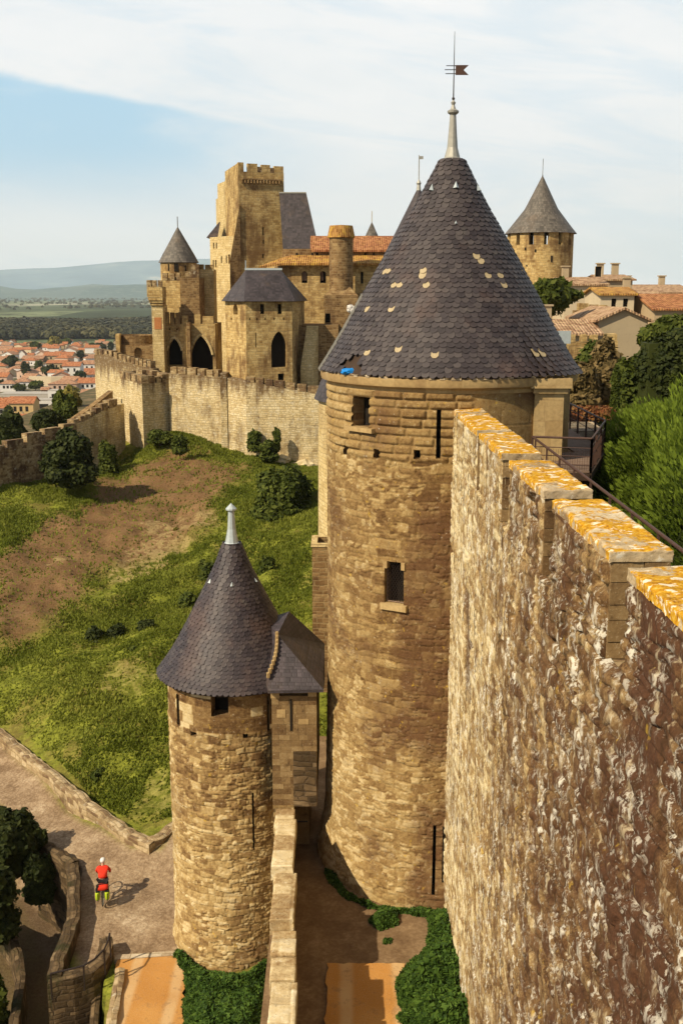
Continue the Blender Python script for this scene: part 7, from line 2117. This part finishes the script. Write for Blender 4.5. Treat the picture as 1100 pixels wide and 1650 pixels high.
# ------------------------------------------------------------------ cyclist
hd_ = Vector((-.13, 1, 0)).normalized(); sd_ = Vector((hd_.y, -hd_.x, 0))
B0 = onz(165.5, 1467, 0.03)
gz0 = float(ground_z(np.array([B0.x]), np.array([B0.y]))[0])
B0 = Vector((B0.x, B0.y, max(0.02, gz0) + .02)); B0 = B0 + hd_ * .35
def L(s, f, u): return B0 + sd_ * s + hd_ * f + Vector((0, 0, u))
bk = empty('touring_bicycle', B0, 'loaded touring bicycle with lime green panniers and a red rack bag', 'bicycle')
M['black'] = mat_plain('black_rubber', (.012, .011, .010), .7, .2)
M['steel'] = mat_plain('frame_paint', (.05, .05, .055), .4, .2)
M['lime'] = mat_plain('lime_pannier_fabric', (.42, .55, .02), .7, .15)
M['red'] = mat_plain('red_jacket_fabric', (.68, .035, .012), .8, .15)
M['helmet'] = mat_plain('white_helmet', (.75, .72, .68), .4, .05)
M['skin'] = mat_plain('skin', (.45, .25, .16), .6, .1)
M['shorts'] = mat_plain('dark_shorts', (.014, .012, .014), .85, .2)
def ring(c, r, rt, mb, n=28):
    pts = [c + hd_ * (r * cos(2 * pi * k / n)) + Vector((0, 0, r * sin(2 * pi * k / n))) for k in range(n)]
    for k in range(n): mb.tube([pts[k], pts[(k + 1) % n]], rt, 6)
for f, nm in ((0, 'wheel'), (1.06, 'wheel')):
    c = L(0, f, .35)
    mb = MB(); ring(c, .33, .022, mb); w_ = mb.build(nm, M['black'], bk)
    mb = MB(); ring(c, .305, .010, mb); mb.build('rim', M['lead'], w_)
    mb = MB()
    for k in range(12): mb.tube([c, c + hd_ * .3 * cos(k * pi / 6) + Vector((0, 0, .3 * sin(k * pi / 6)))], .003, 3)
    mb.tube([c - sd_ * .05, c + sd_ * .05], .02, 6); mb.build('spokes', M['lead'], w_)
mb = MB()
bbk = L(0, .44, .28); seat_t = L(0, .30, .80); head = L(0, .88, .86); head2 = L(0, .92, .70)
for a, b, r_ in ((bbk, seat_t, .017), (seat_t, head, .016), (bbk, head2, .018), (head, head2, .02)): mb.tube([a, b], r_, 6)
for s in (-.055, .055): mb.tube([L(s, 0, .35), L(s * .5, .42, .28)], .01, 5); mb.tube([L(s, 0, .35), L(s * .4, .31, .76)], .01, 5); mb.tube([L(s, 1.06, .35), L(s * .8, .93, .68)], .012, 5)
mb.build('frame', M['steel'], bk)
mb = MB(); mb.tube([head, L(0, .84, 1.0)], .014, 6); mb.tube([L(-.27, .78, 1.0), L(-.10, .86, 1.01), L(.10, .86, 1.01), L(.27, .78, 1.0)], .013, 6); mb.build('handlebar', M['black'], bk)
mb = MB(); mb.tube([seat_t, L(0, .28, .93)], .012, 6); mb.ball(L(0, .27, .95), .1, 10, 6, (.8, 1.3, .4)); mb.build('saddle', M['black'], bk)
mb = MB()
for s in (-.07, .07): mb.tube([L(s, -.22, .74), L(s, .26, .76)], .008, 5); mb.tube([L(s, -.02, .36), L(s, -.12, .74)], .007, 5)
for f in (-.2, 0, .2): mb.tube([L(-.07, f, .745), L(.07, f, .745)], .007, 5)
mb.build('rack', M['black'], bk)
def softbox(name, c, size, mat, parent, rz):
    bm = bmesh.new(); bmesh.ops.create_cube(bm, size=1); bmesh.ops.subdivide_edges(bm, edges=bm.edges, cuts=3, use_grid_fill=True)
    for v in bm.verts:
        p = v.co; k = 1 - .22 * (abs(p.x * 2) ** 4 * abs(p.z * 2) ** 4 + abs(p.x * 2) ** 4 * abs(p.y * 2) ** 4 + abs(p.y * 2) ** 4 * abs(p.z * 2) ** 4) / 2
        v.co = Vector((p.x * size[0] * k, p.y * size[1] * k, p.z * size[2] * k))
    me = bpy.data.meshes.new(name); bm.to_mesh(me); bm.free(); me.materials.append(mat)
    for p_ in me.polygons: p_.use_smooth = True
    o = bpy.data.objects.new(name, me); o.location = c; o.rotation_euler = (0, 0, rz); link(o, parent); return o
rz_ = atan2(-hd_.x, hd_.y)
for s in (-.19, .19):
    pn = softbox('pannier', L(s, -.08, .53), (.18, .34, .40), M['lime'], bk, rz_)
    mb = MB(); mb.box(L(s, -.255, .50), (.03, .02, .34), rz_); mb.box(L(s, -.08, .735), (.16, .30, .03), rz_); mb.build('strap', M['black'], pn)
rb = softbox('rack_bag', L(0, -.04, .85), (.46, .30, .20), M['red'], bk, rz_)
mb = MB(); mb.box(L(-.20, -.1, .90), (.08, .12, .16), rz_); mb.box(L(0, .0, .955), (.40, .06, .02), rz_); mb.build('strap', M['black'], rb)
crk = MB(); crk.tube([L(-.10, .44, .28), L(.10, .44, .28)], .012, 5); crk.tube([L(.10, .44, .28), L(.12, .42, .12)], .01, 5); crk.tube([L(-.10, .44, .28), L(-.12, .46, .44)], .01, 5); crk.box(L(.15, .42, .11), (.09, .07, .02), rz_); crk.box(L(-.15, .46, .45), (.09, .07, .02), rz_); crk.build('pedals', M['black'], bk)

def skin_mesh(name, nodes, edges, mat, parent, sub=2, rootn=0):
    me = bpy.data.meshes.new(name)
    org = Vector(nodes[rootn][0])
    me.from_pydata([tuple(Vector(n[0]) - org) for n in nodes], edges, [])
    o = bpy.data.objects.new(name, me); COL.objects.link(o)
    o.modifiers.new('skin', 'SKIN'); s = o.modifiers.new('sub', 'SUBSURF'); s.levels = sub; s.render_levels = sub
    for i, n in enumerate(nodes):
        r = n[1] if isinstance(n[1], tuple) else (n[1], n[1])
        me.skin_vertices[0].data[i].radius = r
        me.skin_vertices[0].data[i].use_root = (i == rootn)
    dg = bpy.context.evaluated_depsgraph_get(); dg.update()
    m2 = bpy.data.meshes.new_from_object(o.evaluated_get(dg)); bpy.data.objects.remove(o)
    m2.materials.clear(); m2.materials.append(mat)
    for p_ in m2.polygons: p_.use_smooth = True; p_.material_index = 0
    o = bpy.data.objects.new(name, m2); o.location = org; link(o, parent); return o
pr = empty('person', L(0, .3, 0), 'cyclist seen from behind in a red jacket, dark shorts and white helmet', 'person')
hip = L(0, .27, 1.02); waist = L(0, .34, 1.16); chest = L(0, .45, 1.34); neck = L(0, .53, 1.50); hdc = L(0, .60, 1.62)
N_ = [(hip, .135), (waist, .12), (chest, .14), (neck, .055), (L(0, .57, 1.57), .06), (hdc, .092), (L(0, .60, 1.71), .075)]
E_ = [(0, 1), (1, 2), (2, 3), (3, 4), (4, 5), (5, 6)]
for s in (-1, 1):
    b_ = len(N_)
    N_ += [(L(s * .19, .46, 1.42), .06), (L(s * .26, .60, 1.22), .045), (L(s * .26, .74, 1.06), .034), (L(s * .25, .80, 1.02), .03)]
    E_ += [(2, b_), (b_, b_ + 1), (b_ + 1, b_ + 2), (b_ + 2, b_ + 3)]
    for q in range(5):   # fingers closed round the grip
        pass
    k_up = s < 0
    b_ = len(N_)
    N_ += [(L(s * .11, .30, .96), .095), (L(s * .15, .62 if k_up else .52, .80 if k_up else .60), .062), (L(s * .15, .52 if k_up else .42, .52 if k_up else .24), .04), (L(s * .15, .58 if k_up else .54, .48 if k_up else .14), .038)]
    E_ += [(0, b_), (b_, b_ + 1), (b_ + 1, b_ + 2), (b_ + 2, b_ + 3)]
body = skin_mesh('body', N_, E_, M['skin'], pr)
for s in (-1, 1):
    for q in range(4):
        base = L(s * (.215 + q * .022), .80, 1.03)
        skin_mesh('finger', [(base, .011), (base + hd_ * .045 + Vector((0, 0, .0)), .010), (base + hd_ * .055 + Vector((0, 0, -.035)), .009), (base + hd_ * .02 + Vector((0, 0, -.05)), .008)], [(0, 1), (1, 2), (2, 3)], M['skin'], body, 1)
    base = L(s * .20, .79, 1.02); skin_mesh('thumb', [(base, .012), (base - sd_ * s * .03 + hd_ * .02, .011), (base - sd_ * s * .03 + hd_ * .04 + Vector((0, 0, -.03)), .010)], [(0, 1), (1, 2)], M['skin'], body, 1)
J = [(L(0, .24, 1.03), (.19, .17)), (waist, (.20, .16)), (chest, (.235, .17)), (L(0, .51, 1.48), (.095, .09))]
JE = [(0, 1), (1, 2), (2, 3)]
for s in (-1, 1):
    b_ = len(J); J += [(L(s * .19, .46, 1.42), .085), (L(s * .26, .60, 1.22), .066), (L(s * .25, .74, 1.07), .05)]; JE += [(2, b_), (b_, b_ + 1), (b_ + 1, b_ + 2)]
skin_mesh('jacket', J, JE, M['red'], pr)
S_ = [(L(0, .26, 1.02), (.165, .15))]; SE = []
for s in (-1, 1):
    b_ = len(S_); k_up = s < 0; S_ += [(L(s * .11, .30, .95), .115), (L(s * .14, .54 if k_up else .46, .84 if k_up else .70), .085)]; SE += [(0, b_), (b_, b_ + 1)]
skin_mesh('shorts', S_, SE, M['shorts'], pr)
mb = MB(); mb.ball(hdc + Vector((0, 0, .05)) + hd_ * .01, .125, 14, 9, (.9, 1.1, .85)); hl = mb.build('helmet', M['helmet'], pr, smooth=True)
for s in (-1, 1):
    k_up = s < 0; f_, u_ = (.55, .475) if k_up else (.50, .145)
    mb = MB(); mb.ball(L(s * .15, f_, u_), .06, 10, 6, (.8, 2.1, .7)); mb.build('shoe', M['black'], pr, smooth=True)

# ------------------------------------------------------------------ the air
mb = MB(); mb.prism([(-23000, -300), (23000, -300), (23000, 28500), (-23000, 28500)], -60, 1150, bottom=True)
hz_o = mb.build('haze', M['dark'], origin=(0, 0, 0))
m = bpy.data.materials.new('air'); m.use_nodes = True; m.node_tree.nodes.clear(); g = NG(m.node_tree)
vol = g.n('ShaderNodeVolumePrincipled', {'Color': (.84, .93, 1.0, 1), 'Density': 4.8e-5, 'Anisotropy': .0})
g.n('ShaderNodeOutputMaterial', {'Volume': vol.outputs[0]})
hz_o.data.materials.clear(); hz_o.data.materials.append(m)
tag(hz_o, kind='stuff')
